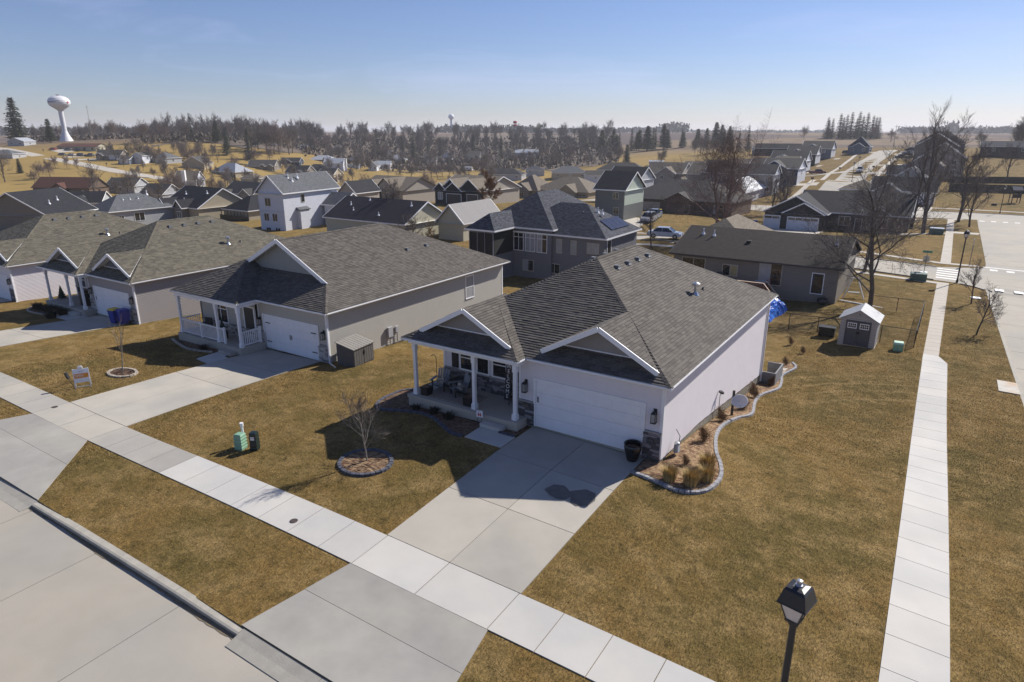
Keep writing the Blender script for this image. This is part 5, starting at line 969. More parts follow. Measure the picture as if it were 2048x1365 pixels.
# far deciduous prototypes
FD = [bare('bare_tree', 60+i, 15, .3, cm=[twig, mat('grey_twigs', (.185, .16, .15), .95, .3, 3, tone=.3), mat('red_grey_twigs', (.18, .135, .12), .95, .3, 3, tone=.3)][i % 3], depth=4, nfork=[6, 6, 6, 5][i], spread=[1.0, .8, 1.1, .9][i], twr=.024, clear=[.2, .15, .25, .3][i], blen=[1.4, 1.5, 1.35, 1.3][i], upb=[.1, .15, .08, .12][i]) for i in range(4)]
SP = conifer('spruce_tree', 3, 17, 3.8, 30, 12, clump=.55); PN = conifer('pine_tree', 4, 16, 4.8, 34, 15, nm=pine_n, bare_base=.1, droop=.04, clump=.85, shape=.6, gap=.0)
AR = conifer('spruce_tree', 8, 12, 3.1, 40, 14, clump=.5, bare_base=.02, shape=.5, droop=.1)
put(PN, -561, 204, 1.75, 'big dark pine on the hilltop behind the white gabled house', sz=1.1); put(PN, -501, 199, .95, 'smaller pine left of the water tower base')
put(AR, -170.5, 395, 1.05, 'pointed dark evergreen standing alone before the brown field')
put(AR, -352, 119, .55, 'small round dark evergreen on the straw slope'); put(AR, -270, 172, .45, 'left of two small dark evergreens by the cream hip house', sz=1.2); put(AR, -262, 168, .42, 'right of two small dark evergreens by the cream hip house', sz=1.2)
put(SP, -366, 237, .95, 'left spruce of the pair above the valley cluster'); put(SP, -350, 241, 1.1, 'right, greener spruce of the pair above the valley cluster')
put(SP, -440, 262, 1.1, 'leaning dark spruce on the skyline right of the water tower'); put(PN, -420, 268, .9, 'broad dark pine right of the leaning skyline spruce'); put(PN, -395, 280, .85, 'dark blue green pine above the grey hip roofed house'); put(SP, -383, 250, .8, 'dark spruce at the centre of the wooded skyline left')
for i, (x, y, s_) in enumerate([(-130, 470, .95), (-124, 468, 1.0), (-118, 466, .85), (-113, 470, 1.05)]): put(SP, x, y, s_, 'dark spruce in the tight cluster before the brown field', 'spruces in the tight cluster before the brown field')
for i, (px, s_) in enumerate([(.05, .8), (.31, .9), (.55, .85), (.68, .95), (.91, .9), (0, .9), (.12, .85), (.25, 1.05), (.36, 1.0), (.47, 1.1), (.6, 1.12), (.74, 1.08), (.86, .95), (.96, .9)]): put(SP, -98+46*px, 690-8*px+(i % 3)*4, s_*1.75, sz=.72, label='tall spruce in the windbreak row on the right skyline', group='spruces of the skyline windbreak')
for i, (x, y, s_) in enumerate([(-392, 395, 1.35), (-380, 412, 1.0), (-375, 420, 1.45), (-366, 428, 1.15), (-358, 436, 1.1), (-336, 452, 1.3), (-318, 468, 1.1), (-300, 470, .9)]): put(SP, x, y, s_, 'tall dark spruce rising above the creek wood skyline', 'tall spruces above the creek wood')
for i in range(26):
    f = i/25; x = -250+100*f+random.uniform(-8, 8); y = 520+60*f+random.uniform(-30, 30); put(PN if i % 3 else SP, x, y, random.uniform(.8, 1.25), 'dark pine in the dense blue green grove before the field', 'pines of the dense grove before the field')
wood = 'bare trees of the creek wood across the valley'; sky_l = 'bare trees along the left skyline'; vall = 'bare trees among the valley houses'; crk = 'bare trees along the hay strip'
def pxdir(px): return R(32.958)-math.atan((px-1024)/1393.2)
def polar(px, dist): a = pxdir(px); return 11.1-math.sin(a)*dist, -22.8+math.cos(a)*dist
def scatter(n_, p0, p1, d0, d1, s0, s1, lab, grp, srcs=None):
    for i in range(n_):
        px = p0+(p1-p0)*(i+random.random())/n_; dd_ = random.uniform(d0, d1)
        if 100 < px < 152 and dd_ < 640: continue
        x, y = polar(px, dd_); s_ = random.uniform(s0, s1); put(random.choice(srcs or FD), x, y, s_, lab, grp, sz=random.uniform(.9, 1.15))
scatter(34, 60, 310, 580, 700, .65, .95, 'bare grey tree on the left skyline around the water tower', sky_l)
scatter(40, 270, 640, 520, 650, .65, 1.05, 'bare grey tree on the wooded rise right of the water tower', 'bare trees on the wooded rise')
scatter(8, 480, 590, 470, 500, 1.3, 1.6, 'tallest bare tree crowns standing above the left skyline', 'tallest bare crowns left of centre')
scatter(40, 600, 960, 540, 660, .7, 1.1, 'bare grey tree in the creek wood across the valley', wood)
scatter(40, 640, 1180, 490, 560, .5, .85, 'bare tree at the near edge of the creek wood', 'bare trees at the near edge of the creek wood')
scatter(12, 1030, 1250, 455, 490, .55, .85, 'bare tree in the row along the hay strip', crk)
scatter(24, 190, 420, 400, 470, .4, .75, 'bare brown tree among the houses below the water tower', 'bare trees below the water tower')
scatter(22, 230, 520, 300, 390, .35, .6, 'bare shrubby tree between the valley houses at left', vall)
scatter(14, 640, 960, 400, 470, .45, .75, 'bare tree between the white valley houses', 'bare trees between the white valley houses')
scatter(9, 840, 1010, 380, 440, .5, .8, 'slender bare tree behind the tan gables', 'slender bare trees behind the tan gables')
for p0, p1, d0, d1, n_, lb_, g_ in ((200, 560, 240, 330, 16, 'bare tree between the roofs left of the tall white house', 'bare trees between the left roofs'), (560, 900, 230, 380, 14, 'bare tree behind the tan and charcoal gabled houses', 'bare trees behind the mid gables'), (300, 700, 330, 450, 20, 'bare tree beside the pale valley houses', 'bare trees beside the pale valley houses')): scatter(n_, p0, p1, d0, d1, .42, .72, lb_, g_)
x, y = polar(972, 400); put(FD[1], x, y, 1.15, 'broad pale bare tree in the middle of the valley', sz=1.1); x, y = polar(1325, 430); put(FD[0], x, y, .85, 'spreading bare tree between the pointed evergreen and the spruce cluster')
scatter(6, 1390, 1440, 480, 540, .7, .9, 'bare tree in the clump right of the spruce cluster', 'bare clump right of the spruce cluster')
for px, d_, s_, lb in ((1610, 700, .9, 'lone bare tree on the skyline left of the windbreak'), (1750, 690, .95, 'bare tree just right of the windbreak'), (1785, 640, .75, 'round bare tree right of the windbreak'), (1968, 470, .75, 'bare tree beside the far small shed'), (2036, 400, 1.3, 'tall bare tree cut off by the right edge'), (2044, 380, 1.0, 'dark bushy bare tree at the right edge'), (1905, 330, .9, 'bare tree behind the dark low roof on the right')): x, y = polar(px, d_); put(FD[2 if px < 1800 else 0], x, y, s_, lb)
for px, d_, s_ in ((96, 404, .45), (120, 405, .45), (140, 400, .38), (47, 345, .4), (60, 360, .55), (82, 365, .6), (68, 380, .3)): x, y = polar(px, d_); put(FD[2], x, y, s_, 'small bare orchard tree on the straw slope', 'orchard trees on the straw slope')
ff_ = MB(); rng = random.Random(4); A = list(np.linspace(300, 1240, 70))   # leaf litter under the woods
Dn = [466+18*math.sin(a*.021)+rng.uniform(-9, 9)+(0 if a > 740 else 40) for a in A]
for (a, d0), (b_, d1) in zip(zip(A, Dn), zip(A[1:], Dn[1:])):
    for k in range(8):
        P4 = [polar(a, d0+k*55), polar(b_, d1+k*55), polar(b_, d1+(k+1)*55), polar(a, d0+(k+1)*55)]; ff_.poly([(x, y, h(x, y)+.25) for x, y in P4])
tag(ff_.obj('forest_floor', mat('leaf_litter', (.12, .09, .065), 1, .3, .15, obj=False)), kind='structure')
# the deeper wood, too many and too small to tell apart, one mass of real trees
rng = random.Random(15); LD = [grow(random.Random(80+i), 15, .3, depth=3, nfork=7, spread=1.0, clear=.2, blen=1.4, upb=.1) for i in range(3)]; vv = []; ff = []; tt = []
for i in range(150):
    px = rng.uniform(*((600, 1225) if i % 3 else (280, 630))); x, y = polar(px, rng.uniform(600, 850)); s_ = rng.uniform(.65, 1.05); a0 = rng.uniform(0, 6.28); ca, sa = math.cos(a0)*s_, math.sin(a0)*s_; z0 = h(x, y)
    for pts, rad, lv in LD[i % 3][0]+LD[i % 3][1]:
        for p, q_, ra in zip(pts, pts[1:], rad):
            ra = max(ra, .05)
            for dx_, dy_ in ((ra, ra), (ra, -ra)):
                b_ = len(vv); vv += [(x+(u[0]*ca-u[1]*sa)+k*dx_, y+(u[0]*sa+u[1]*ca)+k*dy_, z0+u[2]*s_*1.25) for u, k in ((p, -1), (p, 1), (q_, .7), (q_, -.7))]; ff.append((b_, b_+1, b_+2, b_+3)); tt.append(rng.random())
me_ = bpy.data.meshes.new('deep_wood'); me_.from_pydata(vv, [], ff); at = me_.attributes.new('tone', 'FLOAT', 'FACE'); at.data.foreach_set('value', tt); me_.materials.append(bpy.data.materials['grey_twigs']); tag(link(bpy.data.objects.new('deep_wood', me_)), kind='stuff')
# brush under the woods, one mass
rng = random.Random(8); mb = MB()
for p0, p1, d0, d1, n_, hh in ((600, 1225, 490, 760, 5200, 5), (280, 630, 520, 650, 3000, 3.5), (60, 300, 580, 700, 1200, 3), (640, 1240, 460, 500, 900, 3), (1060, 1240, 560, 700, 1200, 8)):
    for i in range(n_):
        x, y = polar(rng.uniform(p0, p1), rng.uniform(d0, d1)); c = Vector((x, y, h(x, y)+rng.uniform(0, hh))); a = Vector((rng.gauss(0, 1), rng.gauss(0, 1), rng.gauss(0, .5))).normalized()*rng.uniform(.5, 1.6); b_ = Vector((rng.gauss(0, .4), rng.gauss(0, .4), 1)).normalized()*rng.uniform(.8, 2.4); mb.poly([c-a, c-b_*.5, c+a, c+b_], tone=rng.random())
tag(mb.obj('brush', mat('brush_twigs', (.13, .105, .085), 1, .3, .3, tone=.45, obj=False)), kind='stuff')
# far wooded horizon, one mass
rng = random.Random(5); mb = MB()
for p0, p1, d_, hh, n_ in ((880, 1060, 1500, 16, 340), (1240, 1320, 1900, 14, 180), (1322, 1372, 1700, 24, 180), (1800, 2060, 2000, 16, 500), (1895, 1912, 1900, 30, 60), (0, 600, 1500, 14, 700), (1380, 1660, 2600, 9, 300), (1060, 1240, 1700, 12, 260)):
    for i in range(n_):
        x, y = polar(rng.uniform(p0, p1), d_*rng.uniform(.95, 1.06)); z = h(x, y); H_ = hh*rng.uniform(.45, 1.1)
        for k in range(5):
            c = Vector((x+rng.gauss(0, 5), y+rng.gauss(0, 5), z+H_*rng.uniform(.2, .95))); a = Vector((rng.gauss(0, 1), rng.gauss(0, 1), rng.gauss(0, .7))).normalized()*rng.uniform(2, 4.5); b_ = Vector((rng.gauss(0, .5), rng.gauss(0, .5), 1)).normalized()*rng.uniform(2, 4); mb.poly([c-a, c-b_, c+a, c+b_], tone=rng.random())
tag(mb.obj('distant_woodland', mat('distant_twigs', (.085, .075, .075), 1, .3, .1, tone=.4, obj=False)), kind='stuff')
# ---------------------------------------------------------------- things standing about
def part(P, name, mt, fn, **kw): mb = MB(); fn(mb); return mb.obj(name, mt, P, **kw)
lampb = mat('lamp_black', (.018, .018, .022), .45, .15, 8); frost = mat('frosted_panel', (.62, .56, .53), .3, .12, 3)
def street_lamp(x, y, H_=5.35, label=''):
    P = empty('street_lamp', (x, y, h(x, y)), R(-12), label, 'street lamp', 'post top street lamps')
    part(P, 'post', lampb, lambda m: (m.lathe((0, 0, 0), [(.12, 0), (.12, .3), (.075, .4), (.06, H_-.75), (.05, H_-.72)], 12), m.lathe((0, 0, H_-.74), [(.05, 0), (.09, .03), (.09, .06), (.1, .12), (.12, .14)], 12)))
    z = H_-.6
    def glassf(m):
        a, b_ = .1, .205
        for s_ in range(4):
            c = [Vector((math.cos(R(45+90*(s_+k)))*r_*1.414, math.sin(R(45+90*(s_+k)))*r_*1.414, zz)) for k, r_, zz in ((0, a, z), (1, a, z), (1, b_, z+.36), (0, b_, z+.36))]; m.poly(c)
    part(P, 'lamp_panel', frost, glassf)
    def fr(m):
        for s_ in range(4):
            a = R(45+90*s_); m.bar((math.cos(a)*.145, math.sin(a)*.145, z-.01), (math.cos(a)*.295, math.sin(a)*.295, z+.37), .02)
        m.cbox((0, 0, z-.03), .24, .24, .04)
    part(P, 'lamp_frame', lampb, fr)
    def hood(m):
        pr = [(.5, 0), (.51, .02), (.49, .03), (.42, .17), (.37, .27), (.3, .31), (.16, .33)]; prev = None
        for w_, zz in pr:
            ring = [(sx*w_/2, sy*w_/2, z+.35+zz) for sx, sy in ((-1, -1), (1, -1), (1, 1), (-1, 1))]
            if prev:
                for k in range(4): m.poly([prev[k], prev[(k+1) % 4], ring[(k+1) % 4], ring[k]])
            else: m.poly(ring[::-1])
            prev = ring
        m.poly(prev)
    part(P, 'hood', lampb, hood)
    part(P, 'photocell', alu, lambda m: m.lathe((0, 0, z+.67), [(.06, 0), (.06, .03), (.04, .04), (.045, .12), (.001, .13)], 12)); return P
street_lamp(10.02, -12.05, 5.4, 'black post top lamp nearest the camera, seen from above beside the front sidewalk'); street_lamp(13.13, 60.4, 5.4, 'black post top lamp on the verge beside the crosswalk'); street_lamp(20.1, 147.3, 5.4, 'black post top lamp on the lawn across the second cross street'); street_lamp(-13.4, 194, 5.4, 'small distant lamp beside the hill street behind the parked cars')
# beds with mulch and edging blocks
mulch = mat('wood_mulch', (.30, .20, .11), 1, .5, 14, c2=(.13, .065, .035), bump=.6, obj=False); mulch_d = mat('dark_mulch', (.10, .05, .028), 1, .5, 14, c2=(.17, .11, .07), bump=.6, obj=False)
edge_d = mat('charcoal_edging', (.075, .078, .1), .85, .2, 6, tone=.3); edge_l = mat('grey_edging', (.27, .27, .29), .85, .15, 6, tone=.25); edge_t = mat('tan_edging', (.36, .31, .25), .85, .15, 6, tone=.25)
def smooth(pts, n_=6, closed=False):
    P = [Vector(p) for p in pts]; out_ = []; N = len(P); rng_ = range(N if closed else N-1)
    for i in rng_:
        a = P[(i-1) % N] if closed or i > 0 else P[0]; b_ = P[i]; c = P[(i+1) % N]; d = P[(i+2) % N] if closed or i+2 < N else P[-1]
        for k in range(n_):
            t = k/n_; out_.append(.5*((2*b_)+(-a+c)*t+(2*a-5*b_+4*c-d)*t*t+(-a+3*b_-3*c+d)*t**3))
    if not closed: out_.append(P[-1])
    return out_
def bed(name, label, line, inner, mt, em, closed=False, w=.16, step=.2, fill=True):
    c = line[0]; P = empty(name, (0, 0, 0), 0, label, 'flower bed'); L_ = smooth(line, 8, closed); poly_ = [(p.x, p.y) for p in L_]+list(inner)
    if fill:
        cx = sum(p[0] for p in poly_)/len(poly_); cy = sum(p[1] for p in poly_)/len(poly_); mb = MB()
        import mathutils.geometry as mg
        tri = mg.tessellate_polygon([[Vector((x, y, 0)) for x, y in poly_]])
        for t_ in tri: mb.poly([(poly_[i][0], poly_[i][1], h(*poly_[i])+.03) for i in t_])
        import bmesh
        o = mb.obj('mulch', mt, P); bm = bmesh.new(); bm.from_mesh(o.data); bmesh.ops.remove_doubles(bm, verts=bm.verts, dist=1e-4); bmesh.ops.recalc_face_normals(bm, faces=bm.faces)
        for _ in range(3): bmesh.ops.subdivide_edges(bm, edges=[e for e in bm.edges if e.calc_length() > .35], cuts=1, use_grid_fill=False); bmesh.ops.triangulate(bm, faces=bm.faces)
        for v in bm.verts: v.co.z = h(v.co.x, v.co.y)+.04+random.uniform(-.008, .02)
        bmesh.ops.recalc_face_normals(bm, faces=bm.faces); bm.to_mesh(o.data); bm.free()
        if sum(p.normal.z for p in o.data.polygons) < 0: o.data.flip_normals()
    if closed: L_ = L_+[L_[0]]
    m_ = MB(); m_.cbox((0, 0, 0), .19, w, .11, tx=.94, ty=.9, tone=.3); a_ = m_.obj('edging_stone', em, P); m2 = MB(); m2.cbox((0, 0, 0), .19, w, .11, tx=.94, ty=.9, tone=.8); b2 = m2.obj('edging_stone', em, P); first = [a_, b2]; pl_ = []; acc = 0
    for p, q_ in zip(L_, L_[1:]):
        d = (q_-p).length
        while acc < d: pl_.append((p.lerp(q_, acc/d), math.atan2(q_.y-p.y, q_.x-p.x))); acc += step
        acc -= d
    for i, (p, a) in enumerate(pl_):
        src = first[i % 2]; o = src if i < 2 else src.copy()
        if i >= 2: COL.objects.link(o); o.parent = P
        o.location = (p.x, p.y, h(p.x, p.y)-.02+random.uniform(-.006, .01)); o.rotation_euler = (0, 0, a+random.uniform(-.05, .05))
    return P
ringc = (-6.58, -6.16); bed('tree_ring', 'round mulch ring with charcoal edging blocks around the front tree', [(ringc[0]+1.08*math.cos(a), ringc[1]+.95*math.sin(a)) for a in np.linspace(0, 2*math.pi, 9)[:-1]], [], mulch, edge_d, True)
bed('tree_ring', 'small mulch ring with tan edging blocks around the staked sapling', [(-26.0+.9*math.cos(a), -5.45+.62*math.sin(a)) for a in np.linspace(0, 2*math.pi, 9)[:-1]], [], mulch_d, edge_t, True)
bed('flower_bed', 'dark mulch bed with curved charcoal edging in front of the porch', [(-9.4, 1.3), (-10.56, .7), (-10.72, -.5), (-10.46, -1.45), (-9.85, -1.95), (-8.75, -1.65), (-7.78, -1.42), (-6.79, -1.64), (-5.94, -2.08), (-5.15, -2.45), (-4.55, -2.42)], [(-4.53, -.92), (-8.98, -.9), (-8.98, 1.3)], mulch_d, edge_d)
bed('flower_bed', 'long tan mulch bed with wavy grey edging along the east wall of the white house', [(2.66, -1.3), (3.59, -1.4), (4.37, -1.52), (4.97, -1.3), (5.4, -.66), (5.48, .5), (5.2, 1.55), (4.65, 2.8), (4.1, 4.72), (3.9, 6.55), (4.1, 8.4), (4.45, 9.8), (4.05, 12.2), (3.95, 14.1), (4.43, 16.25), (4.3, 17.9), (4.1, 19.2), (4.5, 21.1), (4.1, 22.1)], [(3.3, 21.8), (3.28, 17), (3.28, .05), (2.66, -.05)], mulch, edge_l)
bed('flower_bed', 'small mulch patch between the front path and the garage of the white house', [(-3.38, -1.33), (-2.66, -1.33)], [(-2.66, -.1), (-2.84, -.1), (-2.84, -.9), (-3.38, -.9)], mulch_d, edge_d, fill=True)
bed('flower_bed', 'dark planting bed with tan edging below the railed porch', [(-30.6, .2), (-29, -.3), (-27.4, -.6), (-25.7, -.2)], [(-25.3, .35), (-30.2, .4)], mulch_d, edge_t)
bed('flower_bed', 'dark bed of low shrubs in front of the porch of the third house', [(-51, .2), (-49.5, -.7), (-47, -.7), (-45.4, -.2)], [(-45.3, .6), (-49.5, .7)], mulch_d, edge_t)
# shrubs and grasses
def blades(name, n_, hh, sp, mt, seed, w=.012, lean=.5):
    rng = random.Random(seed); P = empty(name, (0, 0, 0)); mb = MB()
    for i in range(n_):
        a = rng.uniform(0, 6.28); r_ = sp*.3*rng.random(); L_ = hh*rng.uniform(.6, 1.1); ln_ = lean*rng.random()
        b_ = Vector((math.cos(a)*r_, math.sin(a)*r_, 0)); o = Vector((math.cos(a), math.sin(a), 0)); s_ = Vector((-o.y, o.x, 0))*w; m_ = b_+o*ln_*L_*.4+Vector((0, 0, L_*.65)); e_ = b_+o*ln_*L_*1.1+Vector((0, 0, L_*.95)); t = rng.random()
        mb.poly([b_-s_, b_+s_, m_+s_*.8, m_-s_*.8], tone=t); mb.poly([m_-s_*.8, m_+s_*.8, e_], tone=t)
    mb.obj('leaf_blades', mt, P); return P
straw = mat('straw_blades', (.42, .30, .12), .9, .3, 4, tone=.5); og = blades('ornamental_grass', 650, .62, .75, straw, 1)
for i, (x, y, s_) in enumerate([(4.0, -1.02, 1.0), (4.75, -.8, 1.1), (5.12, -.1, 1.05), (4.85, .85, 1.1)]):
    put(og, x, y, s_, ['ornamental straw grass nearest the driveway end of the long bed', 'ornamental straw grass second along the bed edge from the driveway', 'ornamental straw grass third along the bed edge from the driveway', 'ornamental straw grass furthest back of the four clumps'][i], z=h(x, y), cat='grass clump', group='straw coloured grass clumps')
shb = bare('bare_shrub', 71, .85, .012, tm=mat('brown_stems', (.13, .07, .04), .95, .3, 4, tone=.3), cm=mat('brown_stem_twigs', (.17, .10, .055), .95, .3, 4, tone=.4), depth=3, nfork=9, spread=.95, twr=.005, clear=.0, leaf=(mat('dry_leaves', (.22, .13, .06), .95, .3, 5, tone=.5), 1, .025))
for i, (x, y, s_, lb) in enumerate([(4.12, .6, .75, 'small bare brown shrub beside the gas meter'), (3.95, 3.5, 1.25, 'bare brown shrub second along the east wall'), (3.7, 7.1, 1.2, 'bare brown shrub beside the dish pole'), (3.95, 10.4, 1.35, 'bare brown shrub just beyond the satellite dish'), (3.75, 13.2, 1.4, 'bare brown shrub fifth along the east wall'), (3.9, 16.6, 1.05, 'bare brown shrub beside the window well'), (3.8, 21.4, .9, 'bare brown shrub at the far tip of the long bed'), (3.2, 26.5, 1.0, 'twiggy upright shrub on the lawn behind the white house'), (4.3, 24.6, .8, 'smaller twiggy shrub on the lawn behind the white house')]): put(shb, x, y, s_, lb, z=h(x, y), cat='shrub')
dsh = blades('dark_shrub', 240, .42, .8, mat('dark_leaves', (.03, .032, .02), .9, .3, 4, tone=.5), 3, w=.025, lean=.9)
for i, (x, y, s_) in enumerate([(-8.2, -1.25, .7), (-7.2, -1.15, .75), (-6.2, -1.35, .8)]): put(dsh, x, y, s_, ['low dark shrub in the porch bed, leftmost', 'low dark shrub in the porch bed, middle one', 'low dark shrub in the porch bed nearest the step'][i], z=h(x, y), cat='shrub')
for i in range(7): put(dsh, -49.9+i*.72, .15-.1*(i % 2), 1.25, 'dark low shrub in the hedge row below the third house porch', 'dark shrubs below the third house porch', z=h(-49.9+i*.72, .1), cat='shrub')
put(dsh, -45.0, -.9, 1.3, 'round dark shrub at the corner of the third house path', z=h(-45, -.9), cat='shrub'); put(dsh, -26.6, -.15, .9, 'dark red brown shrub beside the step of the railed porch', z=h(-26.6, 0), cat='shrub')
# grass blades on the near lawns, chips on the beds
rs_ = np.random.RandomState(3)
def blade_field(name, n_, box, hgt, w, mt, keep):
    x = rs_.uniform(box[0], box[2], n_); y = rs_.uniform(box[1], box[3], n_); k = keep(x, y); x, y = x[k], y[k]; n_ = len(x); z = HH(x, y); a = rs_.uniform(0, 6.283, n_); hh = hgt*rs_.uniform(.5, 1.2, n_); l1 = rs_.uniform(-1, 1, n_)*hh*1.1; l2 = rs_.uniform(-1, 1, n_)*hh*1.1; w_ = w*rs_.uniform(.6, 1.3, n_)
    V = np.empty((n_, 3, 3)); V[:, 0] = np.stack([x-np.cos(a)*w_, y-np.sin(a)*w_, z-.005], -1); V[:, 1] = np.stack([x+np.cos(a)*w_, y+np.sin(a)*w_, z-.005], -1); V[:, 2] = np.stack([x+l1, y+l2, z+hh], -1)
    me_ = bpy.data.meshes.new(name); me_.vertices.add(n_*3); me_.vertices.foreach_set('co', V.ravel()); me_.loops.add(n_*3); me_.loops.foreach_set('vertex_index', np.arange(n_*3, dtype=np.int32)); me_.polygons.add(n_); me_.polygons.foreach_set('loop_start', np.arange(n_, dtype=np.int32)*3); me_.update(calc_edges=True)
    at = me_.attributes.new('tone', 'FLOAT', 'FACE'); at.data.foreach_set('value', rs_.uniform(0, 1, n_)); me_.materials.append(mt); o = link(bpy.data.objects.new(name, me_)); tag(o, kind='stuff'); return o
def lawn_ok(x, y):
    k = (y > KY+.06) & ~((y > -10.88) & (y < -9.17)) & ~((x > np.interp(y, [-9, 28, 60], [11.54, 11.24, 11.3])) & (x < np.interp(y, [-9, 27, 28.6, 60], [13.15, 12.76, 12.24, 12.5])) & (y > -9.5)) & (x < kx(y)-.08)
    for x0, x1 in ((-2.66, 2.66), (-23.8, -18.55)): k &= ~((x > x0) & (x < x1) & (y > -9.3) & (y < 3))
    f = np.clip((-10.85-y)/(-10.85-KY), 0, 1); k &= ~((x > -2.66-.7*f) & (x < 2.66+.75*f) & (y < -10.8)); k &= ~((x > -23.8-1.5*f) & (x < -18.55+3.6*f) & (y < -10.8))
    k &= ~((x > -9.1) & (x < 3.4) & (y > -1.0)); k &= ~((x > -10.6) & (x < -4.4) & (y > -1.6)); k &= ~((x > 2.6) & (y > -1.75) & (y < 22.4) & (x < np.interp(y, [-1.7, -1.3, -.66, .5, 1.55, 2.8, 4.72, 6.55, 8.4, 9.8, 12.2, 14.1, 16.25, 17.9, 19.2, 21.1, 22.1, 22.3], [4.7, 5.1, 5.5, 5.6, 5.3, 4.75, 4.2, 4.0, 4.2, 4.55, 4.15, 4.05, 4.53, 4.4, 4.2, 4.6, 4.2, 3.6]))); k &= ~((x-ringc[0])**2/1.25+(y-ringc[1])**2 < .98); k &= ~((x > -31) & (x < -17.8) & (y > .1)); k &= ~((x > -4.6) & (x < -2.5) & (y > -2.55)); k &= ~((x > -25.6) & (x < -23.7) & (y > -2) & (y < .5))
    return k
lawnb = mat('dry_grass_blades', (.34, .225, .085), 1, .35, 1.1, tone=.5, c2=(.23, .17, .062), obj=False)
blade_field('lawn_grass', 300000, (-16, -14.3, 16.4, 6), .045, .006, lawnb, lawn_ok); blade_field('lawn_grass', 120000, (-32, -14.3, -16, 2), .055, .009, lawnb, lawn_ok); blade_field('lawn_grass', 300000, (3.4, 6, 16.4, 58), .045, .009, lawnb, lambda x, y: lawn_ok(x, y) & (rs_.uniform(0, 1, len(x)) < 1.15-(y-6)/50))
chip = mat('mulch_chips', (.42, .29, .16), .9, .3, 3, tone=.6, obj=False)
blade_field('mulch_chips', 9000, (3.3, -1.2, 4.9, 16), .02, .02, chip, lambda x, y: (x > 3.3) & (x < np.interp(y, [-1.2, 0, 1.5, 4.7, 8, 16], [4.3, 5.2, 5.0, 3.95, 4.0, 4.2]))); blade_field('mulch_chips', 1800, (-7.6, -7.1, -5.5, -5.2), .02, .02, chip, lambda x, y: (x-ringc[0])**2/1.25+(y-ringc[1])**2 < .72)
# pot, bins, utility boxes, signs
P = empty('planter_pot', (2.25, -.42, h(2.25, -.4)+.035), 0, 'tall glossy black round pot at the right end of the garage door', 'pot'); part(P, 'pot', mat('glazed_black', (.01, .01, .012), .15, .1, 3), lambda m: m.lathe((0, 0, 0), [(.2, 0), (.22, .03), (.33, .45), (.35, .62), (.33, .68), (.36, .72), (.33, .74), (.28, .7), (.27, .55)], 20), smooth=True); part(P, 'soil', mulch_d, lambda m: m.lathe((0, 0, .56), [(.27, 0), (.001, .03)], 16))
def bin_(x, y, rz, lid, label):
    P = empty('wheeled_bin', (x, y, h(x, y)+.04), rz, label, 'recycling bin', 'blue wheeled bins by the third garage'); part(P, 'bin_body', blue, lambda m: (m.cbox((0, 0, .08), .5, .55, .92, tx=1.22, ty=1.25), m.cbox((0, 0, .98), .64, .72, .05))); part(P, 'lid', lid, lambda m: m.cbox((0, 0, 1.03), .66, .74, .1, tx=.9, ty=.7))
    for s_ in (-1, 1): part(P, 'wheel', black, lambda m: m.tube([(s_*.2, .28, .12), (s_*.28, .28, .12)], .12, 10))
    return P
bin_(-38.75, .75, .1, yellow, 'blue bin with yellow lid, left of the two at the third garage'); bin_(-38.0, .95, -.05, blue, 'all blue bin, right of the two at the third garage')
bin_(-37.5+0, 104.5, 0, blue, 'blue bin beside the tan garage door of the brick ranch'); bin_(-36.7, 104.6, 0, yellow, 'blue bin with yellow lid beside the brick ranch garage'); bin_(-17.5, 101.2, 0, blue, 'blue bin at the left corner of the dark house with white doors')
def ribbed(x, y, z, w, d, hh, mt, label, pipe_=False, rz=.3):
    P = empty('utility_pedestal', (x, y, h(x, y)), rz, label, 'utility pedestal'); part(P, 'cabinet', mt, lambda m: m.cbox((0, 0, 0), w, d, hh, tx=.92, ty=.92)); part(P, 'cap', mt, lambda m: m.cbox((0, 0, hh), w*1.0, d*1.0, .07, tx=.8, ty=.8))
    for i in range(4): part(P, 'louvre', mt, lambda m: m.cbox((0, 0, .1+i*hh*.21), w*1.1, d*1.1, .045, tx=.9, ty=.9))
    return P
ribbed(-12.1, -7.85, 0, .36, .36, .62, greenbox, 'pale green ribbed utility pedestal on the front lawn'); t = ribbed(-11.5, -7.6, 0, .3, .3, .72, mat('dark_green', (.008, .018, .014), .35, .1, 4), 'black green utility pedestal with white sticker on the front lawn', rz=.5); part(t, 'sticker', white, lambda m: m.box(-.09, -.16, .48, .07, -.145, .62))
P = empty('marker_post', (-12.32, -7.55, h(-12.3, -7.5)), 0, 'short white marker pipe behind the pale green pedestal', 'post'); part(P, 'pipe', white, lambda m: m.lathe((0, 0, 0), [(.05, 0), (.05, .85), (.075, .86), (.075, 1.0), (.001, 1.0)], 12))
P = empty('yard_sign', (-25.45, -7.75, h(-25.4, -7.7)), R(62), 'white and orange open house sign on a white folding frame on the left lawn', 'sign')
part(P, 'sign_frame', white, lambda m: [m.bar((s_*.34, -.12, 0), (s_*.34, .05, 1.02), .035) for s_ in (-1, 1)]+[m.bar((s_*.34, .3, 0), (s_*.34, .05, 1.02), .035) for s_ in (-1, 1)]+[m.bar((-.34, -.1, .08), (.34, -.1, .08), .03)])
part(P, 'sign_board', white, lambda m: m.hexa([(-.34, -.09, .3), (.34, -.09, .3), (.34, -.06, .3), (-.34, -.06, .3), (-.34, .03, 1.0), (.34, .03, 1.0), (.34, .06, 1.0), (-.34, .06, 1.0)]))
org = mat('orange_print', (.70, .27, .03), .6, .05, 4); part(P, 'orange_band', org, lambda m: (m.poly([(-.32, -.055, .5), (.32, -.055, .5), (.32, -.02, .76), (-.32, -.02, .76)])))
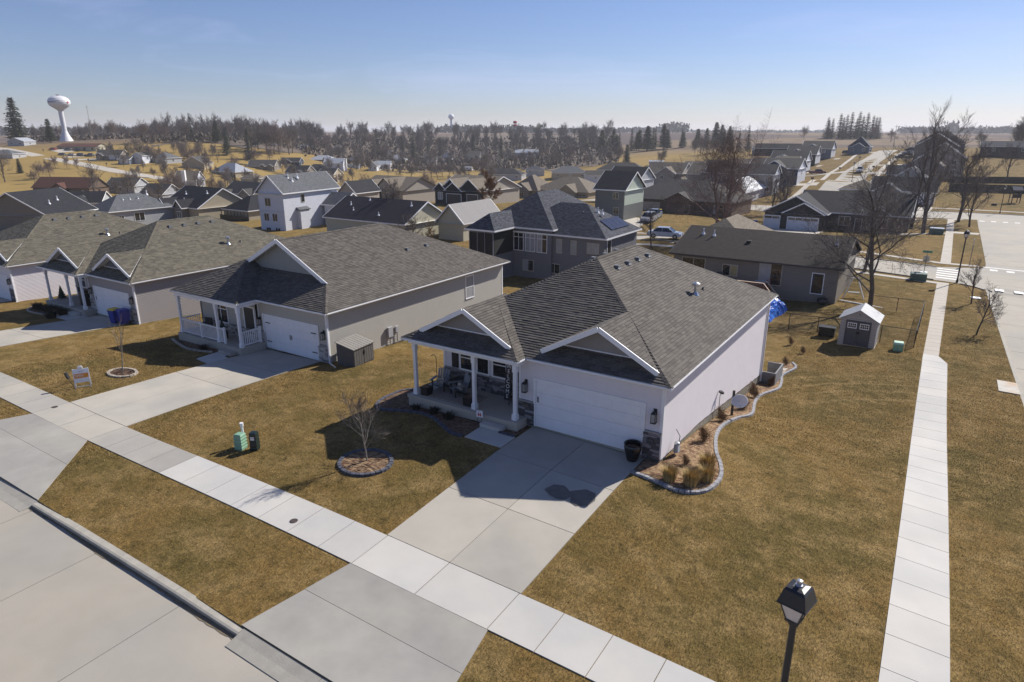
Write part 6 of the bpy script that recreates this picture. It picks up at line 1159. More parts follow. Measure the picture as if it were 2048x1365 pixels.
text('OPEN', .17, (-.12, -.045, .64), (R(80), 0, 0), white, P, depth=.002); text('HOUSE', .1, (.14, -.06, .5), (R(80), 0, 0), white, P, depth=.002); text('SALE', .1, (0, -.01, .87), (R(80), 0, 0), mat('grey_print', (.3, .3, .35), .6, .1, 4), P, depth=.002); part(P, 'sign_topper', white, lambda m: m.lathe((0, .05, 1.02), [(.12, 0), (.12, .08), (.08, .13), (.01, .15)], 10, sy=.2))
P = empty('lawn_light', (-25.3, -8.2, h(-25.3, -8.2)), .6, 'small black box on a thin leaning stake beside the lawn sign', 'yard box'); part(P, 'stake', black, lambda m: m.bar((0, 0, 0), (-.28, 0, .75), .022)); part(P, 'box', black, lambda m: m.bar((-.24, 0, .62), (-.36, 0, .96), .15, .1))
P = empty('yard_sign', (-4.62, -1.15, h(-4.6, -1.1)), R(10), 'small white garden sign with red mark by the porch step', 'sign'); part(P, 'stake', black, lambda m: [m.bar((s_*.1, 0, 0), (s_*.1, 0, .5), .012) for s_ in (-1, 1)]); part(P, 'sign_board', white, lambda m: m.box(-.15, -.008, .4, .15, .008, .72)); part(P, 'red_mark', mat('red_print', (.5, .03, .03), .6, .1, 4), lambda m: (m.poly([(-.08, -.012, .45), (-.03, -.012, .45), (-.03, -.012, .6), (-.08, -.012, .6)]), m.poly([(.03, -.012, .45), (.08, -.012, .45), (.08, -.012, .6), (.03, -.012, .6)]), m.poly([(-.08, -.0125, .6), (-.03, -.0125, .6), (.08, -.0125, .45), (.03, -.0125, .45)])))
text('HOME', .055, (0, -.014, .66), (R(90), 0, 0), mat('grey_print', (.3, .3, .35)), P, depth=.001)
P = empty('garden_cabinet', (-16.75, 3.25, h(-16.7, 3.2)), R(6), 'brown grey resin garden cabinet with sloping ribbed lid beside the greige house', 'storage cabinet'); resin = mat('resin', (.095, .088, .08), .75, .12, 5); resin_l = mat('resin_lid', (.24, .225, .20), .75, .1, 5)
part(P, 'cabinet_wall', resin, lambda m: m.hexa([(-.9, -.65, 0), (.9, -.65, 0), (.9, .55, 0), (-.9, .55, 0), (-.9, -.65, 1.28), (.9, -.65, 1.28), (.9, .55, 1.05), (-.9, .55, 1.05)]) if False else m.hexa([(-.6, -.9, 0), (.62, -.9, 0), (.62, .9, 0), (-.6, .9, 0), (-.6, -.9, 1.35), (.62, -.9, 1.08), (.62, .9, 1.08), (-.6, .9, 1.35)]))
for i in range(2): part(P, 'door', resin, lambda m: [m.box(.62, -.86+i*.88+j*.21, .06, .645, -.86+i*.88+j*.21+.19, 1.03) for j in range(4)])
part(P, 'latch', black, lambda m: m.box(.645, -.05, .62, .68, .05, .85)); part(P, 'lid', resin_l, lambda m: [m.hexa([(-.66, -.96+i*.24, 1.37), (.7, -.96+i*.24, 1.07), (.7, -.75+i*.24, 1.07), (-.66, -.75+i*.24, 1.37), (-.66, -.96+i*.24, 1.42), (.7, -.96+i*.24, 1.12), (.7, -.75+i*.24, 1.12), (-.66, -.75+i*.24, 1.42)]) for i in range(8)])
P = empty('electric_meter', (-17.85, 7.3, -.86), 0, 'grey electric meter box and conduit on the side wall of the greige house', 'meter box'); part(P, 'meter_box', mat('box_grey', (.4, .4, .42), .5, .1, 3), lambda m: (m.box(0, -.2, .45, .16, .2, 1.1), m.box(0, .55, .6, .12, .8, 1.0))); part(P, 'conduit', grey, lambda m: (m.bar((.05, 0, 0), (.05, 0, .45), .05), m.bar((.05, .68, 0), (.05, .68, .6), .05)))
P = empty('satellite_dish', (3.75, 8.6, h(3.7, 8.6)), R(-25), 'grey satellite dish on a dark post beside the east wall', 'satellite dish'); part(P, 'post', black, lambda m: m.bar((0, 0, 0), (0, 0, 1.35), .09)); part(P, 'dish_arm', grey, lambda m: (m.bar((0, 0, 1.0), (.35, 0, .9), .05), m.bar((.4, 0, .8), (.7, -.35, .78), .03)))
t = part(P, 'dish', mat('dish_white', (.6, .6, .63), .4, .06, 4), lambda m: m.lathe((0, 0, 0), [(.0, 0), (.15, .015), (.3, .06), (.38, .1), (.36, .11), (.28, .075), (.0, .02)], 20, sx=1.1), smooth=True); t.location = (.42, 0, .88); t.rotation_euler = (R(38), R(12), 0)
P = empty('flood_light', (3.3, 7.55, -1.2), 0, 'thin vent pipe with small dark flood light against the east wall', 'wall light'); part(P, 'pipe', alu, lambda m: m.tube([(.06, 0, 0), (.06, 0, 1.3), (.1, 0, 1.45)], .02, 6)); part(P, 'light_head', black, lambda m: m.bar((.02, .1, 1.5), (.2, -.1, 1.5), .14, .1))
# porch furniture
pz = .352; slat = mat('grey_blue_slats', (.20, .22, .25), .6, .12, 5); stl = mat('dark_legs', (.02, .02, .022), .6, .1, 5)
def chair(x, y, rz, label):
    P = empty('adirondack_chair', (x, y, pz), rz, label, 'chair', 'grey slatted porch chairs')
    for s_ in (-1, 1): part(P, 'leg', stl, lambda m: (m.bar((s_*.3, -.32, 0), (s_*.3, -.32, .55), .05, .08), m.bar((s_*.29, .42, 0), (s_*.29, -.34, .36), .04, .1))); part(P, 'arm', slat, lambda m: m.box(s_*.34-.07, -.42, .55, s_*.34+.07, .25, .58))
    for i in range(5): part(P, 'seat_slat', slat, lambda m: m.bar((-.27, -.34+i*.13, .36-i*.04), (.27, -.34+i*.13, .36-i*.04), .11, .022))
    for i in range(5): part(P, 'back_slat', slat, lambda m: m.bar((-.22+i*.11, .2, .2), (-.22+i*.11+(i-2)*.02, .45, .98-abs(i-2)*.04), .095, .02, up=(0, 1, 0)))
    return P
chair(-8.05, .45, .25, 'grey slatted porch chair nearest the left corner post'); chair(-6.85, .35, -.55, 'grey slatted porch chair with patterned cushion by the middle post')
for x, y, rz, lb in ((-6.8, .3, -.5, 'black and cream patterned cushion on the right porch chair'), (-8.0, .4, .25, 'pale cushion on the left porch chair')): P = empty('cushion', (x, y, pz+.32), rz, lb, 'cushion'); part(P, 'cushion_pad', brickmat('checked_cloth', (.5, .47, .4), (.05, .05, .05), (.3, .28, .25), bw=.07, bh=.07, ms=.01), lambda m: m.cbox((0, .03, 0), .4, .16, .34, tx=.85, ty=.4))
P = empty('side_table', (-7.45, .95, pz), 0, 'small dark side table between the porch chairs', 'table'); part(P, 'tabletop', stl, lambda m: m.box(-.25, -.25, .45, .25, .25, .48)); [part(P, 'leg', stl, lambda m: m.cbox((a*.2, b_*.2, 0), .04, .04, .45)) for a in (-1, 1) for b_ in (-1, 1)]
P = empty('rug', (-6.9, .1, pz+.004), R(0), 'thin beige bordered rug under the porch chairs', 'rug'); part(P, 'rug_field', mat('rug_beige', (.28, .24, .2), 1, .2, 9), lambda m: m.box(-1.35, -.75, 0, 1.35, .75, .012)); part(P, 'rug_border', mat('rug_border', (.42, .38, .32), 1, .1, 9), lambda m: (m.box(-1.25, -.68, .0, 1.25, -.64, .016), m.box(1.21, -.68, .0, 1.25, .68, .016)))
for x, y, lb in ((-8.2, -.45, 'square black planter beside the left porch post'), (-5.75, -.4, 'square black planter beside the middle porch post')): P = empty('planter_box', (x, y, pz), 0, lb, 'planter'); part(P, 'planter_wall', black, lambda m: m.cbox((0, 0, 0), .38, .38, .42, tx=1.08, ty=1.08)); part(P, 'soil', mulch_d, lambda m: m.cbox((0, 0, .42), .36, .36, .006))
P = empty('welcome_board', (-4.62, 1.05, pz), 0, 'tall narrow black WELCOME board leaning by the front door', 'sign'); t = part(P, 'board', black, lambda m: m.hexa([(-.17, -.02, 0), (.17, -.02, 0), (.17, .02, 0), (-.17, .02, 0), (-.17, .2, 1.75), (.17, .2, 1.75), (.17, .24, 1.75), (-.17, .24, 1.75)]))
for i, ch in enumerate('WELCOME'): text(ch, .26, (0, .182-i*.0285-.02, 1.6-i*.235), (R(83), 0, 0), white, P, 'letter', .004)
P = empty('bar_stool', (-4.1, .75, pz), 0, 'black stool standing beside the WELCOME board', 'stool'); part(P, 'seat', black, lambda m: m.lathe((0, 0, .58), [(.18, 0), (.18, .04), (.001, .05)], 14)); [part(P, 'leg', black, lambda m: m.bar((math.cos(a)*.2, math.sin(a)*.2, 0), (math.cos(a)*.12, math.sin(a)*.12, .58), .03)) for a in (.8, 2.4, 3.9, 5.5)]
P = empty('shepherd_hook', (-8.75, 1.0, pz), 0, 'thin black plant hook behind the left porch chair', 'hook'); part(P, 'hook_rod', black, lambda m: m.tube([(0, 0, 0), (0, 0, 1.25), (-.05, 0, 1.4), (-.2, 0, 1.45), (-.3, 0, 1.35)], .015, 6))
P = empty('rocking_chair', (-28.4, 1.3, -.4), R(10), 'dark metal armchair on the railed porch', 'chair'); part(P, 'seat', stl, lambda m: m.box(-.3, -.3, .4, .3, .3, .46)); part(P, 'backrest', stl, lambda m: m.box(-.3, .28, .46, .3, .33, 1.0)); [part(P, 'arm', stl, lambda m: m.bar((s_*.32, -.3, .65), (s_*.32, .3, .65), .05)) for s_ in (-1, 1)]; [part(P, 'leg', stl, lambda m: m.bar((a*.28, b_*.28, 0), (a*.28, b_*.28, .65), .04)) for a in (-1, 1) for b_ in (-1, 1)]
P = empty('planter_box', (-26.4, 1.2, -.4), 0, 'dark potted evergreen by the railed porch window', 'planter'); part(P, 'pot', black, lambda m: m.cbox((0, 0, 0), .4, .4, .5, tx=1.1, ty=1.1)); part(P, 'foliage', needle, lambda m: [m.lathe((0, 0, .5+i*.15), [(.26-i*.05, 0), (.02, .3)], 8) for i in range(5)])
for i in range(2): P = empty('planter_box', (-48.9+i*4.0, 1.7, -.9), 0, ['dark potted conifer at the left of the third house porch', 'tall black grill cover shape on the third house porch'][i], ['planter', 'grill'][i]); part(P, ['foliage', 'grill_cover'][i], needle if not i else black, (lambda m: [m.lathe((0, 0, .1+k*.2), [(.35-k*.07, 0), (.02, .4)], 8) for k in range(4)]) if not i else (lambda m: (m.cbox((0, 0, 0), .9, .5, 1.0, tx=.9), m.cbox((0, 0, 1.0), .7, .5, .2, tx=.6, ty=.6))))
# garden shed
P = empty('garden_shed', (7.15, 28.1, h(7.15, 28.3)), R(-1), 'small grey resin shed with dark double doors on the side lawn', 'shed'); shw = siding('shed_siding', (.37, .35, .34), .2); shd = mat('slate_door', (.065, .065, .075), .6, .08, 4); z0 = .05
def shedw(m):
    for p in ([(-1.17, 0, z0), (1.17, 0, z0), (1.17, 0, 1.92), (0, 0, 2.58), (-1.17, 0, 1.92)], [(1.17, 0, z0), (1.17, 2.3, z0), (1.17, 2.3, 1.92), (1.17, 0, 1.92)], [(-1.17, 2.3, z0), (-1.17, 0, z0), (-1.17, 0, 1.92), (-1.17, 2.3, 1.92)], [(1.17, 2.3, z0), (-1.17, 2.3, z0), (-1.17, 2.3, 1.92), (0, 2.3, 2.58), (1.17, 2.3, 1.92)]): uvpoly(m, p)
part(P, 'shed_wall', shw, shedw); part(P, 'floor_base', mat('shed_base', (.35, .3, .22), .8, .1, 4), lambda m: m.box(-1.2, -.03, -.25, 1.2, 2.33, .05))
for s_ in (-1, 1): part(P, 'roof_panel', mat('grey_resin_roof', (.30, .31, .33), .6, .15, 2.5), lambda m: (m.hexa([(s_*1.32, -.15, 1.87), (0, -.15, 2.62), (0, 2.45, 2.62), (s_*1.32, 2.45, 1.87), (s_*1.32, -.15, 1.93), (0, -.15, 2.69), (0, 2.45, 2.69), (s_*1.32, 2.45, 1.93)][::1] if s_ < 0 else [(0, -.15, 2.62), (1.32, -.15, 1.87), (1.32, 2.45, 1.87), (0, 2.45, 2.62), (0, -.15, 2.69), (1.32, -.15, 1.93), (1.32, 2.45, 1.93), (0, 2.45, 2.69)])))
part(P, 'door_frame', shd, lambda m: (m.box(-.8, -.04, 1.8, .8, .0, 1.88), m.box(-.8, -.04, z0, -.74, 0, 1.8), m.box(.74, -.04, z0, .8, 0, 1.8)))
for s_ in (-1, 1):
    d_ = part(P, 'door', shd, lambda m: m.box(min(s_*.015, s_*.73), -.055, z0+.02, max(s_*.015, s_*.73), -.01, 1.79)); xm = s_*.39; f_ = part(P, 'window', white, lambda m: (m.box(xm-.29, -.075, 1.32, xm+.29, -.056, 1.37), m.box(xm-.29, -.075, 1.67, xm+.29, -.056, 1.72), m.box(xm-.29, -.075, 1.37, xm-.25, -.056, 1.67), m.box(xm+.25, -.075, 1.37, xm+.29, -.056, 1.67), [m.box(xm-.25+i*.125-.01, -.072, 1.37, xm-.25+i*.125+.01, -.056, 1.67) for i in (1, 2, 3)], m.box(xm-.25, -.07, 1.51, xm+.25, -.056, 1.53)))
    for i in range(4):
        for j in range(2): part(f_, 'pane', glass, lambda m: m.poly([(xm-.24+i*.125, -.058, 1.375+j*.155), (xm-.14+i*.125, -.058, 1.375+j*.155), (xm-.14+i*.125, -.058, 1.505+j*.155), (xm-.24+i*.125, -.058, 1.505+j*.155)]))
part(P, 'door_latch', black, lambda m: m.box(-.12, -.09, .95, .12, -.056, 1.08)); part(P, 'gable_vent', grey, lambda m: m.poly([(-.12, -.01, 2.28), (.12, -.01, 2.28), (0, -.01, 2.4)]))
# chain link fence of the corner yard
link_ = mat('fence_mesh_wire', (.03, .03, .032), .6, .1, 5)
def chain(line, label, hh=1.25, gap=2.4, mesh=True):
    P = empty('chain_link_fence', (line[0][0], line[0][1], h(*line[0])), 0, label, 'fence'); o0 = Vector(P.location); T = lambda x, y, z: Vector((x, y, z))-o0; mbm = MB()
    for a, b_ in zip(line, line[1:]):
        a = Vector(a); b_ = Vector(b_); n_ = max(1, round((b_-a).length/gap))
        for i in range(n_+1):
            p = a.lerp(b_, i/n_); part(P, 'fence_post', black, lambda m: m.tube([T(p.x, p.y, h(p.x, p.y)), T(p.x, p.y, h(p.x, p.y)+hh)], .03, 6))
            if i < n_:
                q_ = a.lerp(b_, (i+1)/n_); part(P, 'rail', black, lambda m: m.tube([T(p.x, p.y, h(p.x, p.y)+hh), T(q_.x, q_.y, h(q_.x, q_.y)+hh)], .022, 6)); L_ = (q_-p).length; k = int(L_/.12)
                for j in range(k+9):
                    for s_ in (-1, 1):
                        t0 = (j-(9 if s_ > 0 else 0))*.12/L_; t1 = t0+s_*hh/L_*.85; c0, c1 = max(0, min(1, t0)), max(0, min(1, t1))
                        if abs(c1-c0) < .02: continue
                        v0 = (c0-t0)/(t1-t0); v1 = (c1-t0)/(t1-t0); A = p.lerp(q_, c0); B = p.lerp(q_, c1); mbm.bar(T(A.x, A.y, h(A.x, A.y)+v0*hh), T(B.x, B.y, h(B.x, B.y)+v1*hh), .006)
    o = mbm.obj('chain_mesh', link_, P); o['kind'] = 'stuff'; return P
chain([(2.0, 31.6), (10.65, 30.05)], 'black chain link fence running behind the garden shed'); chain([(10.65, 30.05), (10.72, 41.9)], 'black chain link fence beside the far end of the side sidewalk'); chain([(10.72, 41.9), (6.8, 42.6)], 'black chain link fence closing the back of the corner yard')
P = empty('electric_box', (9.75, 28.6, h(9.75, 28.6)), .1, 'pale green square utility box between the shed and the fence corner', 'utility box'); part(P, 'cabinet', greenbox, lambda m: m.cbox((0, 0, 0), .6, .6, .5)); part(P, 'lid', mat('pale_green_lid', (.42, .6, .47), .5, .1, 4), lambda m: m.cbox((0, 0, .5), .66, .66, .12, tx=.85, ty=.8))
P = empty('transformer_box', (9.6, 59.3, h(9.6, 59.3)), .1, 'dark green ground transformer beside the cross street stop bar', 'transformer'); part(P, 'cabinet', mat('transformer_green', (.07, .13, .105), .5, .1, 4), lambda m: (m.cbox((0, 0, 0), 1.5, 1.1, .75), m.cbox((0, 0, .75), 1.55, 1.15, .06, tx=.9, ty=.8)))
P = empty('stock_tank', (10.1, 104.6, h(10, 104.6)), 0, 'low green box beside the tall upright tree', 'utility box'); part(P, 'cabinet', mat('transformer_green', (.07, .13, .105)), lambda m: m.cbox((0, 0, 0), 2.0, 1.4, .9)); part(P, 'lid', alu, lambda m: m.cbox((0, 0, .9), 2.0, 1.4, .08))
P = empty('grill_crate', (4.95, 30.2, h(5, 30.2)), .05, 'black slatted crate against the chain link fence left of the shed', 'crate'); [part(P, 'slat', black, lambda m: m.box(-.55, -.35, .1+i*.16, .55, .35, .1+i*.16+.12)) for i in range(4)]; part(P, 'lid', black, lambda m: m.box(-.6, -.4, .74, .6, .4, .8))
# tarp, deck, grill behind the brown house
rngt = random.Random(2); mb = MB(); N = 22; G = [[None]*N for _ in range(N)]
for i in range(N):
    for j in range(N):
        u, v = i/(N-1)*2-1, j/(N-1)*2-1; r_ = max(abs(u)**1.5, abs(v)**1.5); G[i][j] = (u*1.15+.12*math.sin(v*5), v*3.3+.1*math.sin(u*7), 1.45*(1-r_**2.2)**.6*(.82+.18*math.sin(v*4+1)) if r_ < 1 else 0); g_ = G[i][j]; G[i][j] = (g_[0]+rngt.gauss(0, .05), g_[1]+rngt.gauss(0, .05), max(0, g_[2]+rngt.gauss(0, .07)))
P = empty('tarp_pile', (-.8, 36.5, h(-.8, 36.5)-.1), R(-3), 'bright blue tarpaulin tied over a pile below the redwood deck', 'tarp')
for i in range(N-1):
    for j in range(N-1): mb.poly([G[i][j], G[i+1][j], G[i+1][j+1], G[i][j+1]], tone=rngt.random())
mb.obj('tarpaulin', mat('blue_tarp', (.02, .12, .62), .35, .25, 2.2, c2=(.04, .22, .75), tone=.2), P); part(P, 'tie_strap', white, lambda m: m.tube([Vector(G[12][j])+Vector((0, 0, .04)) for j in range(2, N-2)], .05, 5))
P = empty('redwood_deck', (-2.3, 40.6, h(-2, 40.6)), 0, 'redwood deck with stairs on the back of the taupe ranch', 'deck'); dz = 1.15
for i in range(22): part(P, 'deck_board', redwood, lambda m: m.box(-5.0+i*.24, -.6, dz-.05, -4.78+i*.24, 2.8, dz))
for x, y in ((-4.9, -.55), (-2.6, -.55), (.2, -.55), (.2, 1.2), (.2, 2.7)): part(P, 'deck_post', redwood, lambda m: m.cbox((x, y, -.3), .11, .11, dz+1.3))
part(P, 'rail', redwood, lambda m: m.box(-5, -.6, dz+.94, .26, -.5, dz+1.0)); part(P, 'rail_cap', mat('weathered_cap', (.5, .37, .27), .8, .2, 5), lambda m: (m.box(-5.02, -.66, dz+1.0, .28, -.46, dz+1.04), m.bar((.25, -.5, dz+1.0), (1.65, -.62, .65), .16, .05), m.bar((.25, .7, dz+1.0), (1.65, .58, .65), .16, .05)))
bl_ = part(P, 'baluster', redwood, lambda m: m.cbox((0, 0, 0), .05, .05, .92)); bl_.location = (-4.8, -.55, dz)
for i in range(1, 34): c = bl_.copy(); COL.objects.link(c); c.parent = P; c.location = (-4.8+i*.15, -.55, dz)
for i in range(9): c = bl_.copy(); COL.objects.link(c); c.parent = P; c.location = (.35+i*.15, -.5-.01*i, dz-.08-i*.13)
for i in range(5): part(P, 'stair_tread', redwood, lambda m: m.box(.3+i*.27, -.5, dz-.22-i*.21, .6+i*.27, .65, dz-.18-i*.21))
part(P, 'deck_skirt', redwood, lambda m: [m.box(-4.9+i*.2, -.58, -.2, -4.75+i*.2, -.54, dz-.05) for i in range(26)])
P = empty('kettle_grill', (-6.6, 41.9, h(-6.6, 42)+1.45), 0, 'black covered grill on the redwood deck', 'grill'); part(P, 'grill_cover', black, lambda m: (m.cbox((0, 0, 0), 1.0, .6, .8), m.cbox((0, 0, .8), .8, .6, .35, tx=.6, ty=.5)))
P = empty('kettle_grill', (2.7, 43.0, h(2.7, 43)), 0, 'black upturned fire bowl on the ground by the taupe ranch wall', 'fire bowl'); part(P, 'bowl', black, lambda m: m.lathe((0, 0, 0), [(.3, 0), (.5, .25), (.45, .5), (.2, .62), (.001, .63)], 12))
P = empty('patio_table', (-2.6, 42.0, h(-2.6, 42)+1.35), 0, 'glass topped table on the redwood deck', 'table'); part(P, 'tabletop', glass_lt, lambda m: m.cbox((0, 0, .62), 1.3, .8, .03)); [part(P, 'leg', black, lambda m: m.cbox((a*.5, b_*.3, 0), .04, .04, .62)) for a in (-1, 1) for b_ in (-1, 1)]
P = empty('timber_stack', (4.8, 46.5, h(4.8, 46.5)), .2, 'white and grey poles and swing frame leaning by the ranch corner', 'swing frame'); part(P, 'pole', white, lambda m: (m.bar((-.8, 0, 0), (-.1, .5, 1.9), .08), m.bar((1.0, 0, 0), (.3, .5, 1.9), .08), m.bar((-.2, .5, 1.9), (.5, .5, 1.9), .08), m.bar((-1.2, -1.5, .1), (2.2, -3.4, .1), .1))); part(P, 'seat', grey, lambda m: m.box(-.4, .1, .5, .6, .6, .56))
# posts and signs by the road
P = empty('road_sign', (10.0, 61.0, h(10, 61)), 0, 'street name sign on a thin post by the stop bar', 'sign'); part(P, 'post', grey, lambda m: m.bar((0, 0, 0), (0, 0, 3.0), .06)); part(P, 'sign_plate', mat('sign_green', (.12, .32, .2), .5, .1, 4), lambda m: (m.box(-.45, -.02, 2.75, .45, .02, 2.98), m.box(-.02, -.4, 2.5, .02, .4, 2.72))); part(P, 'stop_plate', alu, lambda m: m.cbox((0, .05, 1.8), .6, .02, .6))
P = empty('road_sign', (14.3, 72.8, h(14.3, 72.8)), 0, 'thin grey post of a road sign seen edge on near the far corner', 'sign'); part(P, 'post', grey, lambda m: m.bar((0, 0, 0), (0, 0, 3.2), .07)); part(P, 'sign_plate', alu, lambda m: m.box(-.02, -.35, 2.5, .02, .35, 3.2))
P = empty('access_cover', (14.7, 53.0, h(14.7, 53)), 0, 'white round utility lid on the verge by the young tree', 'access cover'); part(P, 'lid', white, lambda m: m.lathe((0, 0, .03), [(.45, 0), (.45, .06), (.001, .07)], 16))
P = empty('basketball_hoop', (-66, 140.5, h(-66, 140)), R(-20), 'basketball hoop on a dark pole beside the tan house drive', 'basketball hoop'); part(P, 'pole', black, lambda m: (m.bar((0, 0, 0), (0, 0, 3.2), .15), m.bar((0, 0, 3.2), (-.9, 0, 3.7), .15), m.bar((0, 0, 2.6), (-.9, 0, 3.0), .1))); part(P, 'backboard', white, lambda m: m.box(-1.0, -.9, 2.7, -.92, .9, 3.9)); part(P, 'rim', black, lambda m: m.lathe((-1.4, 0, 3.0), [(.23, 0), (.23, .04)], 10))
# fences beyond the second cross street, play set, shed
wd = mat('dark_fence_boards', (.055, .05, .048), .9, .25, 2, tone=.3)
def board_fence(a, b_, label, hh=1.8, bw=.55):
    P = empty('board_fence', (a[0], a[1], h(*a)), 0, label, 'fence'); o0 = Vector(P.location); a = Vector(a); b_ = Vector(b_); L_ = (b_-a).length; n_ = int(L_/bw); d = (b_-a)/n_; ref = None
    for i in range(n_):
        p = a+d*i; 
        if ref is None: ref = part(P, 'board', wd, lambda m: m.box(0, -.02, -.1, bw-.02, .02, hh)); c = ref
        else: c = ref.copy(); COL.objects.link(c); c.parent = P
        c.location = Vector((p.x, p.y, h(p.x, p.y)))-o0; c.rotation_euler = (0, 0, math.atan2(d.y, d.x))
board_fence((10, 213), (60, 231), 'further of the two long dark board fences on the right'); board_fence((10.3, 185), (56, 203), 'nearer of the two long dark board fences on the right', 2.0)
P = empty('play_set', (23.4, 168.5, h(23.4, 168.5)), .3, 'dark wooden play tower with swing beam on the right lawn', 'play set'); part(P, 'tower', wd, lambda m: [m.bar((a, b_, 0), (a, b_, 3.0), .14) for a in (-.8, .8) for b_ in (-.8, .8)]+[m.box(-.85, -.85, 1.2, .85, .85, 1.3), m.box(-.85, -.85, 1.3, .85, -.8, 2.0), m.box(.8, -.85, 1.3, .85, .85, 2.0)]); part(P, 'canopy', mat('canopy_blue', (.05, .06, .1), .7, .1, 3), lambda m: (m.poly([(-1, -1, 2.9), (1, -1, 2.9), (1, 0, 3.7), (-1, 0, 3.7)]), m.poly([(1, 1, 2.9), (-1, 1, 2.9), (-1, 0, 3.7), (1, 0, 3.7)]))); part(P, 'swing_beam', wd, lambda m: (m.bar((-.8, 0, 2.5), (-5.5, 0, 2.5), .14), m.bar((-5.5, -1, 0), (-5.5, 0, 2.5), .1), m.bar((-5.5, 1, 0), (-5.5, 0, 2.5), .1)))
P = empty('lean_to_shed', (28.6, 473, h(28.6, 473)), 0, 'small dark shed with white roof at the edge of the far field', 'shed'); part(P, 'shed_wall', wd, lambda m: m.cbox((0, 0, 0), 5, 4, 3)); part(P, 'roof', white, lambda m: m.cbox((0, 0, 3), 5.6, 4.6, .35))
P = empty('fire_pit', (19.5, 161.5, h(19.5, 161.5)), 0, 'dark low fire pit on the right lawn beyond the street', 'fire pit'); part(P, 'ring', black, lambda m: m.lathe((0, 0, 0), [(.55, 0), (.55, .4), (.45, .4), (.4, .1)], 12))
# mailboxes of the hill street
for i, (x, y) in enumerate([(-23.0, 188), (-23.3, 243), (-23.6, 300), (-24.2, 342), (-12.6, 240), (-33, 152)]):
    P = empty('mailbox', (x, y, h(x, y)), 0, 'dark mailbox cluster on a post along the hill street', 'mailbox', 'mailboxes along the hill street'); part(P, 'post', black, lambda m: m.cbox((0, 0, 0), .12, .12, 1.1)); part(P, 'box', black, lambda m: m.cbox((0, 0, 1.1), .8, .5, .45, ty=.7))
for i, (x, y) in enumerate([(-446, 170), (-412, 170), (-380, 163), (-352, 158)]):
    P = empty('mailbox', (x, y, h(x, y)), 0, 'small mailbox beside the road on the straw slope', 'mailbox', 'mailboxes along the west road'); part(P, 'post', black, lambda m: m.cbox((0, 0, 0), .15, .15, 1.2)); part(P, 'box', black, lambda m: m.cbox((0, 0, 1.2), .5, .7, .5, tx=.7))
# cars
tyre = mat('tyre', (.02, .02, .02), .9, .1, 5); rim = mat('rim', (.4, .4, .42), .35, .1, 5, metal=.7); carg = mat('car_glass', (.012, .014, .018), .05, .1, 3, spec=.9)
def car(x, y, rz, col, label, cat='car', suv=False, truck=False, name='parked_car', z=None):
    P = empty(name, (x, y, h(x, y)+.05 if z is None else z), rz, label, cat); L_, Wd = (4.7, 1.8) if not truck else (5.6, 1.95); b0 = .28; belt = .92 if not (suv or truck) else 1.08; top = 1.45 if not (suv or truck) else 1.75
    paint = mat('car_paint_'+label.split()[0]+'_'+label.split()[1], col, .25, .04, 2, spec=.7)
    hood, tail = -L_/2+1.15, (L_/2-.75 if not suv else L_/2-.1)
    prof = [(-L_/2, b0+.12), (-L_/2+.05, belt-.25), (-L_/2+.35, belt-.08), (hood, belt), (tail, belt+.02), (L_/2-.08, belt-.02), (L_/2, belt-.35), (L_/2, b0+.1), (L_/2-.3, b0), (-L_/2+.3, b0)]
    def body(m):
        for s_ in (-1, 1):
            q_ = [(a, s_*Wd/2*(.97 if z_ > .8 else 1), z_) for a, z_ in prof]; m.poly(q_ if s_ < 0 else q_[::-1])
        for (a, z_), (a2, z2) in zip(prof, prof[1:]+prof[:1]): w1 = Wd/2*(.97 if z_ > .8 else 1); w2 = Wd/2*(.97 if z2 > .8 else 1); m.poly([(a, -w1, z_), (a, w1, z_), (a2, w2, z2), (a2, -w2, z2)])
    part(P, 'body', paint, body)
    cab = [(hood-.05, belt), (hood+.65, top), (tail-.55 if not truck else .5, top), (tail+.02 if not truck else .75, belt)]; wi = Wd/2*.95; wt = Wd/2*.74
    def cabin(m, e=0.):
        c = [(a, z_) for a, z_ in cab]; w_ = [wi, wt, wt, wi]
        for s_ in (-1, 1): q_ = [(c[i][0], s_*w_[i], c[i][1]) for i in range(4)]; m.poly(q_ if s_ < 0 else q_[::-1])
        for i in (0, 2): m.poly([(c[i][0], -w_[i], c[i][1]), (c[i][0], w_[i], c[i][1]), (c[i+1][0], w_[i+1], c[i+1][1]), (c[i+1][0], -w_[i+1], c[i+1][1])])
    part(P, 'window', carg, cabin); part(P, 'roof', paint, lambda m: (m.box(cab[1][0]-.04, -wt-.02, top-.02, cab[2][0]+.04, wt+.02, top+.03), [m.bar((cab[i][0], s_*wi, belt), (cab[j][0], s_*wt, top), .07) for i, j in ((0, 1), (3, 2)) for s_ in (-1, 1)], [m.bar(((cab[0][0]+cab[3][0])/2+.1, s_*wi, belt), ((cab[1][0]+cab[2][0])/2+.1, s_*wt, top), .07) for s_ in (-1, 1)]))
    for a in (-L_/2+.85, L_/2-.9):
        for s_ in (-1, 1): w_ = part(P, 'wheel', tyre, lambda m: m.tube([(a, s_*(Wd/2-.2), .33), (a, s_*(Wd/2+.01), .33)], .33, 14)); part(w_, 'rim', rim, lambda m: m.tube([(a, s_*(Wd/2), .33), (a, s_*(Wd/2+.02), .33)], .2, 10))
    for s_ in (-1, 1): part(P, 'headlight', white, lambda m: m.box(-L_/2-.0, s_*.62-.2, belt-.32, -L_/2+.1, s_*.62+.2, belt-.17)); part(P, 'tail_light', mat('tail_red', (.4, .02, .02), .3, .1, 3), lambda m: m.box(L_/2-.06, s_*.7-.12, belt-.3, L_/2+.01, s_*.7+.12, belt-.1))
    return P
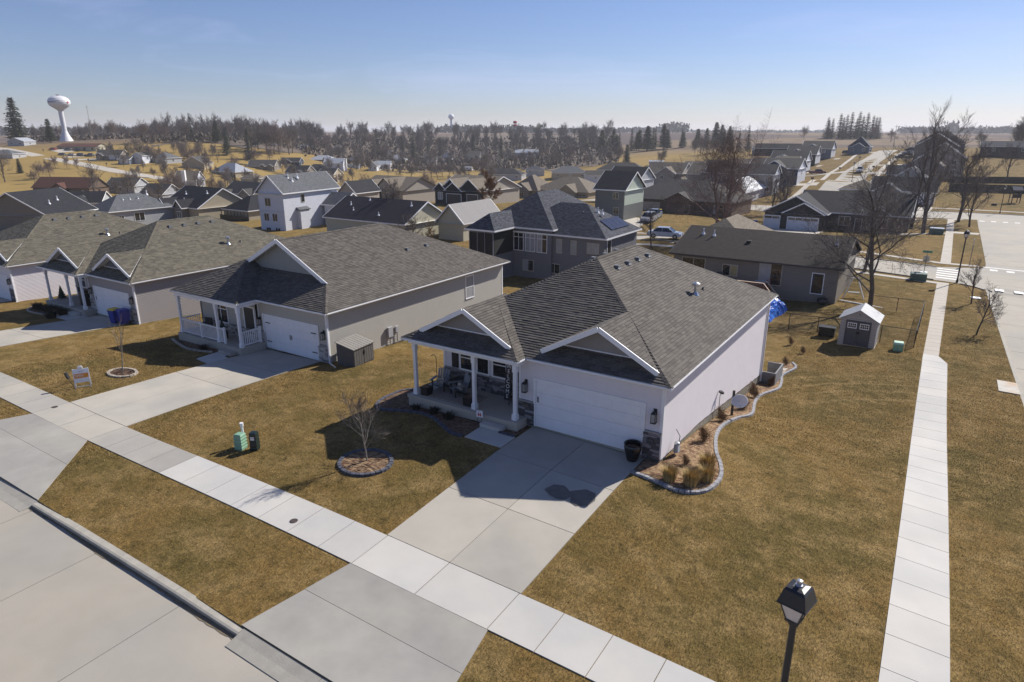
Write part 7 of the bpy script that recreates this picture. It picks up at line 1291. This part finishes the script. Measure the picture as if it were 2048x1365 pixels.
car(-21.3, 66.3, R(188), (.55, .57, .62), 'silver white sedan parked between the grey house and the reddish tree', z=h(-21.3, 66.3)+.1); car(-35.2, 98, R(100), (.22, .24, .28), 'grey pickup truck on the drive of the brick ranch', 'pickup truck', truck=True); car(-34, 92, R(95), (.3, .3, .33), 'dull grey van behind the reddish tree on the brick ranch drive', 'van', suv=True)
car(-30.5, 243, R(200), (.12, .015, .02), 'dark red pickup on the drive of the second hill house', 'pickup truck', truck=True); car(-16.3, 237, R(92), (.6, .62, .66), 'white SUV driving on the hill street', 'SUV', suv=True, name='car'); car(-35, 350, R(190), (.02, .022, .026), 'black SUV near the top of the hill street', 'SUV', suv=True)
car(-8.5, 352, R(10), (.03, .03, .035), 'black car in the row on the right of the hill street top', suv=True); car(-8.2, 335, R(10), (.5, .52, .55), 'silver car in the row on the right of the hill street'); car(-8.0, 322, R(8), (.04, .05, .08), 'dark blue car in the row on the right of the hill street'); car(-8.3, 300, R(10), (.03, .03, .03), 'black pickup nearest in the row on the right of the hill street', 'pickup truck', truck=True)
car(-452, 178, R(20), (.3, .03, .03), 'red car parked on the hilltop drive below the water tower'); car(-446, 184, R(20), (.02, .02, .025), 'black car right of the red hilltop car', suv=True); car(-441, 187, R(20), (.03, .03, .035), 'dark car at the right of the hilltop drive'); car(-428, 172, R(200), (.03, .04, .07), 'navy car, leftmost in the row above the west road'); car(-423.5, 175, R(200), (.45, .45, .48), 'pale car, second in the row above the west road'); car(-419, 178, R(200), (.02, .03, .07), 'dark blue SUV, third in the row above the west road', suv=True); car(-415, 181, R(200), (.02, .03, .06), 'dark blue pickup, last in the row above the west road', 'pickup truck', truck=True); car(-434, 152, R(20), (.5, .52, .55), 'white boat like trailer beside the road at the left edge', 'trailer')
x, y = polar(935, 470); P = empty('camper_trailer', (x, y, h(x, y)), R(20), 'white rounded camper trailer on the valley lawn', 'trailer'); part(P, 'body', white, lambda m: (m.cbox((0, 0, .6), 6.5, 2.4, 2.2, tx=.9, ty=.9))); part(P, 'wheel', tyre, lambda m: m.tube([(0, -1.2, .4), (0, -1.35, .4)], .4, 12)); part(P, 'window', carg, lambda m: m.box(-1, -1.23, 1.6, .5, -1.1, 2.1))
# water tower, masts, windmill
P = empty('water_tower', (-516.5, 215.7, 5.0), 0, 'white water tower with bulb tank and flared stem on the left hilltop', 'water tower'); P.scale = (.73, .73, .78); tw = mat('tower_white', (.66, .66, .68), .5, .04, .2)
part(P, 'stem', tw, lambda m: m.lathe((0, 0, 0), [(6.2, 0), (5.2, 2), (3.3, 6), (2.3, 9), (2.1, 12), (2.1, 30)], 32), smooth=True); part(P, 'tank', tw, lambda m: m.lathe((0, 0, 26), [(2.1, 0), (3.2, 1.2), (8.2, 4.6), (9.1, 6), (9.35, 7.6), (9.0, 9.2), (7.6, 11), (5.2, 12.3), (2.4, 12.9), (.01, 13.1)], 40), smooth=True); part(P, 'roof_vent', grey, lambda m: m.lathe((0, 0, 39), [(1.6, 0), (1.6, .7), (.01, 1.1)], 12))
redp = mat('red_logo', (.5, .05, .08), .5, .1, 3)
va = math.atan2(-22.8-215.7, 11.1+516.5)
for i, ch in enumerate('BRANCH'): a = va-R(62)+R(8.2)*i; text(ch, 1.9, (math.cos(a)*9.36, math.sin(a)*9.36, 33.5), (R(90), 0, a+math.pi/2), mat('tower_lettering', (.16, .12, .2), .5, .1, 3), P, 'letter', .1)
a = va+R(48); part(P, 'red_emblem', redp, lambda m: m.poly([(math.cos(a)*9.5+math.sin(a)*s_*.9, math.sin(a)*9.5-math.cos(a)*s_*.9, 33.4+t_) for s_, t_ in ((-1, -.6), (-.2, -.9), (1, -.6), (1.1, .3), (.2, .9), (-.8, .6))]))
for px, d_, H_, lb, k in ((1030, 700, 24, 'slim red topped mast above the creek wood', 0), (1078, 640, 22, 'windmill tower with fan head above the grove', 1), (903, 1500, 40, 'tiny white dome tower on the far wooded skyline', 2), (182, 600, 24, 'thin radio mast on the skyline right of the water tower', 3), (1792, 480, 14, 'lone utility pole where the hill street ends', 3), (1191, 480, 17, 'white utility pole in front of the dense grove', 3)):
    x, y = polar(px, d_); P = empty(['mast', 'windmill', 'dome_tower', 'utility_pole'][k], (x, y, h(x, y)), 0, lb, ['mast', 'windmill', 'tower', 'pole'][k])
    if k == 0: part(P, 'mast', grey, lambda m: m.tube([(0, 0, 0), (0, 0, H_)], .3, 6)); part(P, 'mast_head', redp, lambda m: (m.lathe((0, 0, H_-5), [(1.7, 0), (1.9, 1.6), (1.2, 1.8)], 10), m.lathe((0, 0, H_-2.5), [(1.7, 0), (1.9, 2), (1.0, 2.6)], 10)))
    if k == 1: part(P, 'tower', grey, lambda m: [m.tube([(a*1.6, b_*1.6, 0), (a*.2, b_*.2, H_)], .16, 4) for a in (-1, 1) for b_ in (-1, 1)]); part(P, 'fan_blade', mat('rusty_fan', (.4, .3, .16), .7, .2, 3), lambda m: [m.poly([(0, -.2, H_), (math.cos(t_)*2.6, -.3, H_+math.sin(t_)*2.6), (math.cos(t_+.35)*2.6, 0, H_+math.sin(t_+.35)*2.6)]) for t_ in np.arange(0, 6.28, .52)]); part(P, 'tail', grey, lambda m: m.box(1, -.1, H_-.8, 4.2, .1, H_+.8))
    if k == 2: part(P, 'stem', white, lambda m: m.tube([(0, 0, 0), (0, 0, H_-8)], 2.5, 8)); part(P, 'dome', white, lambda m: m.lathe((0, 0, H_-12), [(3, 0), (6, 3), (6.5, 6), (5, 9), (2, 11), (.01, 11.4)], 14))
    if k == 3: part(P, 'pole', bark_lt, lambda m: m.tube([(0, 0, 0), (0, 0, H_)], [.22, .12], 6)); part(P, 'cross_arm', bark_lt, lambda m: m.bar((-1.2, 0, H_-1.2), (1.2, 0, H_-1.2), .15))
# ---------------------------------------------------------------- haze
hz_ = bpy.data.materials.new('air'); hz_.use_nodes = True; n = hz_.node_tree; n.nodes.clear(); o_ = n.nodes.new('ShaderNodeOutputMaterial'); v_ = n.nodes.new('ShaderNodeVolumePrincipled'); v_.inputs['Color'].default_value = (.9, .93, 1, 1); v_.inputs['Density'].default_value = .00015; v_.inputs['Anisotropy'].default_value = .2; n.links.new(v_.outputs[0], o_.inputs['Volume'])
mb = MB(); mb.box(-7000, -5000, -60, 7000, 7000, 60); tag(mb.obj('haze', hz_), kind='stuff')
S.cycles.volume_bounces = 1; S.cycles.volume_step_rate = 10; S.cycles.max_bounces = 6
